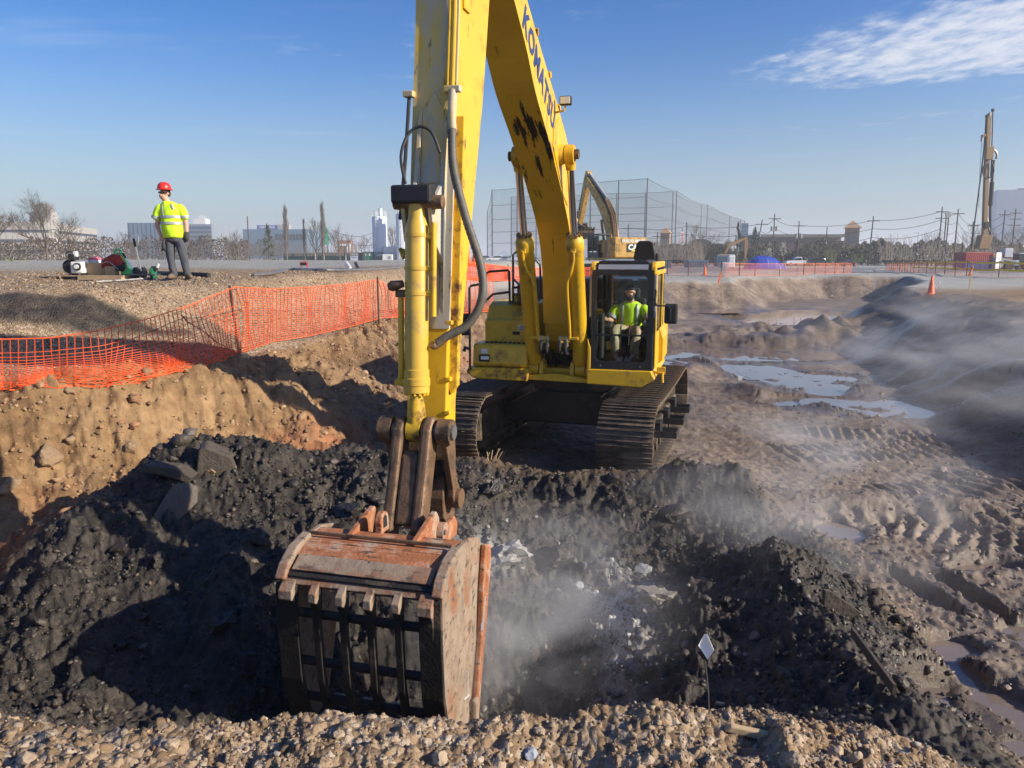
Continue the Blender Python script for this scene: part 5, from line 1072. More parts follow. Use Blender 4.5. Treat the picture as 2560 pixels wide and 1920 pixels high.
for ax in (.86, 1.13):
    b = MB(); b.loft([(Oz(ax, -1.27, 1.66), .04, .05, (1, 0, 0), (0, 0, 1)), (Oz(ax, -1.34, 1.67), .048, .06, (1, 0, 0), (0, 0, 1)), (Oz(ax, -1.44, 1.64), .046, .04, (1, 0, 0), (0, 0, 1)), (Oz(ax, -1.51, 1.63), .02, .02, (1, 0, 0), (0, 0, 1))], 12); b.build('boot', 'leather', OP, smooth='all')
hr_ = MB(); hr_.loft([(Oz(.99, -.69, 2.60), .082, .075), (Oz(.99, -.70, 2.67), .09, .10), (Oz(.99, -.715, 2.72), .086, .10), (Oz(.99, -.715, 2.765), .045, .06)], 16); hr_.build('hair', 'hair', OP, smooth='all')
bd = MB(); bd.loft([(Oz(.99, -.775, 2.495), .03, .03), (Oz(.99, -.785, 2.535), .062, .05), (Oz(.99, -.765, 2.585), .074, .045), (Oz(.99, -.74, 2.63), .081, .03)], 14); bd.build('beard', 'hair', OP, smooth='all')
MB().tube([Oz(1.03, -.80, 2.735), Oz(1.065, -.78, 2.73), Oz(1.085, -.73, 2.72)], .013, 6).build('sunglasses', 'black_matte', OP)
# ------------------------------------------------------------------ orange barrier fences
def netting(name, tops, bots, parent, ncol, nrow, wv, wh, mat_, bunch=0.0, seed=0, sagnoise=0.03):
    """plastic barrier mesh strung between two polylines; strands are real ribbons"""
    r = np.random.default_rng(seed)
    def samp(poly, n):
        P = np.array(poly, float); d = np.concatenate([[0], np.cumsum(np.linalg.norm(np.diff(P, axis=0), axis=1))]); t = np.linspace(0, d[-1], n)
        return np.stack([np.interp(t, d, P[:, k]) for k in range(3)], 1)
    T = samp(tops, ncol); B = samp(bots, ncol); G = np.zeros((nrow, ncol, 3))
    for j in range(nrow):
        f = (j / (nrow - 1)); f = f ** (1 / (1 + bunch)) if bunch else f
        G[j] = T * (1 - f) + B * f
    un = np.arange(ncol) / ncol; w = np.sin(np.linspace(0, np.pi, nrow))[:, None]
    G[:, :, 1] += w * sagnoise * (np.sin(un * 23 + 1)[None] + .7 * np.sin(un * 51)[None]) * 1.6; G[:, :, 0] += w * sagnoise * np.sin(un * 31 + 2)[None]; G[:, :, 2] += w * sagnoise * .5 * np.sin(un * 17 + np.linspace(0, 3, nrow)[:, None])
    if bunch: G += r.normal(0, 1, G.shape) * np.array([.02, .03, .018]) * (np.linspace(0, 1, nrow)[:, None, None] ** 3)
    V = []; F = []
    def ribbon(P, width, vert):
        k = len(V); n = len(P)
        for i in range(n):
            d = P[min(i + 1, n - 1)] - P[max(i - 1, 0)]; d = d / (np.linalg.norm(d) + 1e-9)
            s = np.array([0, 0, 1.0]) if not vert else np.array([d[2], 0, -d[0]]); s = s - d * s.dot(d); s = s / (np.linalg.norm(s) + 1e-9)
            V.append(P[i] + s * width / 2); V.append(P[i] - s * width / 2)
        for i in range(n - 1): F.append((k + 2 * i, k + 2 * i + 1, k + 2 * i + 3, k + 2 * i + 2))
    for j in range(nrow): ribbon(G[j], wh * (2.2 if j in (0, nrow - 1) else 1), False)
    for i in range(ncol):
        if i % 1 == 0: ribbon(G[:, i], wv, True)
    me = bpy.data.meshes.new(name); me.from_pydata([tuple(v) for v in V], [], F); me.materials.append(M[mat_])
    o = bpy.data.objects.new(name, me); COL.objects.link(o); o.parent = parent; o['kind'] = 'stuff'
    return o
def fpost(p, h, parent, m_='post_dark', r=.016, lean=(0, 0)):
    return MB().tube([(p[0], p[1], p[2] - .25), (p[0] + lean[0], p[1] + lean[1], p[2] + h)], r, 6).build('fence_post', m_, parent)
FN = thing('barrier_fence', 'sagging orange plastic mesh fence along the left edge of the dig', 'fence', (0, 0, 0))
bpx = [(-150, 990), (0, 983), (150, 978), (265, 978), (400, 950), (520, 917), (602, 889)]
B1 = [hit(u, v) for u, v in bpx]
B1 = [Vector((p.x, p.y, p.z + .03)) for p in B1]
Dp = [p.y for p in B1]
tpx = [(-150, 850), (0, 848), (120, 845), (240, 828), (370, 797), (470, 765), (590, 716)]
T1 = [at(u, v, d + .12) for (u, v), d in zip(tpx, Dp)]
netting('netting', T1, B1, FN, 50, 26, .015, .007, 'orange_plastic', bunch=1.5, seed=1, sagnoise=.05)
pA = hit(601, 886); fpost(pA, at(582, 716, pA.y).z - pA.z + .02, FN, r=.022, lean=(-.12, 0))
b2 = [(602, 889), (680, 862), (770, 845), (860, 826), (945, 803)]; B2 = [hit(u, v) for u, v in b2]; B2 = [Vector((p.x, p.y, p.z + .04)) for p in B2]
t2 = [(590, 718), (680, 722), (770, 718), (860, 711), (945, 699)]; T2_ = [at(u, v, p.y) for (u, v), p in zip(t2, B2)]
netting('netting', T2_, B2, FN, 46, 26, .015, .007, 'orange_plastic', bunch=0, seed=2, sagnoise=.06)
pB = hit(947, 812); fpost(pB, at(944, 692, pB.y).z - pB.z, FN, r=.022)
fr_ = [(947, 800), (985, 798), (1040, 792), (1130, 790), (1230, 782)]; B3 = [hit(u, v) for u, v in fr_]; B3 = [Vector((p.x, p.y, p.z + .05)) for p in B3]
T3 = [at(u, v, p.y) for (u, v), p in zip([(945, 700), (985, 722), (1040, 745), (1130, 700), (1230, 690)], B3)]
netting('netting', T3, B3, FN, 36, 20, .02, .009, 'orange_plastic', seed=3, sagnoise=.08)
# a second, crumpled run above the slope behind the machine
FB = thing('barrier_fence', 'low orange mesh fence behind the engine hood of the big excavator', 'fence')
bb = [hit(u, v) for u, v in ((1150, 700), (1200, 702), (1270, 703), (1340, 702), (1420, 700), (1490, 698))]
netting('netting', [p + Vector((0, 0, .75)) for p in bb], [p + Vector((0, 0, .03)) for p in bb], FB, 90, 9, .03, .03, 'orange_plastic', seed=5, sagnoise=.08)
for k in (0, 2, 4): fpost(bb[k], .9, FB, r=.025)
# back fences
def far_fence(label, px, h, seed, tape=False, up=1.0, m_='orange_pale'):
    f = thing('barrier_fence', label, 'fence'); P = [hit(u, v) for u, v in px]
    netting('netting', [p + Vector((0, 0, h)) for p in P], [p + Vector((0, 0, .02)) for p in P], f, 150, 11, .011, .011, m_, seed=seed, sagnoise=.05)
    Pn = np.array(P); d = np.concatenate([[0], np.cumsum(np.linalg.norm(np.diff(Pn, axis=0), axis=1))])
    for t in np.arange(0, d[-1], 3.4):
        p = [np.interp(t, d, Pn[:, k]) for k in range(3)]; fpost(p, h + .15, f, r=.03)
    if tape:
        for hh, nm in ((h + .02, 0), (h * .55, 1)):
            mb = MB(); t0 = d[-1] * (.0 if nm == 0 else .56); ts = np.linspace(t0, d[-1], 60)
            pts = [Vector([np.interp(t, d, Pn[:, k]) for k in range(3)]) + Vector((0, -.06, hh - .10 * abs(math.sin(t / 3.4 * math.pi)))) for t in ts]
            for i in range(len(pts) - 1): mb.bar(pts[i], pts[i + 1], .02, .13)
            mb.build('caution_tape', 'yellow_tape', f)
    return f
far_fence('orange mesh fence in front of the blue tarpaulin and parked cars', [(1668, 688), (1700, 690), (1760, 690), (1810, 693), (1900, 690), (2000, 688), (2128, 682)], .95, 11)
far_fence('orange mesh fence with yellow tape in front of the drill rig', [(2215, 676), (2290, 682), (2420, 690), (2500, 694), (2600, 696)], 1.05, 12, tape=True)
fl = MB(); p0 = hit(1690, 680)
# ------------------------------------------------------------------ stakes, cones and flags
def cone(u, v, label, h=.72):
    p = hit(u, v); t = thing('traffic_cone', label, 'traffic cone', p, 0, 'traffic cones on the site')
    MB().box((0, 0, .02), (.38, .38, .04)).build('base', 'orange_plastic', t, bevel=.01)
    MB().lathe([(.15, .04), (.13, .08), (.03, h), (.02, h + .01)], n=14).build('cone_body', 'orange_plastic', t, smooth=True)
    MB().lathe([(.098, h * .45), (.076, h * .62)], n=14).build('reflective_collar', 'orange_pale', t, smooth=True); return t
cone(2327, 736, 'tall orange cone on the dark bank below the drill rig', .76)
cone(1172, 664, 'orange cone by the stick, left of its twin', .9); cone(1186, 666, 'orange cone by the stick, right of its twin', .9); cone(1762, 688, 'small orange cone standing at the end of the mesh fence', .8)
cone(2095, 664, 'slim orange cone beside the dark grey car', .8); cone(2139, 664, 'leaning orange cone right of the dark car', .8); cone(2252, 672, 'orange cone behind the taped fence', .8)
def stake(u, v, h, m_, label, lean=(0, 0), ribbon=None):
    p = hit(u, v); t = thing('survey_stake', label, 'stake', p); MB().bar((0, 0, -.1), (lean[0], lean[1], h), .05, .03).build('stake', m_, t)
    if ribbon: MB().bar((lean[0] * .95, -.03, h * .95), (lean[0] * .95 - .12, -.03, h * .6), .08, .02).build('ribbon', ribbon, t)
stake(1808, 758, 1.9, 'wood', 'tall wooden stake with orange paint leaning at the cut bank', (-.25, 0), 'orange_plastic')
stake(2422, 728, 1.0, 'wood', 'wooden stake with a pink ribbon on the right bank', (.05, 0), 'orange_pale')
stake(2183, 729, .9, 'plastic_blue', 'thin bluish stake at the far trench', (.12, 0))
stake(1992, 697, .9, 'wood', 'wooden stake with red ribbon behind the mesh fence', (.05, 0), 'red_plastic')
# white marker flag on the near lip
p = at(1778, 1760, 2.40); p.z = gz(p.x, p.y); FG = thing('marker_flag', 'white marker flag on a thin wire standing on the near lip', 'flag', p)
tp = at(1764, 1652, p.y) - p
MB().tube([(0, 0, -.05), tp * .5 + Vector((.003, 0, 0)), tp], .0016, 5).build('wire', 'steel', FG)
mb = MB(); c = at(1764, 1620, p.y) - p
mb.v = [tuple(c + Vector(q)) for q in ((-.007, .0, .050), (.002, -.004, .052), (.026, -.01, -.002), (.010, .006, -.045), (-.024, .004, .008), (.004, .012, .004))]; mb.f = [(0, 1, 5), (1, 2, 5), (2, 3, 5), (3, 4, 5), (4, 0, 5)]
o = mb.build('pennant', 'flag_white', FG); s = o.modifiers.new('t', 'SOLIDIFY'); s.thickness = .0012
for (u, v, hgt, lb) in ((1843, 832 - 4, .45, 'small white marker flag in the mud'),):
    pass
def tiny_flag(u, v, h, label):
    p = hit(u, v); t = thing('marker_flag', label, 'flag', p); MB().tube([(0, 0, -.03), (.01, 0, h)], .006, 5).build('wire', 'steel', t); MB().box((.05, 0, h - .04), (.10, .012, .09), (.2, .3, 0)).build('pennant', 'flag_white', t)
tiny_flag(1843, 968, .22, 'little white flag in the mud beside the large puddle'); tiny_flag(2077, 758, .55, 'white flag on the floor of the far trench'); tiny_flag(2030, 712, .5, 'white flag at the top of the shaded trench wall'); tiny_flag(2345, 728, .4, 'white flag right of the tall cone')
# ------------------------------------------------------------------ debris in the dig
def rockthing(name, label, cat, p, sc, m_, rot=(0, 0, 0), seed=0, tint=(.4, .38, .35), sub=3, rough=.10, group=None):
    bm = bmesh.new(); bmesh.ops.create_icosphere(bm, subdivisions=sub, radius=1.0); r = np.random.default_rng(seed)
    co = np.array([v.co[:] for v in bm.verts]); n1 = fbm(co[:, 0] + seed, co[:, 1] + co[:, 2] * 1.3, 1.3, 4, .55, seed % 50); co = co * (1 + rough * 2.5 * n1[:, None])
    for _ in range(7):
        nn = r.normal(size=3); nn /= np.linalg.norm(nn); co = co - np.maximum(co @ nn - r.uniform(.55, .85), 0)[:, None] * nn
    for v, c in zip(bm.verts, co): v.co = c * np.array(sc)
    me = bpy.data.meshes.new(name); bm.to_mesh(me); bm.free(); a_ = me.attributes.new('tint', 'FLOAT_COLOR', 'POINT'); a_.data.foreach_set('color', np.tile(np.array([*tint, 1], np.float32), len(me.vertices)))
    me.materials.append(M[m_]); o = bpy.data.objects.new(name, me); COL.objects.link(o); o.location = p; o.rotation_euler = rot; return tag(o, label, cat, group)
p = hit(432, 1285); rockthing('rock_slab', 'flat grey-brown rock slab half buried in the black spoil heap', 'rock', p + Vector((0, .05, .02)), (.17, .06, .34), 'stone', (-.45, .55, .1), 5, (.13, .105, .088))
p = hit(1262, 1390); rockthing('pale_rock', 'whitish crusted lump on the dig face right of the bucket', 'rock', p, (.26, .18, .16), 'stone', (0, 0, .3), 6, (.30, .29, .275), rough=.2)
p = hit(1605, 1430); rockthing('pale_rock', 'flat pale grey stone on the dig face above the rubble strip', 'rock', p, (.11, .09, .07), 'stone', (0, 0, .3), 7, (.30, .30, .31))
p = hit(1488, 1500); rockthing('pale_rock', 'small pale wedge of stone in the middle of the dig', 'rock', p, (.07, .06, .09), 'stone', (.4, 0, .3), 8, (.26, .26, .265))
p = hit(1448, 1470); rockthing('pale_rock', 'tiny bright stone left of the pale wedge', 'rock', p, (.05, .05, .04), 'stone', (.4, 0, .3), 9, (.38, .38, .37))
p = hit(1640, 1500); rockthing('pale_rock', 'knobbly tan and white lump above the rubble strip', 'rock', p, (.18, .12, .10), 'stone', (.1, .2, .2), 10, (.22, .195, .165), rough=.25)
for i, (u, v, s, lb) in enumerate(((1395, 1400, .24, 'large black clod pile in the centre of the dig face'), (1240, 1225, .16, 'grey-black boulder on the dig face beside the guide link'), (1168, 1330, .13, 'dark boulder tucked right of the bucket ears'), (1530, 1205, .12, 'rounded dark boulder at the crest before the right track'), (1680, 1290, .22, 'dark angular block at the right end of the dig face'), (650, 1350, .16, 'glossy black lump high on the spoil heap'), (395, 1410, .13, 'wet black chunk low on the spoil heap'), (560, 1560, .15, 'black lump beside the bucket'), (300, 1375, .10, 'brownish chunk at the left of the spoil heap'), (880, 1290, .15, 'shiny black clod behind the bucket ear'))):
    p = hit(u, v); rockthing('boulder', lb, 'rock', p, (s, s * .8, s * .72), 'clod', (0, 0, i), 20 + i, (.040, .033, .027), rough=.22, group='dark boulders of the dig')
for i, (u, v, s, lb) in enumerate(((175, 985, .11, 'round tan stone on the bank edge below the fence'), (330, 1130, .12, 'pale clod low on the tan bank'), (120, 1140, .2, 'tan lump in a hollow of the bank'), (25, 1220, .14, 'rounded pale boulder at the left edge of the picture'), (530, 1180, .07, 'small pale stone in the middle of the tan bank'))):
    p = hit(max(u, 12), v); rockthing('boulder', lb, 'rock', p, (s, s * .8, s * .72), 'stone', (0, 0, i), 40 + i, (.26, .175, .10), rough=.12, group='tan boulders of the bank')
for i, (u, v, s, lb) in enumerate(((430, 1868, .036, 'pale flat stone near the lower left of the near lip'), (1100, 1905, .04, 'tan stone on the near lip below the bucket'), (1350, 1835, .028, 'whitish stone in a dip of the near lip'), (845, 1846, .028, 'angular white stone on the near lip under the bucket'), (1985, 1905, .045, 'tan cobble at the bottom edge right of centre'), (2090, 1890, .04, 'rounded tan cobble among the stones at bottom right'), (1720, 1800, .03, 'upright pale stone on the near lip by the hollow'), (2140, 1900, .035, 'pale cobble right of its tan neighbour'), (1330, 1893, .035, 'bluish grey pebble in the hollow of the lip'), (70, 1905, .045, 'pale stone at the lower left corner'))):
    p = hit(u, v); rockthing('stone', lb, 'rock', p + Vector((0, 0, s * .2)), (s * .8, s * .65, s * .5), 'stone', (0, 0, i * 1.3), 60 + i, ((.36, .27, .18) if 'blu' not in lb else (.30, .33, .38)), rough=.08, group='cobbles on the near lip')
p = hit(1900, 1845); o = MB().prism([(-.12, -.012), (-.10, .014), (.10, .010), (.125, -.006), (.08, -.02)], lambda a, b, w: Vector((a, w, b)), -.012, .014).build('stick_of_wood', 'wood', None, bevel=.006); o.location = p + Vector((0, 0, .012)); o.rotation_euler = (0, .12, -.15); tag(o, 'short weathered piece of wood lying on the near lip', 'wood')
p = hit(1800, 1765); o = MB().prism([(-.03, -.012), (-.03, .012), (.03, .012), (.03, -.012)], lambda a, b, w: Vector((a, w, b)), -.012, .014).build('clay_block', 'wood', None, bevel=.006); o.location = p + Vector((0, 0, .012)); o.rotation_euler = (0, .1, -.15); tag(o, 'small block of clay by the foot of the white flag', 'clod')
# plank on the right heap, timber baulks on the left heap
a, b = hit(2128, 1612), hit(2235, 1738); o = MB().bar(a + Vector((0, 0, .10)), b + Vector((0, 0, .03)), .02, .07).build('plank', 'old_wood', None); tag(o, 'dirty plank sticking out of the black heap at the right', 'plank')
a, b = hit(2058, 1520), hit(2110, 1570); o = MB().prism([(0, 0), (.0, .13), (.05, .12), (.30, -.06), (.2, -.1)], lambda a_, b_, w: Vector((a_, w, b_)), -.02, .03).build('broken_board', 'old_wood', None); o.location = a + Vector((0, 0, .02)); tag(o, 'broken dark board end above the plank on the right heap', 'board')
p = hit(520, 1180); o = MB().prism([(-.15, -.14), (-.13, .22), (-.06, .26), (.20, .16), (.32, -.10), (.1, -.2)], lambda a_, b_, w: Vector((a_, w, b_)), -.12, .14).build('concrete_chunk', 'old_wood', None, bevel=.02); o.location = p + Vector((0, .1, .03)); o.rotation_euler = (.1, .1, .3); tag(o, 'upright dirty concrete chunk on the crest of the black heap', 'concrete')
p = hit(425, 1185); o = MB().prism([(-.32, -.02), (-.22, .05), (.1, .02), (.28, -.08), (.2, -.14), (-.05, -.06)], lambda a_, b_, w: Vector((a_, w, b_)), -.1, .12).build('timber_piece', 'old_wood', None, bevel=.015); o.location = p + Vector((0, 0, .05)); tag(o, 'dark timber piece jutting left from the heap crest', 'timber')
# twigs beside the left track
for i in range(7):
    p = hit(1215 + i * 6, 1150); o = MB().tube([(0, 0, -.02), (random.uniform(-.02, .10), 0, random.uniform(.08, .16))], .006, 4).build('twig', 'wood'); o.location = p; tag(o, 'dry pale stalk sticking up by the left crawler track', 'twig', 'twigs by the left crawler')
# ------------------------------------------------------------------ gear beside the man
g0 = hit(270, 702); GY = g0.y
def px(u, v): return at(u, v, GY)
S = GY / FPX
def dims(w, h): return w * S, h * S
base = g0.z
PLT = thing('pallet', 'wooden pallet carrying boxes and tools beside the worker', 'pallet', (px(228, 700).x, GY + .45, gz(px(228, 700).x, GY + .3)), R(-6))
w = 186 * S
for k, yy in enumerate((-.45, -.23, 0, .23, .45)): MB().box((0, yy, .125), (w, .12, .022)).build('deck_board', 'wood', PLT)
for xx in (-w / 2 + .05, 0, w / 2 - .05): MB().box((xx, 0, .06), (.05, 1.0, .10)).build('stringer', 'wood', PLT)
MB().box((w * .18, -.52, .08), (w * .62, .02, .085)).build('front_stringer', 'wood', PLT)
PL = PLT.location; top = PL.z + .137
def onp(u, dy=0): return Vector((px(u, 690).x, PL.y + dy, top))
# engine pump
EN = thing('engine_pump', 'white and black petrol engine pump at the left end of the pallet', 'engine', onp(182, -.2)); m1 = MB()
m1.box((0.02, 0, .17), (.26, .26, .26)); m1.build('engine_block', 'white_paint', EN, bevel=.03)
MB().box((-.10, .02, .40), (.16, .22, .14)).build('fuel_tank', 'black_matte', EN, bevel=.03); MB().cyl((-.18, -.05, .19), (-.18, .1, .19), .15, n=18).build('fan_housing', 'black_matte', EN, smooth=True); MB().box((-.02, -.02, .47), (.08, .10, .12)).build('air_filter', 'white_paint', EN, bevel=.015); MB().cyl((.06, -.14, .19), (.06, -.17, .19), .085, n=18).build('pump_flange', 'black_matte', EN, smooth=True); MB().cyl((.06, -.17, .19), (.06, -.20, .19), .05, n=14).build('pump_port', 'white_paint', EN, smooth=True)
for xx in (-.12, .15): MB().box((xx, 0, .02), (.05, .30, .04)).build('foot', 'black_paint', EN)
MB().tube([(-.12, -.1, .33), (-.2, -.1, .45), (-.16, -.1, .55), (-.05, -.1, .50)], .014, 6).build('handle', 'black_paint', EN)
for (u, w_, h_, dy, lb) in ((217, 46, 30, .05, 'open cardboard box in the middle of the pallet'), (258, 24, 22, -.05, 'small taped cardboard box right of the open box')):
    t = thing('cardboard_box', lb, 'box', onp(u, dy), R(12)); MB().box((0, 0, h_ * S / 2), (w_ * S, .30, h_ * S)).build('carton', 'cardboard', t, bevel=.005); MB().box((.0, -.151, h_ * S * .62), (w_ * S * .9, .004, .03)).build('tape', 'wood', t)
BKt = thing('bucket_pail', 'white pail with pink lid behind the open cardboard box', 'pail', onp(200, .22) + Vector((0, 0, .16))); MB().lathe([(.11, 0), (.14, .16), (.145, .18)], n=18).build('pail_body', 'white_paint', BKt, smooth=True); MB().lathe([(.15, .18), (.15, .20), (.12, .235), (.02, .24)], n=18).build('lid', 'pink', BKt, smooth=True)
BG = thing('tool_bag', 'red and black cloth tool bag slumped over the boxes', 'bag', onp(262, -.02) + Vector((0, 0, .20)), R(8))
mb = MB(); mb.loft([((-.26, 0, .02), .02, .10, (0, 1, 0), (0, 0, 1)), ((-.18, 0, .08), .12, .10, (0, 1, 0), (0, 0, 1)), ((0, 0, .13), .16, .15, (0, 1, 0), (0, 0, 1)), ((.15, 0, .08), .15, .17, (0, 1, 0), (0, 0, 1)), ((.24, 0, .0), .05, .09, (0, 1, 0), (0, 0, 1))], 14); mb.build('bag_body', 'red_cloth', BG, smooth='all')
mb = MB(); mb.loft([((.02, -.02, -.03), .12, .04, (0, 1, 0), (0, 0, 1)), ((.18, -.02, -.04), .15, .10, (0, 1, 0), (0, 0, 1)), ((.27, -.02, .02), .08, .08, (0, 1, 0), (0, 0, 1))], 12); mb.build('bag_flap', 'black_matte', BG, smooth='all'); MB().tube(smooth_path([(-.22, -.13, .05), (-.05, -.19, .10), (.10, -.18, -.02), (.14, -.17, -.08)], 5), .012, 6).build('strap', 'grey_paint', BG)
GR = thing('green_tool_stand', 'green metal tool stand with loop handle on the pallet', 'tool', onp(288, .12)); mb = MB(); mb.prism([(-.14, 0), (.19, 0), (.17, .10), (.06, .16), (-.02, .42), (-.08, .52), (-.13, .50), (-.10, .2)], lambda a, b, w: Vector((a, w, b)), -.05, .05); mb.build('stand_body', 'green_paint', GR, bevel=.02); MB().tube(smooth_path([(-.09, 0, .50), (-.12, 0, .56), (-.22, 0, .57), (-.27, 0, .53), (-.22, 0, .49), (-.12, 0, .48)], 4), .022, 8).build('loop_handle', 'green_paint', GR, smooth=True)
FM = thing('pipe_fusion_machine', 'hand pipe fusion machine with two upright silver levers beside the pallet', 'machine', (px(342, 698).x, GY + .25, gz(px(342, 698).x, GY + .25)))
mb = MB()
for yy in (-.12, .12): mb.cyl((-.22, yy, .12), (.36, yy, .12), .02, n=10)
mb.build('guide_bars', 'steel', FM, smooth=True); MB().box((.02, 0, .04), (.60, .34, .03)).build('base_plate', 'dumpster_green', FM, bevel=.01)
for xx in (-.12, .04, .26): MB().cyl((xx - .03, 0, .16), (xx + .03, 0, .16), .13, n=18).build('pipe_clamp', 'black_paint' if xx < .2 else 'green_paint', FM, smooth=True)
for a, b in (((-.10, 0, .12), (-.37, -.05, .60)), ((.06, -.1, .10), (-.05, -.15, .92))):
    a = Vector(a); b = Vector(b); L_ = MB().cyl(a, a.lerp(b, .8), .018, n=10).build('lever', 'chrome', FM, smooth=True); MB().cyl(a.lerp(b, .78), b, .024, n=10).build('grip', 'black_matte', L_, smooth=True)
MB().box((.30, 0, .26), (.12, .12, .10)).build('motor', 'black_matte', FM, bevel=.02); MB().cyl((.36, 0, .28), (.40, 0, .36), .03, n=8).build('motor_cap', 'white_paint', FM, smooth=True)
# rails, pipes and hose on the plateau
def ground_tube(name, label, cat, pts, r, m_, lift=1.0, n=10):
    P = [hit(u, v) for u, v in pts]; P = smooth_path([p + Vector((0, 0, r * lift)) for p in P], 6); o = MB().tube(P, r, n).build(name, m_, None, smooth=True); return tag(o, label, cat)
ground_tube('steel_channel', 'galvanised steel channel lying in front of the pallet', 'channel', [(240, 710), (300, 706), (372, 701)], .03, 'steel', 1.2, 6)
ground_tube('black_pipe', 'black plastic pipe lying behind the worker', 'pipe', [(385, 688), (430, 690), (480, 692), (523, 694)], .055, 'rubber')
ground_tube('grey_hose', 'long grey lay-flat hose snaking over the plateau', 'hose', [(632, 692), (700, 684), (725, 676), (800, 680), (900, 678), (1000, 672)], .05, 'steel', .7)
PW = thing('power_pack', 'small red framed power pack standing on the plateau', 'generator', hit(760, 672)); PW.scale = (.3, .3, .3); MB().box((0, 0, .55), (.75, .5, .35)).build('engine_case', 'black_matte', PW, bevel=.04)
for xx in (-.38, .38):
    for yy in (-.25, .25): MB().cyl((xx, yy, 0), (xx, yy, .8), .03, n=6).build('frame_leg', 'red_plastic', PW)
for yy in (-.25, .25): MB().cyl((-.38, yy, .8), (.38, yy, .8), .03, n=6).build('frame_rail', 'red_plastic', PW)
MB().cyl((.2, 0, .72), (.2, 0, 1.15), .05, n=8).build('exhaust', 'steel', PW)
for (u, v, du, dv, lb) in ((876, 671, -10, -14, 'white pipe offcut leaning on the grey stone berm'), (895, 671, -6, -13, 'dark pipe offcut leaning on the grey stone berm')):
    p = hit(u, v); q = at(u + du, v + dv, p.y + .5); o = MB().cyl(p, q, .06, n=8).build('pipe_offcut', 'white_paint' if 'white' in lb else 'pole_steel', None, smooth=True); tag(o, lb, 'pipe')
# ------------------------------------------------------------------ second excavator
def px_rect(u0, u1, v0, v1, Y):
    um, vm = (u0 + u1) / 2, (v0 + v1) / 2
    return at(u0, vm, Y).x, at(u1, vm, Y).x, at(um, v1, Y).z, at(um, v0, Y).z
CATP = at(1541, 640, 53.5)
CA = thing('excavator', 'tan yellow excavator with a raised arm on the ground behind the big one', 'excavator', (CATP.x, 53.5, gz(CATP.x, 53.5)), R(20))
for sx in (-1, 1):
    mb = MB(); mb.prism([(-2.2, .35), (-1.9, .05), (1.9, .05), (2.2, .35), (2.2, .7), (1.9, .98), (-1.9, .98), (-2.2, .7)], lambda a, b, w: Vector((w, a, b)), sx * 1.25 - .35, sx * 1.25 + .35); mb.build('track', 'track_steel', CA, bevel=.05)
MB().cyl((0, 0, .7), (0, 0, 1.25), .65, n=20).build('turntable', 'black_matte', CA)
MB().box((0, .1, 1.32), (2.7, 3.8, .16)).build('deck', 'cat_yellow', CA, bevel=.03)
mb = MB(); mb.prism([(-1.36, -1.2), (-1.36, -1.75), (-1.15, -2.0), (1.15, -2.0), (1.36, -1.75), (1.36, -1.2)], lambda a, b, w: Vector((a, b, w)), 1.40, 2.72); CW = mb.build('counterweight', 'cat_yellow', CA, bevel=.06)
MB().box((.15, -.3, 1.95), (2.4, 1.9, 1.25)).build('engine_housing', 'cat_yellow', CA, bevel=.05)
MB().box((-1.345, -1.05, 2.0), (.04, .5, 1.0)).build('vent_grille', 'drill_ochre', CA)
MB().box((-1.34, -.62, 2.1), (.05, .30, .6)).build('side_door', 'cat_yellow', CA, bevel=.01)
for yy in range(6): MB().box((-.92, -2.012, 1.85 + yy * .08), (.26, .02, .035)).build('vent_slat', 'drill_ochre', CW)
MB().box((.32, -2.008, 2.03), (1.25, .012, .56)).build('logo_panel', 'black_matte', CW)
lettering('CAT', .50, 'white_paint', CW, basis((.30, -2.018, 2.06), (1, 0, 0), (0, 0, 1)), bold=.022, extrude=.003)
MB().prism([(.02, 1.80), (.38, 1.80), (.20, 1.98)], lambda a, b, w: Vector((a, -2.016 - w, b)), .006, .012).build('logo_triangle', 'yellow_tape', CW)
lettering('FUSCO RENTS', .27, 'white_paint', CW, basis((.22, -2.012, 2.47), (1, 0, 0), (0, 0, 1)), bold=.010, extrude=.003)
cb = MB(); cb.box((-.92, .95, 1.55), (.85, 1.7, .4)); CBt = cb.build('cab', 'black_paint', CA, bevel=.04)
MB().box((-.92, .95, 2.95), (.85, 1.7, .10)).build('cab_roof', 'black_paint', CBt, bevel=.03)
for xx in (-1.32, -.52):
    for yy in (.15, 1.0, 1.75): MB().box((xx, yy, 2.32), (.07, .08, 1.2)).build('cab_pillar', 'black_paint', CBt)
for nm, c, d in (('rear_window_pane', (-.92, .14, 2.4), (.75, .01, .85)), ('side_window_pane', (-1.325, .95, 2.35), (.01, 1.5, 1.0)), ('front_window_pane', (-.92, 1.78, 2.3), (.75, .01, 1.1))): MB().box(c, d).build(nm, 'cab_glass', CBt)
MB().box((-.92, .55, 1.95), (.45, .5, .7)).build('operator_seat', 'black_matte', CBt, bevel=.05)
prof2 = [(.2, 1.75), (.75, 2.0), (1.15, 3.2), (1.75, 4.2), (2.7, 5.2), (4.35, 6.65), (4.75, 7.1), (4.55, 7.25), (4.2, 7.1), (2.3, 5.75), (1.2, 4.9), (.65, 4.1), (.3, 3.0), (-.05, 2.1)]
MB().prism(prof2, lambda a, b, w: Vector((w, a, b)), -.31, .31).build('boom', 'cat_yellow', CA, bevel=.02)
for k in range(6): MB().tube(smooth_path([(-.15 + .06 * k, .1, 2.3), (-.15 + .06 * k, .45, 3.9 + .05 * k), (-.18 + .07 * k, 1.2, 5.0), (-.1 + .05 * k, 2.3, 5.85), (-.1 + .05 * k, 3.2, 6.4)], 4), .04, 6).build('hydraulic_hose', 'drill_ochre' if k % 2 else 'rubber', CA)
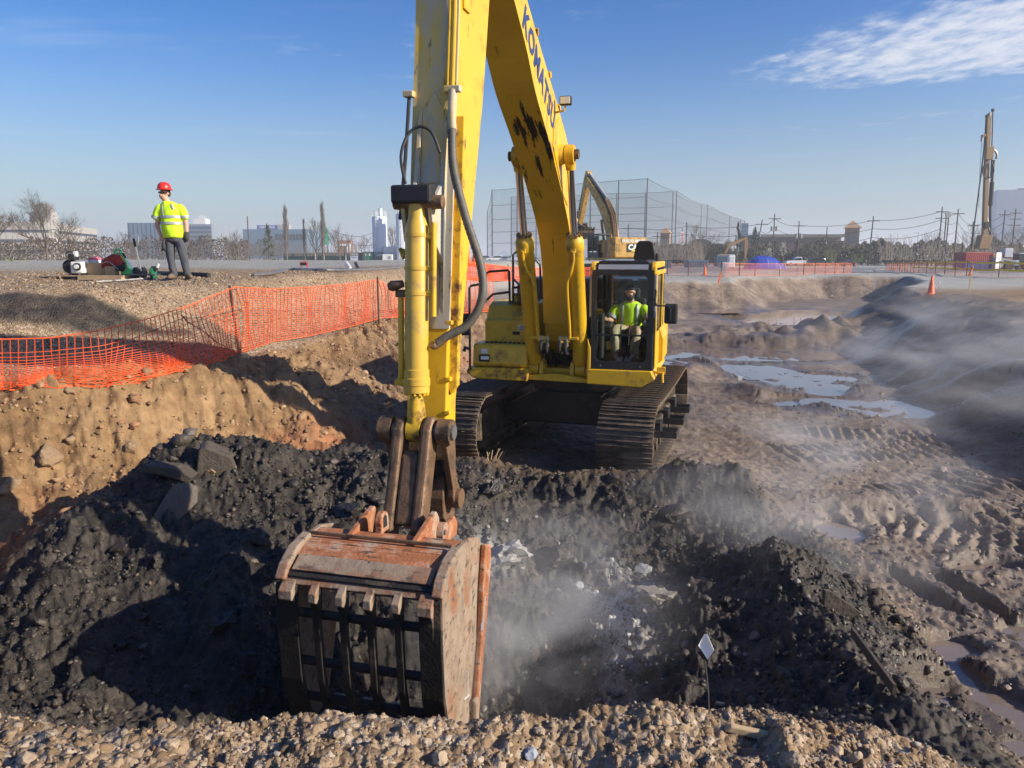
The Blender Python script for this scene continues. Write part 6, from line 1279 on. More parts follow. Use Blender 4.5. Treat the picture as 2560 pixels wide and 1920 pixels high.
MB().cyl((0, 1.6, 5.45), (0, 4.55, 7.45), .11, n=12).build('stick_cylinder', 'grey_paint', CA, smooth=True)
MB().prism([(4.45, 7.55), (4.75, 7.65), (5.05, 7.1), (5.95, 4.2), (6.05, 3.9), (5.85, 3.85), (5.2, 5.2), (4.55, 6.6), (4.3, 7.2)], lambda a, b, w: Vector((w, a, b)), -.18, .18).build('stick', 'cat_yellow', CA, bevel=.02)
MB().cyl((0, 5.25, 7.0), (0, 6.1, 4.9), .09, n=12).build('bucket_cylinder', 'black_paint', CA, smooth=True)
MB().box((0, 6.15, 4.5), (.4, .18, .7), (.25, 0, 0)).build('bucket_link', 'track_steel', CA)
for sx in (-1, 1): MB().cyl((sx * .33, 1.0, 1.6), (sx * .33, 1.75, 4.0), .09, n=12).build('boom_cylinder', 'cat_yellow', CA, smooth=True)
mb = MB(); mb.prism([(6.25, 4.0), (6.35, 3.3), (5.9, 2.8), (5.2, 2.75), (4.7, 3.2), (4.6, 3.5), (5.0, 3.5), (5.8, 3.7)], lambda a, b, w: Vector((w, a, b)), -.62, .62); BK2 = mb.build('bucket', 'track_steel', CA, bevel=.03)
for k in range(5): MB().prism([(4.7, 3.5), (4.42, 3.62), (4.66, 3.3)], lambda a, b, w: Vector((w, a, b)), -.58 + k * .25, -.48 + k * .25).build('tooth', 'track_steel', BK2)
cm = CA.matrix_basis if False else Matrix.Translation(CA.location) @ Matrix.Rotation(R(20), 4, 'Z')
rockthing('soil_load', 'brown soil heaped in the raised bucket of the tan excavator', 'soil', cm @ Vector((0, 5.35, 3.62)), (.62, .62, .36), 'clod', (0, 0, .3), 90, (.12, .08, .05), rough=.25)
# ------------------------------------------------------------------ faded third excavator by the trees
p = at(1835, 645, 160); YX = thing('excavator', 'pale dusty yellow excavator parked by the dark evergreens', 'excavator', (p.x, 160, gz(p.x, 160)), 0)
for yy in (-1.2, 1.2): MB().prism([(-2.2, .2), (2.2, .2), (2.4, .6), (2.0, 1.0), (-2.0, 1.0), (-2.4, .6)], lambda a, b, w: Vector((a, w, b)), yy - .3, yy + .3).build('track', 'track_steel', YX)
MB().box((-2.0, 0, 1.9), (3.2, 2.6, 1.3)).build('house', 'drill_ochre', YX, bevel=.1); MB().box((-.6, -.8, 2.2), (1.4, 1.0, 1.6)).build('cab', 'black_paint', YX, bevel=.08)
MB().prism([(-2.2, 2.4), (-1.7, 2.6), (-1.0, 4.0), (1.2, 5.0), (2.2, 5.6), (2.1, 5.9), (1.2, 5.6), (-1.2, 4.7)], lambda a, b, w: Vector((a, w, b)), -.25, .25).build('boom', 'drill_ochre', YX)
MB().prism([(1.9, 6.0), (2.5, 5.9), (2.7, 4.6), (2.4, 1.6), (2.1, 1.6), (2.0, 4.6)], lambda a, b, w: Vector((a, w, b)), -.2, .2).build('stick', 'drill_ochre', YX); MB().prism([(2.6, 1.7), (2.7, .7), (2.0, .2), (1.5, .9), (1.9, 1.7)], lambda a, b, w: Vector((a, w, b)), -.6, .6).build('bucket', 'track_steel', YX)
# ------------------------------------------------------------------ bare trees
def grow(mb, p, d, ln, r, depth, rnd, spread, up):
    n = 3; pts = [p]; q = p.copy(); dd = d.copy(); kids = []
    for i in range(n):
        dd = (dd + Vector((rnd.uniform(-1, 1), rnd.uniform(-1, 1), rnd.uniform(-.6, 1) + up * .35)) * .16).normalized(); q = q + dd * ln / n; pts.append(q.copy()); kids.append((q.copy(), dd.copy(), i))
    mb.tube(pts, [r * (1 - .14 * i) for i in range(n + 1)], 5 if depth > 3 else 3, caps=False)
    if depth <= 0: return
    for k in range(2 if depth > 1 else 3):
        b, bd, i = kids[rnd.choice((0, 1, 2, 2)) if depth < 5 else rnd.choice((1, 2, 2))]
        side = Vector((rnd.uniform(-1, 1), rnd.uniform(-1, 1), rnd.uniform(-.2, .5))); nd = (bd + side.normalized() * spread + Vector((0, 0, up * .3))).normalized()
        grow(mb, b, nd, ln * rnd.uniform(.62, .85), r * .60, depth - 1, rnd, spread, up)
    grow(mb, q, dd, ln * .78, r * .64, depth - 1, rnd, spread, up)
def bare_tree(u, v0, v1, Y, label, seed, spread=.75, up=.6, depth=5, wide=1.0, m_='bark', rz=0, group='bare trees on the skyline'):
    p = at(u, v1, Y); gp = gz(p.x, Y); base = Vector((p.x, Y, min(p.z, gp))); h = at(u, v0, Y).z - base.z
    rnd = random.Random(seed); t = thing('bare_tree', label, 'tree', base, rz, group)
    tk = MB(); tl = h * .30; tk.tube([(0, 0, -.2), (.01 * h, 0, tl * .5), (0, .01 * h, tl)], [h * .021, h * .017, h * .014], 7); tk.build('trunk', m_, t, smooth=True)
    cr = MB()
    for k in range(4): a = k * 1.7 + rnd.random(); grow(cr, Vector((0, .01 * h, tl * (.72 + .09 * k))), Vector((math.cos(a) * spread, math.sin(a) * spread, 1)).normalized(), h * .24, h * .0095, depth - 1, rnd, spread, up)
    grow(cr, Vector((0, .01 * h, tl)), Vector((0, 0, 1)), h * .26, h * .0125, depth, rnd, spread, up)
    zt = max(q[2] for q in cr.v); s = h / zt if zt > 0 else 1; o = cr.build('crown', m_, t); o.scale = (s * wide, s * wide, s); t.children[0].scale = (1, 1, s); return t
def narrow_tree(u, v0, v1, Y, label, seed, wd, m_='bark_pale'):
    p = at(u, v1, Y); base = Vector((p.x, Y, min(p.z, gz(p.x, Y)))); h = at(u, v0, Y).z - base.z; rnd = random.Random(seed)
    t = thing('poplar_tree', label, 'tree', base, 0, 'leafless poplars on the skyline'); MB().tube([(0, 0, -.2), (0, 0, h * .5), (.0, 0, h * .95)], [h * .016, h * .010, h * .002], 6).build('trunk', m_, t)
    cr = MB()
    for k in range(130):
        z = h * rnd.uniform(.10, .86); a = rnd.uniform(0, 6.28); ln = h * wd * (1 - abs(z / h - .4)) * rnd.uniform(.5, 1.1); q = Vector((math.cos(a) * ln * .42, math.sin(a) * ln * .42, ln * 1.5)); b = Vector((0, 0, z))
        cr.tube([b, b + q * .5 + Vector((q.x * .25, q.y * .25, 0)), b + q], [h * .004, h * .003, h * .0012], 3, caps=False)
        for j in range(3): c = b + q * rnd.uniform(.3, .9); cr.tube([c, c + Vector((rnd.uniform(-1, 1), rnd.uniform(-1, 1), 2.4)) * h * .022], [h * .002, h * .001], 3, caps=False)
    cr.build('crown', m_, t); return t
bare_tree(119, 468, 668, 62, 'wide bare tree before the concrete office block', 3, .85, .5, 6, 1.15)
bare_tree(-35, 480, 668, 60, 'bare tree cut off by the left edge of the picture', 4, .9, .5, 6, 1.2)
bare_tree(180, 540, 662, 64, 'low forked bare tree right of the wide one', 5, .95, .4, 5, 1.2)
bare_tree(320, 575, 655, 85, 'thin bare tree left of the worker', 6, .8, .6, 5); bare_tree(492, 585, 652, 88, 'thin bare tree right of the worker', 7, .8, .6, 5); bare_tree(590, 570, 650, 95, 'bare tree left of the blue sign', 8, .8, .6, 5)
narrow_tree(717, 505, 632, 150, 'tall pale poplar left of the green dumpsters', 9, .14); narrow_tree(809, 498, 632, 150, 'slim poplar above the green dumpsters', 10, .13); narrow_tree(762, 540, 630, 152, 'short thin poplar between the two tall ones', 11, .10, 'bark')
bare_tree(790, 540, 632, 155, 'leaning bare tree left of the slim poplar', 12, .5, .7, 5, .7); bare_tree(848, 555, 630, 160, 'bare tree beside the brown sign building', 13, .8, .6, 5); bare_tree(912, 585, 632, 165, 'bare shrub tree left of the silos', 14, .9, .5, 5, 1.3); bare_tree(978, 560, 630, 200, 'thin bare tree between the silos', 15, .7, .6, 5)
for i, (u, v0, Y, lb) in enumerate(((1752, 555, 175, 'bare tree in front of the golf net'), (2085, 590, 170, 'bare tree left of the second tower'), (2215, 590, 175, 'small bare tree on the long hedge'), (2330, 575, 165, 'bare tree left of the drill mast'), (2440, 555, 160, 'bare tree just behind the drill mast'), (2478, 560, 160, 'bare tree right of the drill mast'), (2525, 558, 155, 'wide bare tree before the pale tower'), (2570, 565, 150, 'bare tree at the right edge of the picture'))):
    bare_tree(u, v0, 640, Y, lb, 30 + i, .9, .5, 5, 1.3)
# ------------------------------------------------------------------ evergreens and leafy trees
def leaf_mat(name, c1, c2):
    m_ = bpy.data.materials.new(name); m_.use_nodes = True; nt = m_.node_tree; N = nt.nodes; L = nt.links; b = N['Principled BSDF']
    tc = N.new('ShaderNodeTexCoord'); n = N.new('ShaderNodeTexNoise'); n.inputs['Scale'].default_value = 1.1; n.inputs['Detail'].default_value = 4; L.new(tc.outputs['Object'], n.inputs['Vector'])
    r = N.new('ShaderNodeMapRange'); r.inputs['From Min'].default_value = .35; r.inputs['From Max'].default_value = .65; L.new(n.outputs['Fac'], r.inputs['Value'])
    mx = N.new('ShaderNodeMix'); mx.data_type = 'RGBA'; L.new(r.outputs[0], mx.inputs[0]); mx.inputs[6].default_value = (*c1, 1); mx.inputs[7].default_value = (*c2, 1); L.new(mx.outputs[2], b.inputs['Base Color']); b.inputs['Roughness'].default_value = .8; M[name] = m_
leaf_mat('needle', (.018, .030, .018), (.040, .060, .032)); leaf_mat('olive_leaf', (.055, .060, .028), (.12, .125, .055)); leaf_mat('brush', (.055, .042, .030), (.11, .085, .058)); leaf_mat('spring_leaf', (.13, .18, .03), (.22, .27, .06)); leaf_mat('blossom', (.36, .35, .30), (.50, .48, .42)); leaf_mat('hedge_mix', (.050, .050, .026), (.115, .10, .055))
def leaves(pts, size, rnd):
    n = len(pts); P = np.array(pts); a = rnd.normal(size=(n, 3)); a /= np.linalg.norm(a, axis=1)[:, None]; b = np.cross(a, rnd.normal(size=(n, 3))); b /= np.linalg.norm(b, axis=1)[:, None]
    s = size * rnd.uniform(.6, 1.3, (n, 1)); V = np.stack([P - a * s, P + b * s * .6, P + a * s, P - b * s * .6], 1).reshape(-1, 3); mb = MB(); mb.v = [tuple(v) for v in V]; mb.f = [(4 * i, 4 * i + 1, 4 * i + 2, 4 * i + 3) for i in range(n)]; return mb
def foliage_tree(kind, u, v0, v1, Y, wpx, label, seed, m_, group):
    p = at(u, v1, Y); base = Vector((p.x, Y, min(p.z, gz(p.x, Y)))); h = at(u, v0, Y).z - base.z; w = wpx * Y / FPX / 2; r = np.random.default_rng(seed)
    t = thing('evergreen_tree' if kind == 'cone' else 'leafy_tree', label, 'tree', base, 0, group); MB().tube([(0, 0, -.2), (0, 0, h * .9)], [h * .02, h * .004], 6).build('trunk', 'bark', t)
    pts = []; n = 1300
    if kind == 'cone':
        for k in range(46):
            z = h * (.06 + .93 * (k / 46)); rad = w * (1 - z / h) ** .8 * r.uniform(.6, 1.15); a = r.uniform(0, 6.28)
            for j in range(26): f = r.random() ** .6; pts.append((math.cos(a) * rad * f + r.normal() * .05 * w, math.sin(a) * rad * f + r.normal() * .05 * w, z - .12 * rad * f + r.normal() * .03 * h))
    else:
        cs = [(r.normal() * w * .45, r.normal() * w * .45, h * r.uniform(.35, .85), r.uniform(.25, .45)) for _ in range(12)]
        for k in range(n): c = cs[k % 12]; d = r.normal(size=3); d /= np.linalg.norm(d); q = c[3] * w * r.random() ** .4; pts.append((c[0] + d[0] * q, c[1] + d[1] * q, c[2] + d[2] * q * 1.1))
    leaves(pts, max(w, h * .3) * .055, r).build('crown', m_, t); return t
foliage_tree('cone', 672, 562, 640, 120, 62, 'lone brownish fir in front of the blue-grey office', 1, 'olive_leaf', 'evergreens')
for i, (u, v0, w, lb) in enumerate(((1842, 556, 34, 'tall dark evergreen beside the billboard'), (1884, 568, 52, 'dark evergreen right of the billboard'), (1935, 604, 46, 'squat dark evergreen behind the blue tarpaulin'), (1990, 598, 40, 'dark evergreen behind the white pickup'))): foliage_tree('cone', u, v0, 655, 178, w, lb, 50 + i, 'needle', 'evergreens')
for i, (u, v0, v1, w, m_, lb) in enumerate(((1918, 597, 640, 26, 'blossom', 'pale blossoming tree left of its twin'), (1958, 595, 638, 24, 'blossom', 'pale blossoming tree behind the pickup'), (2075, 620, 660, 40, 'spring_leaf', 'fresh green shrub tree behind the dark car'), (2142, 635, 662, 34, 'spring_leaf', 'bright yellow-green bush right of the dark car'), (1775, 600, 650, 60, 'olive_leaf', 'olive leafing tree left of the dusty excavator'), (1815, 600, 650, 50, 'olive_leaf', 'olive leafing tree behind the portable toilet'), (2020, 605, 655, 50, 'olive_leaf', 'olive leafing tree behind the parked cars'))): foliage_tree('round', u, v0, v1, 174, w, lb, 70 + i, m_, 'leafy trees at the car park')
# hedge and brushwood masses
def mass(name, label, segs, m_, n, size, seed):
    r = np.random.default_rng(seed); pts = []
    for k in range(n):
        (u0, u1, vt, vb, Y, dy) = segs[r.integers(0, len(segs))]; u = r.uniform(u0, u1); y = Y + r.uniform(-dy, dy); top = vt + 7 * float(np.sin(u * .045) + .6 * np.sin(u * .13 + 1) + .5 * np.sin(u * .31)) ; f = r.random() ** .8
        p = at(u, vb + (top - vb) * f, y); pts.append((p.x, p.y, p.z))
    o = leaves(pts, size, r).build(name, m_); return tag(o, label, 'vegetation', kind='stuff')
mass('hedge', 'long dull olive hedge of shrubs along the back of the site', [(1590, 1740, 618, 658, 172, 8), (1740, 2010, 622, 658, 188, 8), (2010, 2260, 608, 660, 184, 9), (2260, 2620, 606, 662, 176, 9)], 'hedge_mix', 24000, .36, 3)
mass('brushwood', 'grey-brown leafless scrub behind the plateau', [(-60, 250, 600, 660, 100, 9), (250, 620, 598, 655, 105, 9), (560, 720, 606, 652, 205, 9)], 'brush', 16000, .13, 4)
mass('shrubs', 'bright green grass and shrubs at the left edge of the plateau', [(-40, 62, 648, 668, 58, 3)], 'spring_leaf', 500, .16, 5)
def twigs(name, label, segs, n, seed):
    r = random.Random(seed); mb = MB()
    for k in range(n):
        u0, u1, vt, vb, Y, dy = r.choice(segs); u = r.uniform(u0, u1); y = Y + r.uniform(-dy, dy); p = at(u, vb, y); h = (at(u, vt, y).z - p.z) * r.uniform(.5, 1.15); q = p + Vector((r.uniform(-.35, .35) * h, 0, h)); mb.tube([p, p.lerp(q, .5) + Vector((r.uniform(-.1, .1) * h, 0, 0)), q], [h * .012, h * .008, h * .003], 3, caps=False)
    return tag(mb.build(name, 'bark_pale'), label, 'vegetation', kind='stuff')
twigs('brushwood', 'thin bare saplings standing in the scrub', [(-60, 620, 588, 655, 98, 8), (560, 900, 595, 640, 150, 10), (2200, 2620, 590, 650, 142, 8), (1600, 1760, 600, 650, 148, 5)], 1500, 9)
# ------------------------------------------------------------------ buildings
def bld(name, label, u0, u1, v0, Y, depth, m_, rz=0.0, zb=-1.0):
    x0, x1, _, zt = px_rect(u0, u1, v0, 640, Y); zt = at((u0 + u1) / 2, v0, Y).z; t = thing(name, label, 'building', ((x0 + x1) / 2, Y, zb), rz); w = x1 - x0; h = zt - zb
    MB().box((0, depth / 2, h / 2), (w, depth, h)).build('wall', m_, t); return t, w, h
def winrow(t, x0, x1, z, hgt, n, m_, y=-.12, gap=.25, name='window'):
    st = (x1 - x0) / n; me = None
    for k in range(n):
        if me is None: o = MB().box((0, 0, 0), (st * (1 - gap), .25, hgt)).build(name, m_, t); me = o.data
        else: o = bpy.data.objects.new(name, me); COL.objects.link(o); o.parent = t
        o.location = (x0 + st * (k + .5), y, z)
t, w, h = bld('office_building', 'beige concrete office block with dark stair tower at far left', 78, 130, 530, 300, 5, 'concrete')
TW = t
MB().box((-w / 2 - 4.3, 8, (h - 5.5) / 2), (8.4, 16, h - 5.5)).build('left_wing', 'concrete', t); MB().box((-w / 2 - 4.3, -.2, h - 8.8), (8.2, .5, 1.5)).build('window_band', 'win_dark', t)
mb = MB(); mb.prism([(-2.4, 0), (-2.4, h + .8), (-1.6, h + 2.6), (0, h + 3.2), (1.6, h + 2.6), (2.4, h + .8), (2.4, 0)], lambda a, b, w_: Vector((a + 1.1, w_, b)), -1.2, 4); mb.build('stair_tower', 'concrete_dark', t)
for k in range(5): MB().box((1.1 - 1.6 + k * .8, -1.25, h * .55), (.35, .12, h * .8)).build('tower_fin', 'concrete', t)
p0 = at(128, 640, 298); p1 = at(249, 640, 372); d = Vector((p1.x - p0.x, p1.y - p0.y, 0)); L_ = d.length; d.normalize(); n_ = Vector((-d.y, d.x, 0)); pl = p0 - TW.location; pl.z = 0
def wing(z0, z1, off, name, m_): MB().prism([(0, z0), (L_, z0), (L_, z1), (0, z1)], lambda a, b, w_: pl + d * a + n_ * w_ + Vector((0, 0, b)), off, 18).build(name, m_, TW)
for k, (z0, z1, off, nm, m_) in enumerate(((0, 3.6, 0, 'spandrel', 'concrete'), (3.6, 4.9, .35, 'window_band', 'win_dark'), (4.9, 7.6, 0, 'spandrel', 'concrete'), (7.6, 8.8, .35, 'window_band', 'win_dark'), (8.8, 11.3, 0, 'spandrel', 'concrete'), (11.3, 12.4, .35, 'window_band', 'win_dark'), (12.4, 15.2, 0, 'parapet', 'concrete'))): wing(z0, z1, off, nm, m_)
t, w, h = bld('glass_office', 'blue glass office wing behind the standing worker on the left', 321, 440, 557, 420, 25, 'bldg_blue')
for k in range(11): MB().box((-w / 2 + (k + .5) * w / 11, -.15, h / 2), (.25, .3, h)).build('mullion', 'win_blue', t)
MB().box((w * .1, 8, h + 1.0), (4, 4, 2)).build('roof_plant', 'concrete_dark', t)
t, w, h = bld('glass_office', 'grey gridded office block right of the standing worker', 458, 531, 560, 425, 30, 'bldg_grey')
for k in range(7): winrow(t, -w / 2 + .3, w / 2 - .3, h - 1.9 - k * 2.35, 1.5, 13, 'win_blue', gap=.22)
MB().box((-1.2, 10, h + 1.6), (6.5, 6, 3.2)).build('roof_plant', 'bldg_white', t)
for k in range(5): MB().box((-1.5 + k * .9, 8, h + 4.0), (.25, .25, 2.6 if k % 2 else 1.6)).build('antenna', 'bldg_white', t)
t, w, h = bld('office_building', 'blue-grey office with a blue roof sign behind the fir', 608, 768, 573, 400, 30, 'bldg_blue')
MB().box((-w / 2 + w * .37, 2, h + 1.0), (10.5, .6, 2.1)).build('roof_sign', 'sign_blue', t); lettering('SAMSUNG', 1.75, 'white_paint', t, basis((-w / 2 + w * .37, 1.65, h + 1.0), (1, 0, 0), (0, 0, 1)), bold=.03, extrude=.02)
MB().box((w * .08, 6, h + 1.2), (7, 5, 2.4)).build('roof_plant', 'concrete', t); winrow(t, 0, w / 2 - .5, h - 4, 3.0, 9, 'win_dark', gap=.2)
t, w, h = bld('sign_building', 'brown and white sign building above the dumpsters', 843, 877, 601, 300, 4, 'brick_red')
MB().box((w * .36, -.2, h * .62), (w * .28, .5, h * .5)).build('poster', 'white_paint', t); MB().box((-w * .1, -.2, h * .80), (w * .5, .5, .7)).build('sign_strip', 'white_paint', t); MB().box((-w * .3, -.2, h * .35), (w * .2, .5, 1.6)).build('sign_strip', 'white_paint', t)
mb = MB(); mb.prism([(-1.2, 0), (-2.0, 1.2), (-1.2, 2.4), (-1.8, 3.2), (-.8, 4.8), (0, 6.6), (1.0, 4.6), (.7, 3.4), (1.6, 2.6), (.9, 1.2), (1.2, 0)], lambda a, b, w_: Vector((a * .75, w_, b)), -.3, .3); o = mb.build('green_sign', 'sign_green', None); p = at(817, 612, 280); o.location = p; tag(o, 'green shaped sign panel beside the slim poplar', 'sign'); 
mb = MB(); mb.cyl((0, .5, -8), (0, .5, 2), .2, n=6); o2 = mb.build('sign_pole', 'pole_steel', o)
def tower(u0, u1, ve, vp, Y, label, low):
    x0, x1, _, _ = px_rect(u0, u1, 600, 640, Y); ze = at((u0 + u1) / 2, ve, Y).z; zp = at((u0 + u1) / 2, vp, Y).z; w = x1 - x0; t = thing('shopping_centre', label, 'building', ((x0 + x1) / 2, Y, -1), R(-20)); e = ze + 1; q = zp + 1; w *= .86
    MB().box((0, 0, e / 2), (w, w, e)).build('tower_wall', 'brick_tan', t); r = w * .66; mb = MB(); mb.v = [(-r, -r, e), (r, -r, e), (r, r, e), (-r, r, e), (0, 0, q)]; mb.f = [(3, 2, 1, 0), (0, 1, 4), (1, 2, 4), (2, 3, 4), (3, 0, 4)]; mb.build('tower_roof', 'roof_tan', t); MB().box((0, -w / 2 - .1, e * .70), (w * .62, .25, e * .22)).build('tower_sign', 'concrete_dark', t)
    for (a, b, hh, dep) in low: MB().box(((a + b) / 2, 9, hh / 2), (b - a, 18, hh)).build('shop_wall', 'brick_tan', t); MB().box(((a + b) / 2, 8.6, hh + .25), (b - a + .8, 19, .5)).build('shop_roof', 'roof_grey', t); winrow(t, a + .5, b - .5, hh * .45, hh * .4, max(3, int((b - a) / 3)), 'win_dark')
    return t
t = tower(1650, 1676, 583, 568, 230, 'tan tower shop with peaked roof in front of the golf net', [(-8, -2.2, 5.2, 10), (2.2, 16, 5.6, 10)])
mb = MB(); mb.prism([(10 + 3.4 * math.cos(R(a)), 5.8 + 1.7 * math.sin(R(a))) for a in range(0, 181, 15)], lambda a, b, w_: Vector((a, w_, b)), -.6, 8); mb.build('arched_roof', 'roof_grey', t)
tower(2109, 2146, 570, 551, 225, 'tan tower shop with peaked roof above the long hedge', [(-29, -2.4, 6.4, 10), (2.4, 5, 5.0, 10)])
t, w, h = bld('long_store', 'low dark-roofed store running behind the hedge', 1895, 2102, 592, 245, 20, 'brick_tan'); MB().box((0, 9, h + .3), (w + 1, 21, .9)).build('roof', 'roof_grey', t); winrow(t, -w / 2 + 1, w / 2 - 1, h * .66, 1.2, 14, 'win_dark', gap=.5)
t, w, h = bld('tower_block', 'tall pale windowless tower block at the right edge', 2492, 2558, 474, 420, 16, 'bldg_pale', R(-18)); MB().box((w / 2 - 1.5, 8, h + .5), (3, 3, 1.2)).build('roof_plant', 'concrete_dark', t); MB().box((w / 2 + .06, 8, h / 2), (.12, 15.6, h)).build('sunlit_side_wall', 'bldg_white', t)  # whiter right wall puts that side's sunlit tone into the paint
# banner, billboard
p = at(1705, 612, 190); o = thing('banner_sign', 'tall white banner with red lettering in front of the tan tower shop', 'sign', (p.x, 190, p.z)); hh = 32 / FPX * 190
MB().box((0, 0, hh / 2), (.75, .12, hh)).build('panel', 'white_paint', o); MB().cyl((0, .15, -2.5), (0, .15, hh + .8), .09, n=8).build('pole', 'pole_steel', o)
for k, zz in enumerate((.2, .36, .52, .68, .84)): MB().box((0.02 * (k % 2), -.07, hh * zz), (.42, .03, hh * .09)).build('red_letter', 'red_plastic', o)
p = at(1861, 590, 200); o = thing('billboard', 'blue-grey billboard on a post behind the evergreens', 'billboard', (p.x, 200, p.z)); MB().box((0, 0, 1.6), (1.7, .4, 3.2)).build('panel', 'bldg_blue', o); MB().cyl((.6, .3, -6), (.6, .3, 3.2), .16, n=8).build('post', 'pole_steel', o)
# ------------------------------------------------------------------ silos, dumpsters and tanks
def silo(u0, u1, vt, Y, label):
    x0, x1, _, _ = px_rect(u0, u1, 600, 640, Y); r = (x1 - x0) / 2; zt = at(u0, vt, Y).z; zb = gz((x0 + x1) / 2, Y); h = zt - zb; t = thing('silo', label, 'silo', ((x0 + x1) / 2, Y, zb), 0, 'white silos'); 
    MB().lathe([(r * .93, 0), (r, h * .35), (r, h - .3), (r * .9, h)], n=26).build('tank', 'silo_white', t, smooth=True); MB().cyl((r * .15, 0, h), (r * .15, 0, h + 1.9), r * .27, n=16).build('dust_filter', 'silo_white', t, smooth=True); MB().cyl((r * .15, 0, h + 1.9), (r * .15, 0, h + 2.5), .08, n=6).build('vent', 'steel', t)
    lad = MB()
    for xx in (-.22, .22): lad.cyl((xx - r * .25, -r - .12, .4), (xx - r * .25, -r - .12, h + .9), .05, n=5)
    for k in range(int(h / .6)): lad.box((-r * .25, -r - .12, .6 + k * .6), (.44, .05, .05))
    lad.build('ladder', 'white_paint', t); rl = MB()
    for k in range(10): a = k * .63; rl.cyl((math.cos(a) * r * .93, math.sin(a) * r * .93, h - .1), (math.cos(a) * r * .93, math.sin(a) * r * .93, h + 1.1), .05, n=5)
    for zz in (.55, 1.1): rl.tube([(math.cos(a * .315) * r * .93, math.sin(a * .315) * r * .93, h + zz) for a in range(21)], .05, 5)
    rl.build('guard_rail', 'white_paint', t)
    for k in range(3): MB().tube([(-r * .25 - .45, -r - .1, h - 1.5 - k * 1.2), (-r * .25, -r - .75, h - 1.5 - k * 1.2), (-r * .25 + .45, -r - .1, h - 1.5 - k * 1.2)], .04, 5).build('ladder_hoop', 'white_paint', t)
silo(932, 969, 541, 190, 'white silo with ladder left of the stick'); silo(991, 1025, 534, 186, 'white silo half hidden by the stick')
def dumpster(u0, u1, v0, v1, Y, label, m_, ribs, dep=2.4, door=False):
    x0, x1, zb, zt = px_rect(u0, u1, v0, v1, Y); w = x1 - x0; zb = gz((x0 + x1) / 2, Y); h = zt - zb; t = thing('roll_off_container', label, 'container', ((x0 + x1) / 2, Y, zb), 0, 'green roll-off containers'); MB().box((0, dep / 2, h / 2), (w, dep, h)).build('body', m_, t)
    for k in range(ribs): MB().box((-w / 2 + (k + .5) * w / ribs, -.06, h / 2), (.12, .14, h * .96)).build('rib', m_, t)
    MB().box((0, dep / 2, h + .03), (w + .1, dep + .1, .12)).build('top_rail', 'concrete_dark', t)
    if door:
        for xx in (-w * .25, w * .25): MB().box((xx, -.05, h * .7), (.5, .12, .5)).build('label_patch', 'white_paint', t)
dumpster(709, 793, 633, 654, 190, 'long dark green container at the left of the row', 'dumpster_green', 14); dumpster(795, 867, 632, 654, 189, 'long dark green container in the middle of the row', 'dumpster_green', 12); dumpster(869, 905, 632, 654, 188.5, 'dark green container behind the white sign board', 'dumpster_green', 6); dumpster(907, 931, 630, 655, 187, 'light green container with two white patches', 'dumpster_light', 3, 2.4, True); dumpster(943, 955, 631, 655, 187, 'narrow light green container before the silo', 'dumpster_light', 2, 3.5, True); dumpster(933, 942, 631, 655, 190, 'narrow dark green container between the light green ones', 'dumpster_green', 2)
x0, x1, zb, zt = px_rect(876, 895, 635, 655, 186); o = thing('notice_board', 'white notice board with a dark logo leaning at the containers', 'sign', ((x0 + x1) / 2, 186, gz(x0, 186))); MB().box((0, 0, (zt - zb) / 2), (x1 - x0, .1, zt - zb)).build('board', 'bldg_pale', o); MB().cyl((-.45, -.05, 1.35), (-.45, -.09, 1.35), .2, n=14).build('logo', 'sign_blue', o); MB().box((.2, -.07, 1.35), (.8, .03, .18)).build('text_line', 'sign_blue', o); MB().box((.0, -.07, .85), (1.3, .03, .14)).build('text_line', 'sign_blue', o)
x0, x1, zb, zt = px_rect(956, 981, 637, 655, 184); o = thing('generator_box', 'cream equipment box at the foot of the silos', 'generator', ((x0 + x1) / 2, 184, gz(x0, 184))); MB().box((0, 1, (zt - zb) / 2), (x1 - x0, 2, zt - zb)).build('case', 'white_paint', o, bevel=.05); MB().cyl((.5, -.02, .9), (.5, -.06, .9), .4, n=14).build('fan', 'grey_paint', o)
mb = MB(); mb.prism([(-2.6, 0), (3.2, 0), (2.2, 1.6), (1.4, 3.6), (-2.4, 3.4)], lambda a, b, w_: Vector((a, w_, b)), 0, 2.5); p = at(984, 654, 187); o = mb.build('screw_conveyor_hopper', 'bldg_white', None, bevel=.05); o.location = (p.x, 187.5, gz(p.x, 187)); tag(o, 'white sloping hopper between the two silos', 'hopper')
for (u, v0, v1, lb, m_) in ((790, 635, 655, 'orange and white barrier post left', 'red_plastic'), (866, 633, 654, 'thin white marker post between dark containers', 'white_paint')):
    p = at(u, v1, 186); o = thing('marker_post', lb + ' before the green containers', 'post', (p.x, 185.5, gz(p.x, 185.5))); MB().cyl((0, 0, 0), (.0, 0, 1.9), .06, n=6).build('post', 'white_paint', o); MB().cyl((.12 if m_ != 'white_paint' else 0.02, 0, 0), (.25 if m_ != 'white_paint' else .02, 0, 1.5), .08, n=6).build('sleeve', m_, o)
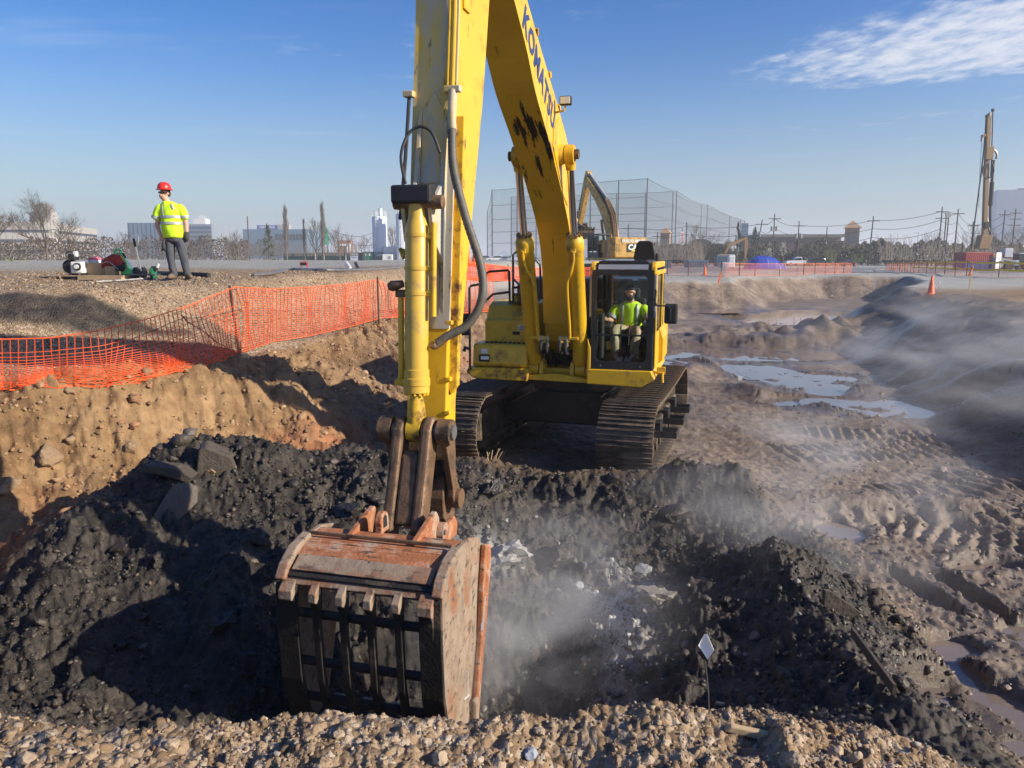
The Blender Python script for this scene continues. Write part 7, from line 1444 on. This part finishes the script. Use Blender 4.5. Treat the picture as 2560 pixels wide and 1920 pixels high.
# ------------------------------------------------------------------ poles and wires
TOPS = {}
def upole(u, vt, Y, label, arms=1, lean=0.0, can=0):
    p = at(u, vt, Y); zb = min(gz(p.x, Y), 0) - .5; h = p.z - zb; t = thing('utility_pole', label, 'pole', (p.x, Y, zb), 0, 'wooden utility poles'); MB().cyl((-lean, 0, 0), (0, 0, h), .17, .11, n=8).build('pole', 'pole_wood', t)
    for k in range(arms): MB().box((0, -.15, h - 1.0 - 1.3 * k), (2.6, .14, .16)).build('crossarm', 'pole_wood', t)
    for k in range(can): MB().cyl((-.5 + k * 1.0, -.2, h - 3.6), (-.5 + k, -.2, h - 2.6), .28, n=10).build('transformer', 'grey_paint', t)
    TOPS[u] = Vector((p.x, Y, p.z)); return t
upole(1906, 549, 170, 'leaning utility pole right of the billboard', 1, 1.4, 1); upole(1937, 535, 168, 'utility pole with two transformers', 1, 0, 2); upole(1998, 553, 168, 'short utility pole behind the pickup', 1, 0, 2); upole(2184, 540, 165, 'utility pole right of the second tower shop', 1, .4); upole(2356, 517, 160, 'tallest utility pole left of the drill mast', 2); upole(2396, 522, 165, 'utility pole between the tall one and the drill mast', 1)
upole(2434, 553, 175, 'short utility pole close left of the drill mast', 1); upole(2513, 525, 170, 'utility pole before the pale tower block', 1); upole(2540, 521, 172, 'three-armed utility pole before the pale tower block', 3); upole(618, 540, 170, 'lone utility pole at the blue-grey office', 0); upole(2068, 568, 185, 'thin pole left of the second tower shop', 0); upole(1644, 580, 180, 'thin pole left of the tan tower shop', 1); upole(1717, 556, 178, 'thin pole right of the white banner', 0); upole(1571, 560, 185, 'thin pole behind the tan excavator', 1)
upole(853, 588, 250, 'thin dark pole beside the brown sign building', 0); upole(870, 585, 250, 'dark pole before the white poster', 0); upole(981, 583, 210, 'short dark pole between the silos', 0)
for (u, vt) in ((2366, 540), (2372, 540)):
    p = at(u, vt, 158); o = thing('flood_light', 'left leg of the twin flood light mast' if u == 2366 else 'right leg of the twin flood light mast', 'light mast', (p.x, 158, -1)); MB().cyl((0, 0, 0), (0, 0, p.z + 1), .12, n=8).build('pole', 'pole_steel', o); MB().box((0, -.2, p.z + 1.3), (.55, .3, 1.0)).build('lamp_head', 'grey_paint', o)
for (u, vt, Y, lb) in ((63, 600, 110, 'thin street light before the concrete office'), (145, 575, 110, 'slim light mast by the wide bare tree'), (262, 595, 112, 'white flag pole left of the worker'), (345, 590, 112, 'street light right of the levers'), (2296, 583, 190, 'short street light over the long hedge')):
    p = at(u, vt, Y); o = thing('street_light', lb, 'street light', (p.x, Y, -.3), 0, 'street lights'); MB().tube(smooth_path([(0, 0, 0), (0, 0, p.z), (0, 0, p.z + .2), (-.5, 0, p.z + .4), (-.9, 0, p.z + .35)], 4), .06, 6).build('mast', 'grey_paint', o); MB().box((-.95, 0, p.z + .32), (.5, .2, .1)).build('lamp_head', 'grey_paint', o)
def wire(a, b, sag, label, off=0):
    a = TOPS[a] if isinstance(a, int) else a; b = TOPS[b] if isinstance(b, int) else b; a = a + Vector((0, 0, off)); b = b + Vector((0, 0, off)); P = [a.lerp(b, t / 14) - Vector((0, 0, sag * 4 * (t / 14) * (1 - t / 14))) for t in range(15)]
    tag(MB().tube(P, .045, 4, caps=False).build('power_line', 'wire', None), label, 'wire', 'overhead wires')
cn_ = [('1717', 1717), ('1906', 1906)]
chain = [1571, 1717, 1906, 1937, 1998, 2184, 2356, 2396, 2434, 2513, 2540]
nm_ = {1571: 'pole behind the tan excavator', 1717: 'banner pole', 1906: 'leaning pole', 1937: 'transformer pole', 1998: 'pickup pole', 2184: 'second tower pole', 2356: 'tallest pole', 2396: 'pole left of the mast', 2434: 'short pole at the mast', 2513: 'pole at the pale tower', 2540: 'three-armed pole'}
for a, b in zip(chain[:-1], chain[1:]):
    for k, (off, wd) in enumerate(((-.9, 'top'), (-2.6, 'middle'), (-4.4, 'low'))): wire(a, b, .6 + .2 * k, f'{wd} wire from the {nm_[a]} to the {nm_[b]}', off)
wire(at(830, 575, 150), at(930, 583, 190), 1.0, 'single wire left of the first silo'); wire(at(877, 610, 200), at(930, 612, 200), .3, 'low wire right of the brown sign building')
# ------------------------------------------------------------------ golf driving range net
NETP = []
for u, vt in ((1218, 527), (1230, 475), (1293, 470), (1400, 462), (1477, 456), (1547, 451), (1619, 446), (1692, 477), (1769, 512), (1825, 540), (1862, 552)): NETP.append((u, vt))
names = ['shortest net pole at the left', 'first tall net pole beside the hose', 'second tall net pole left of the boom', 'net pole behind the boom', 'net pole behind the tan excavator arm', 'tall net pole right of the tan arm', 'tallest net pole', 'net pole right of the tallest', 'net pole left of the bare tree', 'low net pole left of the evergreen', 'lowest net pole at the evergreen']
pts = []
for (u, vt), lb in zip(NETP, names):
    Y = 28.4 * FPX / max(640 - vt, 60); Y = min(Y, 430); p = at(u, vt, Y); o = MB().cyl((0, 0, -1.5 - p.z + p.z), (0, 0, p.z), .30, .22, n=8).build('net_pole', 'pole_steel', None, smooth=True); o.location = (p.x, Y, 0); tag(o, lb + ' of the golf range', 'pole', 'golf range net poles'); pts.append(p)
rear = []
for (u, vt), lb in zip(((1278, 492), (1341, 488), (1542, 483), (1614, 482), (1683, 478), (1754, 512), (1852, 549)), ('far net pole left of the boom', 'far net pole behind the boom cylinder', 'far net pole beside the tan arm', 'far net pole beside the tallest', 'far net pole right of the tan tower', 'far net pole beside the bare tree', 'far net pole at the billboard')):
    Y = min(30.0 * FPX / (640 - vt), 460); p = at(u, vt, Y); o = MB().cyl((0, 0, -1.5), (0, 0, p.z), .30, .22, n=8).build('net_pole', 'pole_steel', None, smooth=True); o.location = (p.x, Y, 0); tag(o, lb + ' of the golf range', 'pole', 'golf range net poles'); rear.append(p)
def net(points, label):
    t = thing('golf_net', label, 'net', (0, 0, 0)); mb = MB(); top = []
    for a, b in zip(points[:-1], points[1:]):
        for k in range(8): q = a.lerp(b, k / 8); q.z -= .035 * (b - a).length * 4 * (k / 8) * (1 - k / 8) * .35; top.append(q)
    top.append(points[-1])
    for q in top: mb.v += [tuple(q), (q.x, q.y, -.5)]
    for i in range(len(top) - 1): mb.f.append((2 * i, 2 * i + 1, 2 * i + 3, 2 * i + 2))
    mb.build('mesh', 'golf_net', t)
    for f in (1.0, .78, .58, .40, .24): MB().tube([(q.x, q.y, q.z * f) for q in top], .09, 4, caps=False).build('rope', 'pole_steel', t)
net(pts, 'tall grey golf range net on poles behind the excavators'); net(rear, 'far side of the grey golf range net')
# ------------------------------------------------------------------ vehicles
def car(u0, u1, v1, Y, kind, m_, label, view='side', flip=1):
    x0, x1, _, _ = px_rect(u0, u1, 640, v1, Y); xc = (x0 + x1) / 2; L_ = 4.7 if kind != 'pickup' else 5.7; rz = 0 if view == 'side' else R(78); t = thing('parked_car', label, 'car' if kind != 'pickup' else 'pickup', (xc, Y, gz(xc, Y)), rz, 'cars parked at the edge of the site')
    s = flip; H = 1.68 if kind == 'suv' else (1.85 if kind == 'pickup' else 1.48); l = L_ / 2
    if kind == 'pickup': prof = [(-l, .55), (-l, 1.05), (-l + .1, 1.12), (-.35, 1.14), (-.25, 1.15), (1.15, 1.15), (l - .1, 1.08), (l, .9), (l, .5)]; cabp = [(-.45, 1.14), (-.35, H), (.75, H), (1.35, 1.14)]
    elif kind == 'suv': prof = [(-l, .45), (-l, .95), (-l + .05, 1.05), (1.1, 1.05), (l - .15, .95), (l, .75), (l, .4)]; cabp = [(-l + .08, 1.04), (-l + .35, H - .06), (-.9, H), (.4, H - .05), (1.25, 1.04)]
    else: prof = [(-l, .45), (-l, .85), (-l + .2, .95), (1.0, .95), (l - .2, .82), (l, .65), (l, .4)]; cabp = [(-1.7, .94), (-1.0, H), (.35, H), (1.2, .94)]
    MB().prism([(s * a, b) for a, b in prof], lambda a, b, w: Vector((a, w, b)), -.9, .9).build('body', m_, t, bevel=.08); C_ = MB().prism([(s * a, b) for a, b in cabp], lambda a, b, w: Vector((a, w * (1 if b < 1.3 else .88), b)), -.82, .82).build('cabin', m_, t, bevel=.06)
    inner = [((a - sum(q[0] for q in cabp) / len(cabp)) * .84 + sum(q[0] for q in cabp) / len(cabp), 1.12 + (b - 1.12) * .80 if b > 1.2 else b + .06) for a, b in cabp]
    for w0, w1 in ((-.86, -.72), (.72, .86)): MB().prism([(s * a, b) for a, b in inner], lambda a, b, w: Vector((a, w, b)), w0, w1).build('side_window', 'car_glass', t)
    fx = cabp[-1][0]; tx = cabp[-2][0]; mb = MB(); mb.v = [(s * (fx + .02), -.7, cabp[-1][1] + .05), (s * (fx + .02), .7, cabp[-1][1] + .05), (s * (tx + .04), .6, cabp[-2][1] - .08), (s * (tx + .04), -.6, cabp[-2][1] - .08)]; mb.f = [(0, 1, 2, 3)]; mb.build('windscreen', 'car_glass', t)
    for wx in (-l + .9, l - .95):
        for wy in (-.82, .82): wh = MB().cyl((s * wx, wy - .11, .35), (s * wx, wy + .11, .35), .35, n=18).build('wheel', 'tyre', t, smooth=True); MB().cyl((s * wx, wy - .12, .35), (s * wx, wy + .12, .35), .2, n=12).build('rim', 'car_silver', wh, smooth=True)
    for wy in (-.62, .62): MB().box((s * (l - .02), wy, .78), (.06, .38, .16)).build('headlight', 'lamp_lens', t); MB().box((-s * (l - .02), wy, .85), (.06, .25, .2)).build('tail_light', 'red_plastic', t)
    return t
car(1962, 2032, 664, 160, 'pickup', 'car_white', 'white pickup truck beside the blue tarpaulin', 'side', -1); car(2012, 2058, 662, 164, 'suv', 'car_white', 'white car half hidden behind the dark car', 'side', -1); car(2020, 2078, 664.5, 156, 'suv', 'car_dark', 'dark grey car parked in front of the white ones', 'side', 1); car(2104, 2136, 664.5, 155, 'sedan', 'car_dark', 'dark car facing the site beside the yellow-green bush', 'front', 1)
for u0, u1, v1, Y, k, m_, lb in ((1228, 1246, 640, 210, 'suv', 'car_white', 'white car far behind the hose loop'), (1258, 1272, 648, 190, 'suv', 'car_silver', 'silver car nearest behind the handrails'), (1296, 1320, 640, 215, 'pickup', 'car_white', 'white pickup left of the left boom cylinder'), (1203, 1220, 641, 215, 'sedan', 'car_silver', 'pale car at the left end of the far lot'), (1324, 1342, 640, 222, 'sedan', 'car_silver', 'silver car behind the left boom cylinder'), (1722, 1748, 623, 200, 'sedan', 'car_silver', 'pale car above the hedge right of the banner')): car(u0, u1, v1, Y, k, m_, lb, 'side' if u0 != 1258 else 'front', -1)
p = at(1260, 636, 225); o = thing('canopy_tent', 'blue sloped canopy roof in the far car lot', 'canopy', (p.x, 225, gz(p.x, 225))); MB().prism([(-2.0, 1.7), (0, 2.9), (2.2, 1.5), (2.2, 1.4), (0, 2.7), (-2, 1.6)], lambda a, b, w: Vector((a, w, b)), 0, 3).build('roof_sheet', 'plastic_blue', o)
for xx in (-1.9, 2.1): MB().cyl((xx, 0, 0), (xx, 0, 1.6), .06, n=6).build('post', 'grey_paint', o)
o = at(1286, 648, 185); mb = MB().box((0, .6, .7), (1.7, 1.2, 1.4)).build('white_crate', 'bldg_pale', None, bevel=.04); mb.location = (o.x, 185, gz(o.x, 185)); tag(mb, 'pale square crate in the far car lot', 'crate')
# blue tarp heap, toilet, tanks, containers
p = at(1912, 664, 128); t = thing('tarp_heap', 'heap under a blue tarpaulin in front of the evergreens', 'tarpaulin', (p.x, 128, gz(p.x, 128))); nx, ny = 40, 14; mb = MB()
for j in range(ny):
    for i in range(nx):
        a = i / (nx - 1) * 2 - 1; b = j / (ny - 1) * 2 - 1; hgt = 2.1 * max(0, 1 - abs(a) ** 2.6) ** .75 * max(0, 1 - abs(b) ** 2.4) ** .7 * (1 - .18 * a) + .10 * math.sin(i * 1.7 + j * .4) * (1 - abs(b)) * .5; mb.v.append((a * 3.2 + .08 * math.sin(i * 2.3), b * 1.8, max(hgt, .02)))
mb.f = [(j * nx + i, j * nx + i + 1, (j + 1) * nx + i + 1, (j + 1) * nx + i) for j in range(ny - 1) for i in range(nx - 1)]; mb.build('tarpaulin', 'tarp_blue', t, smooth=True); MB().lathe([(2.4, 0), (1.3, 1.0), (.3, 1.2)], (-.2, 0, 0), 14, 1.1, .6).build('covered_soil', 'brick_tan', t)
p = at(1829, 668, 145); t = thing('portable_toilet', 'white portable toilet behind the mesh fence', 'toilet', (p.x, 145, gz(p.x, 145))); MB().box((0, .6, 1.05), (1.15, 1.15, 2.1)).build('cabin', 'white_paint', t, bevel=.06); MB().box((0, 0, 1.0), (.85, .06, 1.8)).build('door', 'bldg_pale', t, bevel=.02); MB().prism([(-.6, 2.1), (-.4, 2.32), (.4, 2.32), (.6, 2.1)], lambda a, b, w: Vector((a, w, b)), 0, 1.2).build('roof', 'white_paint', t, bevel=.03)
def skip(u0, u1, v0, v1, Y, label, m_, nm='storage_container', ribs=8):
    x0, x1, zb, zt = px_rect(u0, u1, v0, v1, Y); t = thing(nm, label, 'container', ((x0 + x1) / 2, Y, gz((x0 + x1) / 2, Y))); w = x1 - x0; h = zt - gz((x0 + x1) / 2, Y); MB().box((0, 1.1, h / 2), (w, 2.2, h)).build('body', m_, t, bevel=.03)
    for k in range(ribs): MB().box((-w / 2 + (k + .5) * w / ribs, -.04, h * .5), (w / ribs * .3, .08, h * .85)).build('rib', m_, t)
    return t
skip(1718, 1771, 651, 661, 140, 'long low blue-grey skip behind the mesh fence', 'bldg_blue'); skip(1649, 1679, 654, 664, 138, 'short blue-grey skip beside the cab', 'bldg_blue'); skip(1792, 1820, 638, 659, 150, 'blue-grey box container left of the toilet', 'bldg_blue'); skip(1806, 1824, 656, 668, 142, 'pale plastic water tank at the foot of the toilet', 'bldg_pale', 'water_tank', 4)
# red and blue container with white doors, drill rig behind it
x0, x1, zb, zt = px_rect(2410, 2486, 625, 668, 112); t = thing('shipping_container', 'red and blue shipping container with open white doors under the drill mast', 'container', ((x0 + x1) / 2, 112, gz(x0, 112)), R(8)); w = x1 - x0; h = 2.55
MB().box((0, 1.2, h * .25 + .02), (w, 2.4, h * .5)).build('lower_side', 'container_blue', t); MB().box((0, 1.2, h * .75 + .02), (w, 2.4, h * .5)).build('upper_side', 'container_red', t)
for k in range(14): MB().box((-w / 2 + (k + .5) * w / 14, -.03, h * .25), (.12, .07, h * .46)).build('corrugation', 'container_blue', t); MB().box((-w / 2 + (k + .5) * w / 14, -.03, h * .75), (.12, .07, h * .46)).build('corrugation', 'container_red', t)
MB().box((w / 2 + .62, -.3, h / 2), (1.15, .08, h), (0, 0, .3)).build('door_leaf', 'white_paint', t)
for zz in (.5, 1.1, 1.7, 2.2): MB().box((w / 2 + .60, -.36, zz), (.85, .05, .08), (0, 0, .3)).build('door_rail', 'grey_paint', t)
p = at(2466, 640, 122); DR = thing('drill_rig', 'tall ochre drilling rig mast behind the red and blue container', 'drill rig', (p.x, 122, gz(p.x, 122)), 0); Zt = lambda v: at(2466, v, 122).z - DR.location.z; X = lambda u, v: at(u, v, 122).x - at(2466, 640, 122).x
def mpt(u, v, y=0): return Vector((X(u, v), y, Zt(v)))
MB().prism([(mpt(2452, 500).x, Zt(622)), (mpt(2478, 500).x, Zt(622)), (X(2476, 588), Zt(588)), (X(2449, 588), Zt(588))], lambda a, b, w_: Vector((a, w_, b)), -.7, .7).build('mast_base', 'drill_ochre', DR, bevel=.06)
MB().bar(mpt(2460, 592), mpt(2471, 292), .60, .6).build('mast', 'drill_ochre', DR, bevel=.04); MB().bar(mpt(2466, 400, -.5), mpt(2469, 368, -.5), 1.15, .6).build('rotary_head', 'drill_ochre', DR, bevel=.06); MB().bar(mpt(2462, 570, -.45), mpt(2462, 555, -.45), .8, .6).build('winch', 'black_matte', DR)
MB().bar(mpt(2455, 340), mpt(2478, 335), .5, .35).build('cathead', 'drill_ochre', DR); MB().cyl(mpt(2472, 290), mpt(2469, 286), .45, n=12).build('crown_sheave', 'drill_ochre', DR); MB().bar(mpt(2474, 294), mpt(2482, 292), .2, .2).build('top_arm', 'black_matte', DR)
for nm, pts_, r_, m_ in (('side_rod', [mpt(2482, 278), mpt(2481, 330), mpt(2477, 440)], .09, 'pole_steel'), ('top_lamp', [mpt(2482, 272), mpt(2482, 279)], .22, 'black_matte'), ('drill_string', [mpt(2484, 400), mpt(2480, 455)], .22, 'pole_steel'), ('drill_string', [mpt(2480, 455), mpt(2476, 515)], .32, 'black_matte'), ('drill_string', [mpt(2476, 515), mpt(2476, 610)], .2, 'pole_steel'), ('feed_cable', [mpt(2466, 292), mpt(2460, 370), mpt(2452, 440), mpt(2428, 622)], .10, 'rubber'), ('thin_cable', [mpt(2455, 345), mpt(2450, 420), mpt(2447, 520)], .03, 'wire'), ('strut', [mpt(2464, 530), mpt(2474, 580)], .16, 'steel'), ('strut', [mpt(2458, 588), mpt(2464, 440)], .10, 'drill_ochre'), ('hook_block', [mpt(2455, 342), mpt(2454, 354)], .16, 'steel')): MB().tube(pts_, r_, 8).build(nm, m_, DR, smooth=True)
MB().tube(smooth_path([mpt(2477, 376, -.4), mpt(2484, 378, -.4), mpt(2488, 388, -.4), mpt(2486, 398, -.4)], 5), .16, 8).build('swivel_hose', 'steel', DR, smooth=True)
for sgn in (-1, 1): MB().tube(smooth_path([mpt(2466 + sgn * 8, 405, -.5), mpt(2466 + sgn * 14, 425, -.5), mpt(2464 + sgn * 10, 440, -.5), mpt(2464 + sgn * 2, 447, -.5)], 5), .09, 8).build('loop_hose', 'rubber', DR, smooth=True)
for yy in (-1.3, 1.3): MB().prism([(-3.6, .1), (3.2, .1), (3.6, .5), (3.2, .95), (-3.6, .95), (-4.0, .5)], lambda a, b, w_: Vector((a, w_, b)), yy - .35, yy + .35).build('track', 'track_steel', DR)
MB().box((1.2, 0, 1.7), (4.2, 2.6, 1.3)).build('engine_housing', 'drill_ochre', DR, bevel=.08); MB().box((2.6, -.8, 2.6), (1.3, 1.2, 1.4)).build('cab', 'bldg_pale', DR, bevel=.08)
p = at(2535, 664, 118); t = thing('wheel_loader', 'pale blue loader with a cab at the right edge behind the taped fence', 'loader', (p.x, 118, gz(p.x, 118))); MB().box((-1.0, 0, 1.1), (2.6, 1.6, .8)).build('hood', 'plastic_blue', t, bevel=.1); MB().box((.9, 0, 1.6), (1.5, 1.6, 1.7)).build('cab', 'car_glass', t, bevel=.06); MB().box((.9, 0, 2.5), (1.7, 1.8, .12)).build('cab_roof', 'bldg_pale', t, bevel=.03)
for xx in (-1.4, 1.3):
    for yy in (-.9, .9): MB().cyl((xx, yy - .25, .65), (xx, yy + .25, .65), .65, n=18).build('wheel', 'tyre', t, smooth=True)
mb = MB(); mb.bar((-.3, -.9, 1.3), (-2.6, -.9, 1.7), .2, .25); mb.build('lift_arm', 'grey_paint', t); MB().prism([(-2.6, 1.9), (-3.6, .5), (-2.5, .4), (-2.2, 1.2)], lambda a, b, w_: Vector((a, w_, b)), -1.1, 1.1).build('loader_bucket', 'grey_paint', t)
# paved car park
mb = MB(); n = 40
for i in range(n + 1):
    x_ = -10 + i * 3.2
    for j in range(9): y_ = 80 + j * 7.5; mb.v.append((x_, y_, float(gz(x_, y_)) + .02))
mb.f = [(i * 9 + j, (i + 1) * 9 + j, (i + 1) * 9 + j + 1, i * 9 + j + 1) for i in range(n) for j in range(8)]; o = mb.build('car_park', 'asphalt'); o['kind'] = 'structure'
# ------------------------------------------------------------------ haze and drifting smoke
def vol_mat(name, dens, col=(.86, .89, .95), aniso=0.2):
    m_ = bpy.data.materials.new(name); m_.use_nodes = True; nt = m_.node_tree; N = nt.nodes; L = nt.links
    for n in list(N): N.remove(n)
    out = N.new('ShaderNodeOutputMaterial'); v = N.new('ShaderNodeVolumePrincipled'); v.inputs['Color'].default_value = (*col, 1); v.inputs['Density'].default_value = dens; v.inputs['Anisotropy'].default_value = aniso; L.new(v.outputs[0], out.inputs['Volume']); M[name] = m_; return m_, N, L, v
vol_mat('haze_air', 0.0007)
o = MB().box((0, 1650, 20.5), (8300, 5000, 48)).build('haze', 'haze_air'); o['kind'] = 'stuff'; o['label'] = 'thin morning haze over the site'
def smoke(name, label, c, rad, rot, dens, scale, seed, thr=.46):
    m_, N, L, v = vol_mat(name + str(seed), dens, (.95, .96, .98), .0)
    tc = N.new('ShaderNodeTexCoord'); mp = N.new('ShaderNodeMapping'); mp.inputs['Location'].default_value = (seed * 3.1, seed * 1.7, 0); L.new(tc.outputs['Object'], mp.inputs[0])
    nz = N.new('ShaderNodeTexNoise'); nz.inputs['Scale'].default_value = scale; nz.inputs['Detail'].default_value = 5; nz.inputs['Roughness'].default_value = .6; nz.inputs['Distortion'].default_value = .6; L.new(mp.outputs[0], nz.inputs['Vector'])
    r = N.new('ShaderNodeMapRange'); r.inputs['From Min'].default_value = thr; r.inputs['From Max'].default_value = thr + .28; L.new(nz.outputs['Fac'], r.inputs['Value'])
    ln = N.new('ShaderNodeVectorMath'); ln.operation = 'LENGTH'; L.new(tc.outputs['Object'], ln.inputs[0]); f = N.new('ShaderNodeMapRange'); f.interpolation_type = 'SMOOTHSTEP'; f.inputs['From Min'].default_value = 1.0; f.inputs['From Max'].default_value = .25; L.new(ln.outputs['Value'], f.inputs['Value'])
    a = N.new('ShaderNodeMath'); a.operation = 'MULTIPLY'; L.new(r.outputs[0], a.inputs[0]); L.new(f.outputs[0], a.inputs[1]); b = N.new('ShaderNodeMath'); b.operation = 'MULTIPLY'; L.new(a.outputs[0], b.inputs[0]); b.inputs[1].default_value = dens; L.new(b.outputs[0], v.inputs['Density'])
    bm = bmesh.new(); bmesh.ops.create_icosphere(bm, subdivisions=3, radius=1.0); me = bpy.data.meshes.new(name); bm.to_mesh(me); bm.free(); me.materials.append(m_); o = bpy.data.objects.new(name, me); COL.objects.link(o); o.location = c; o.scale = rad; o.rotation_euler = rot; return tag(o, label, 'smoke', kind='stuff')
smoke('smoke', 'thin white smoke rolling off the dark bank on the right', (8.8, 15.0, -.35), (4.4, 7.0, 1.75), (0, 0, -.3), .27, 2.4, 1, .47)
smoke('smoke', 'white vapour rising from the pit right of the bucket', (.25, 6.4, -1.5), (1.7, 1.6, 1.1), (0, 0, .3), .85, 2.0, 2, .44)
smoke('smoke', 'faint smoke drifting over the black heap and mud on the right', (3.2, 8.0, -.9), (2.4, 2.8, 1.1), (0, 0, -.4), .55, 2.0, 3, .46)
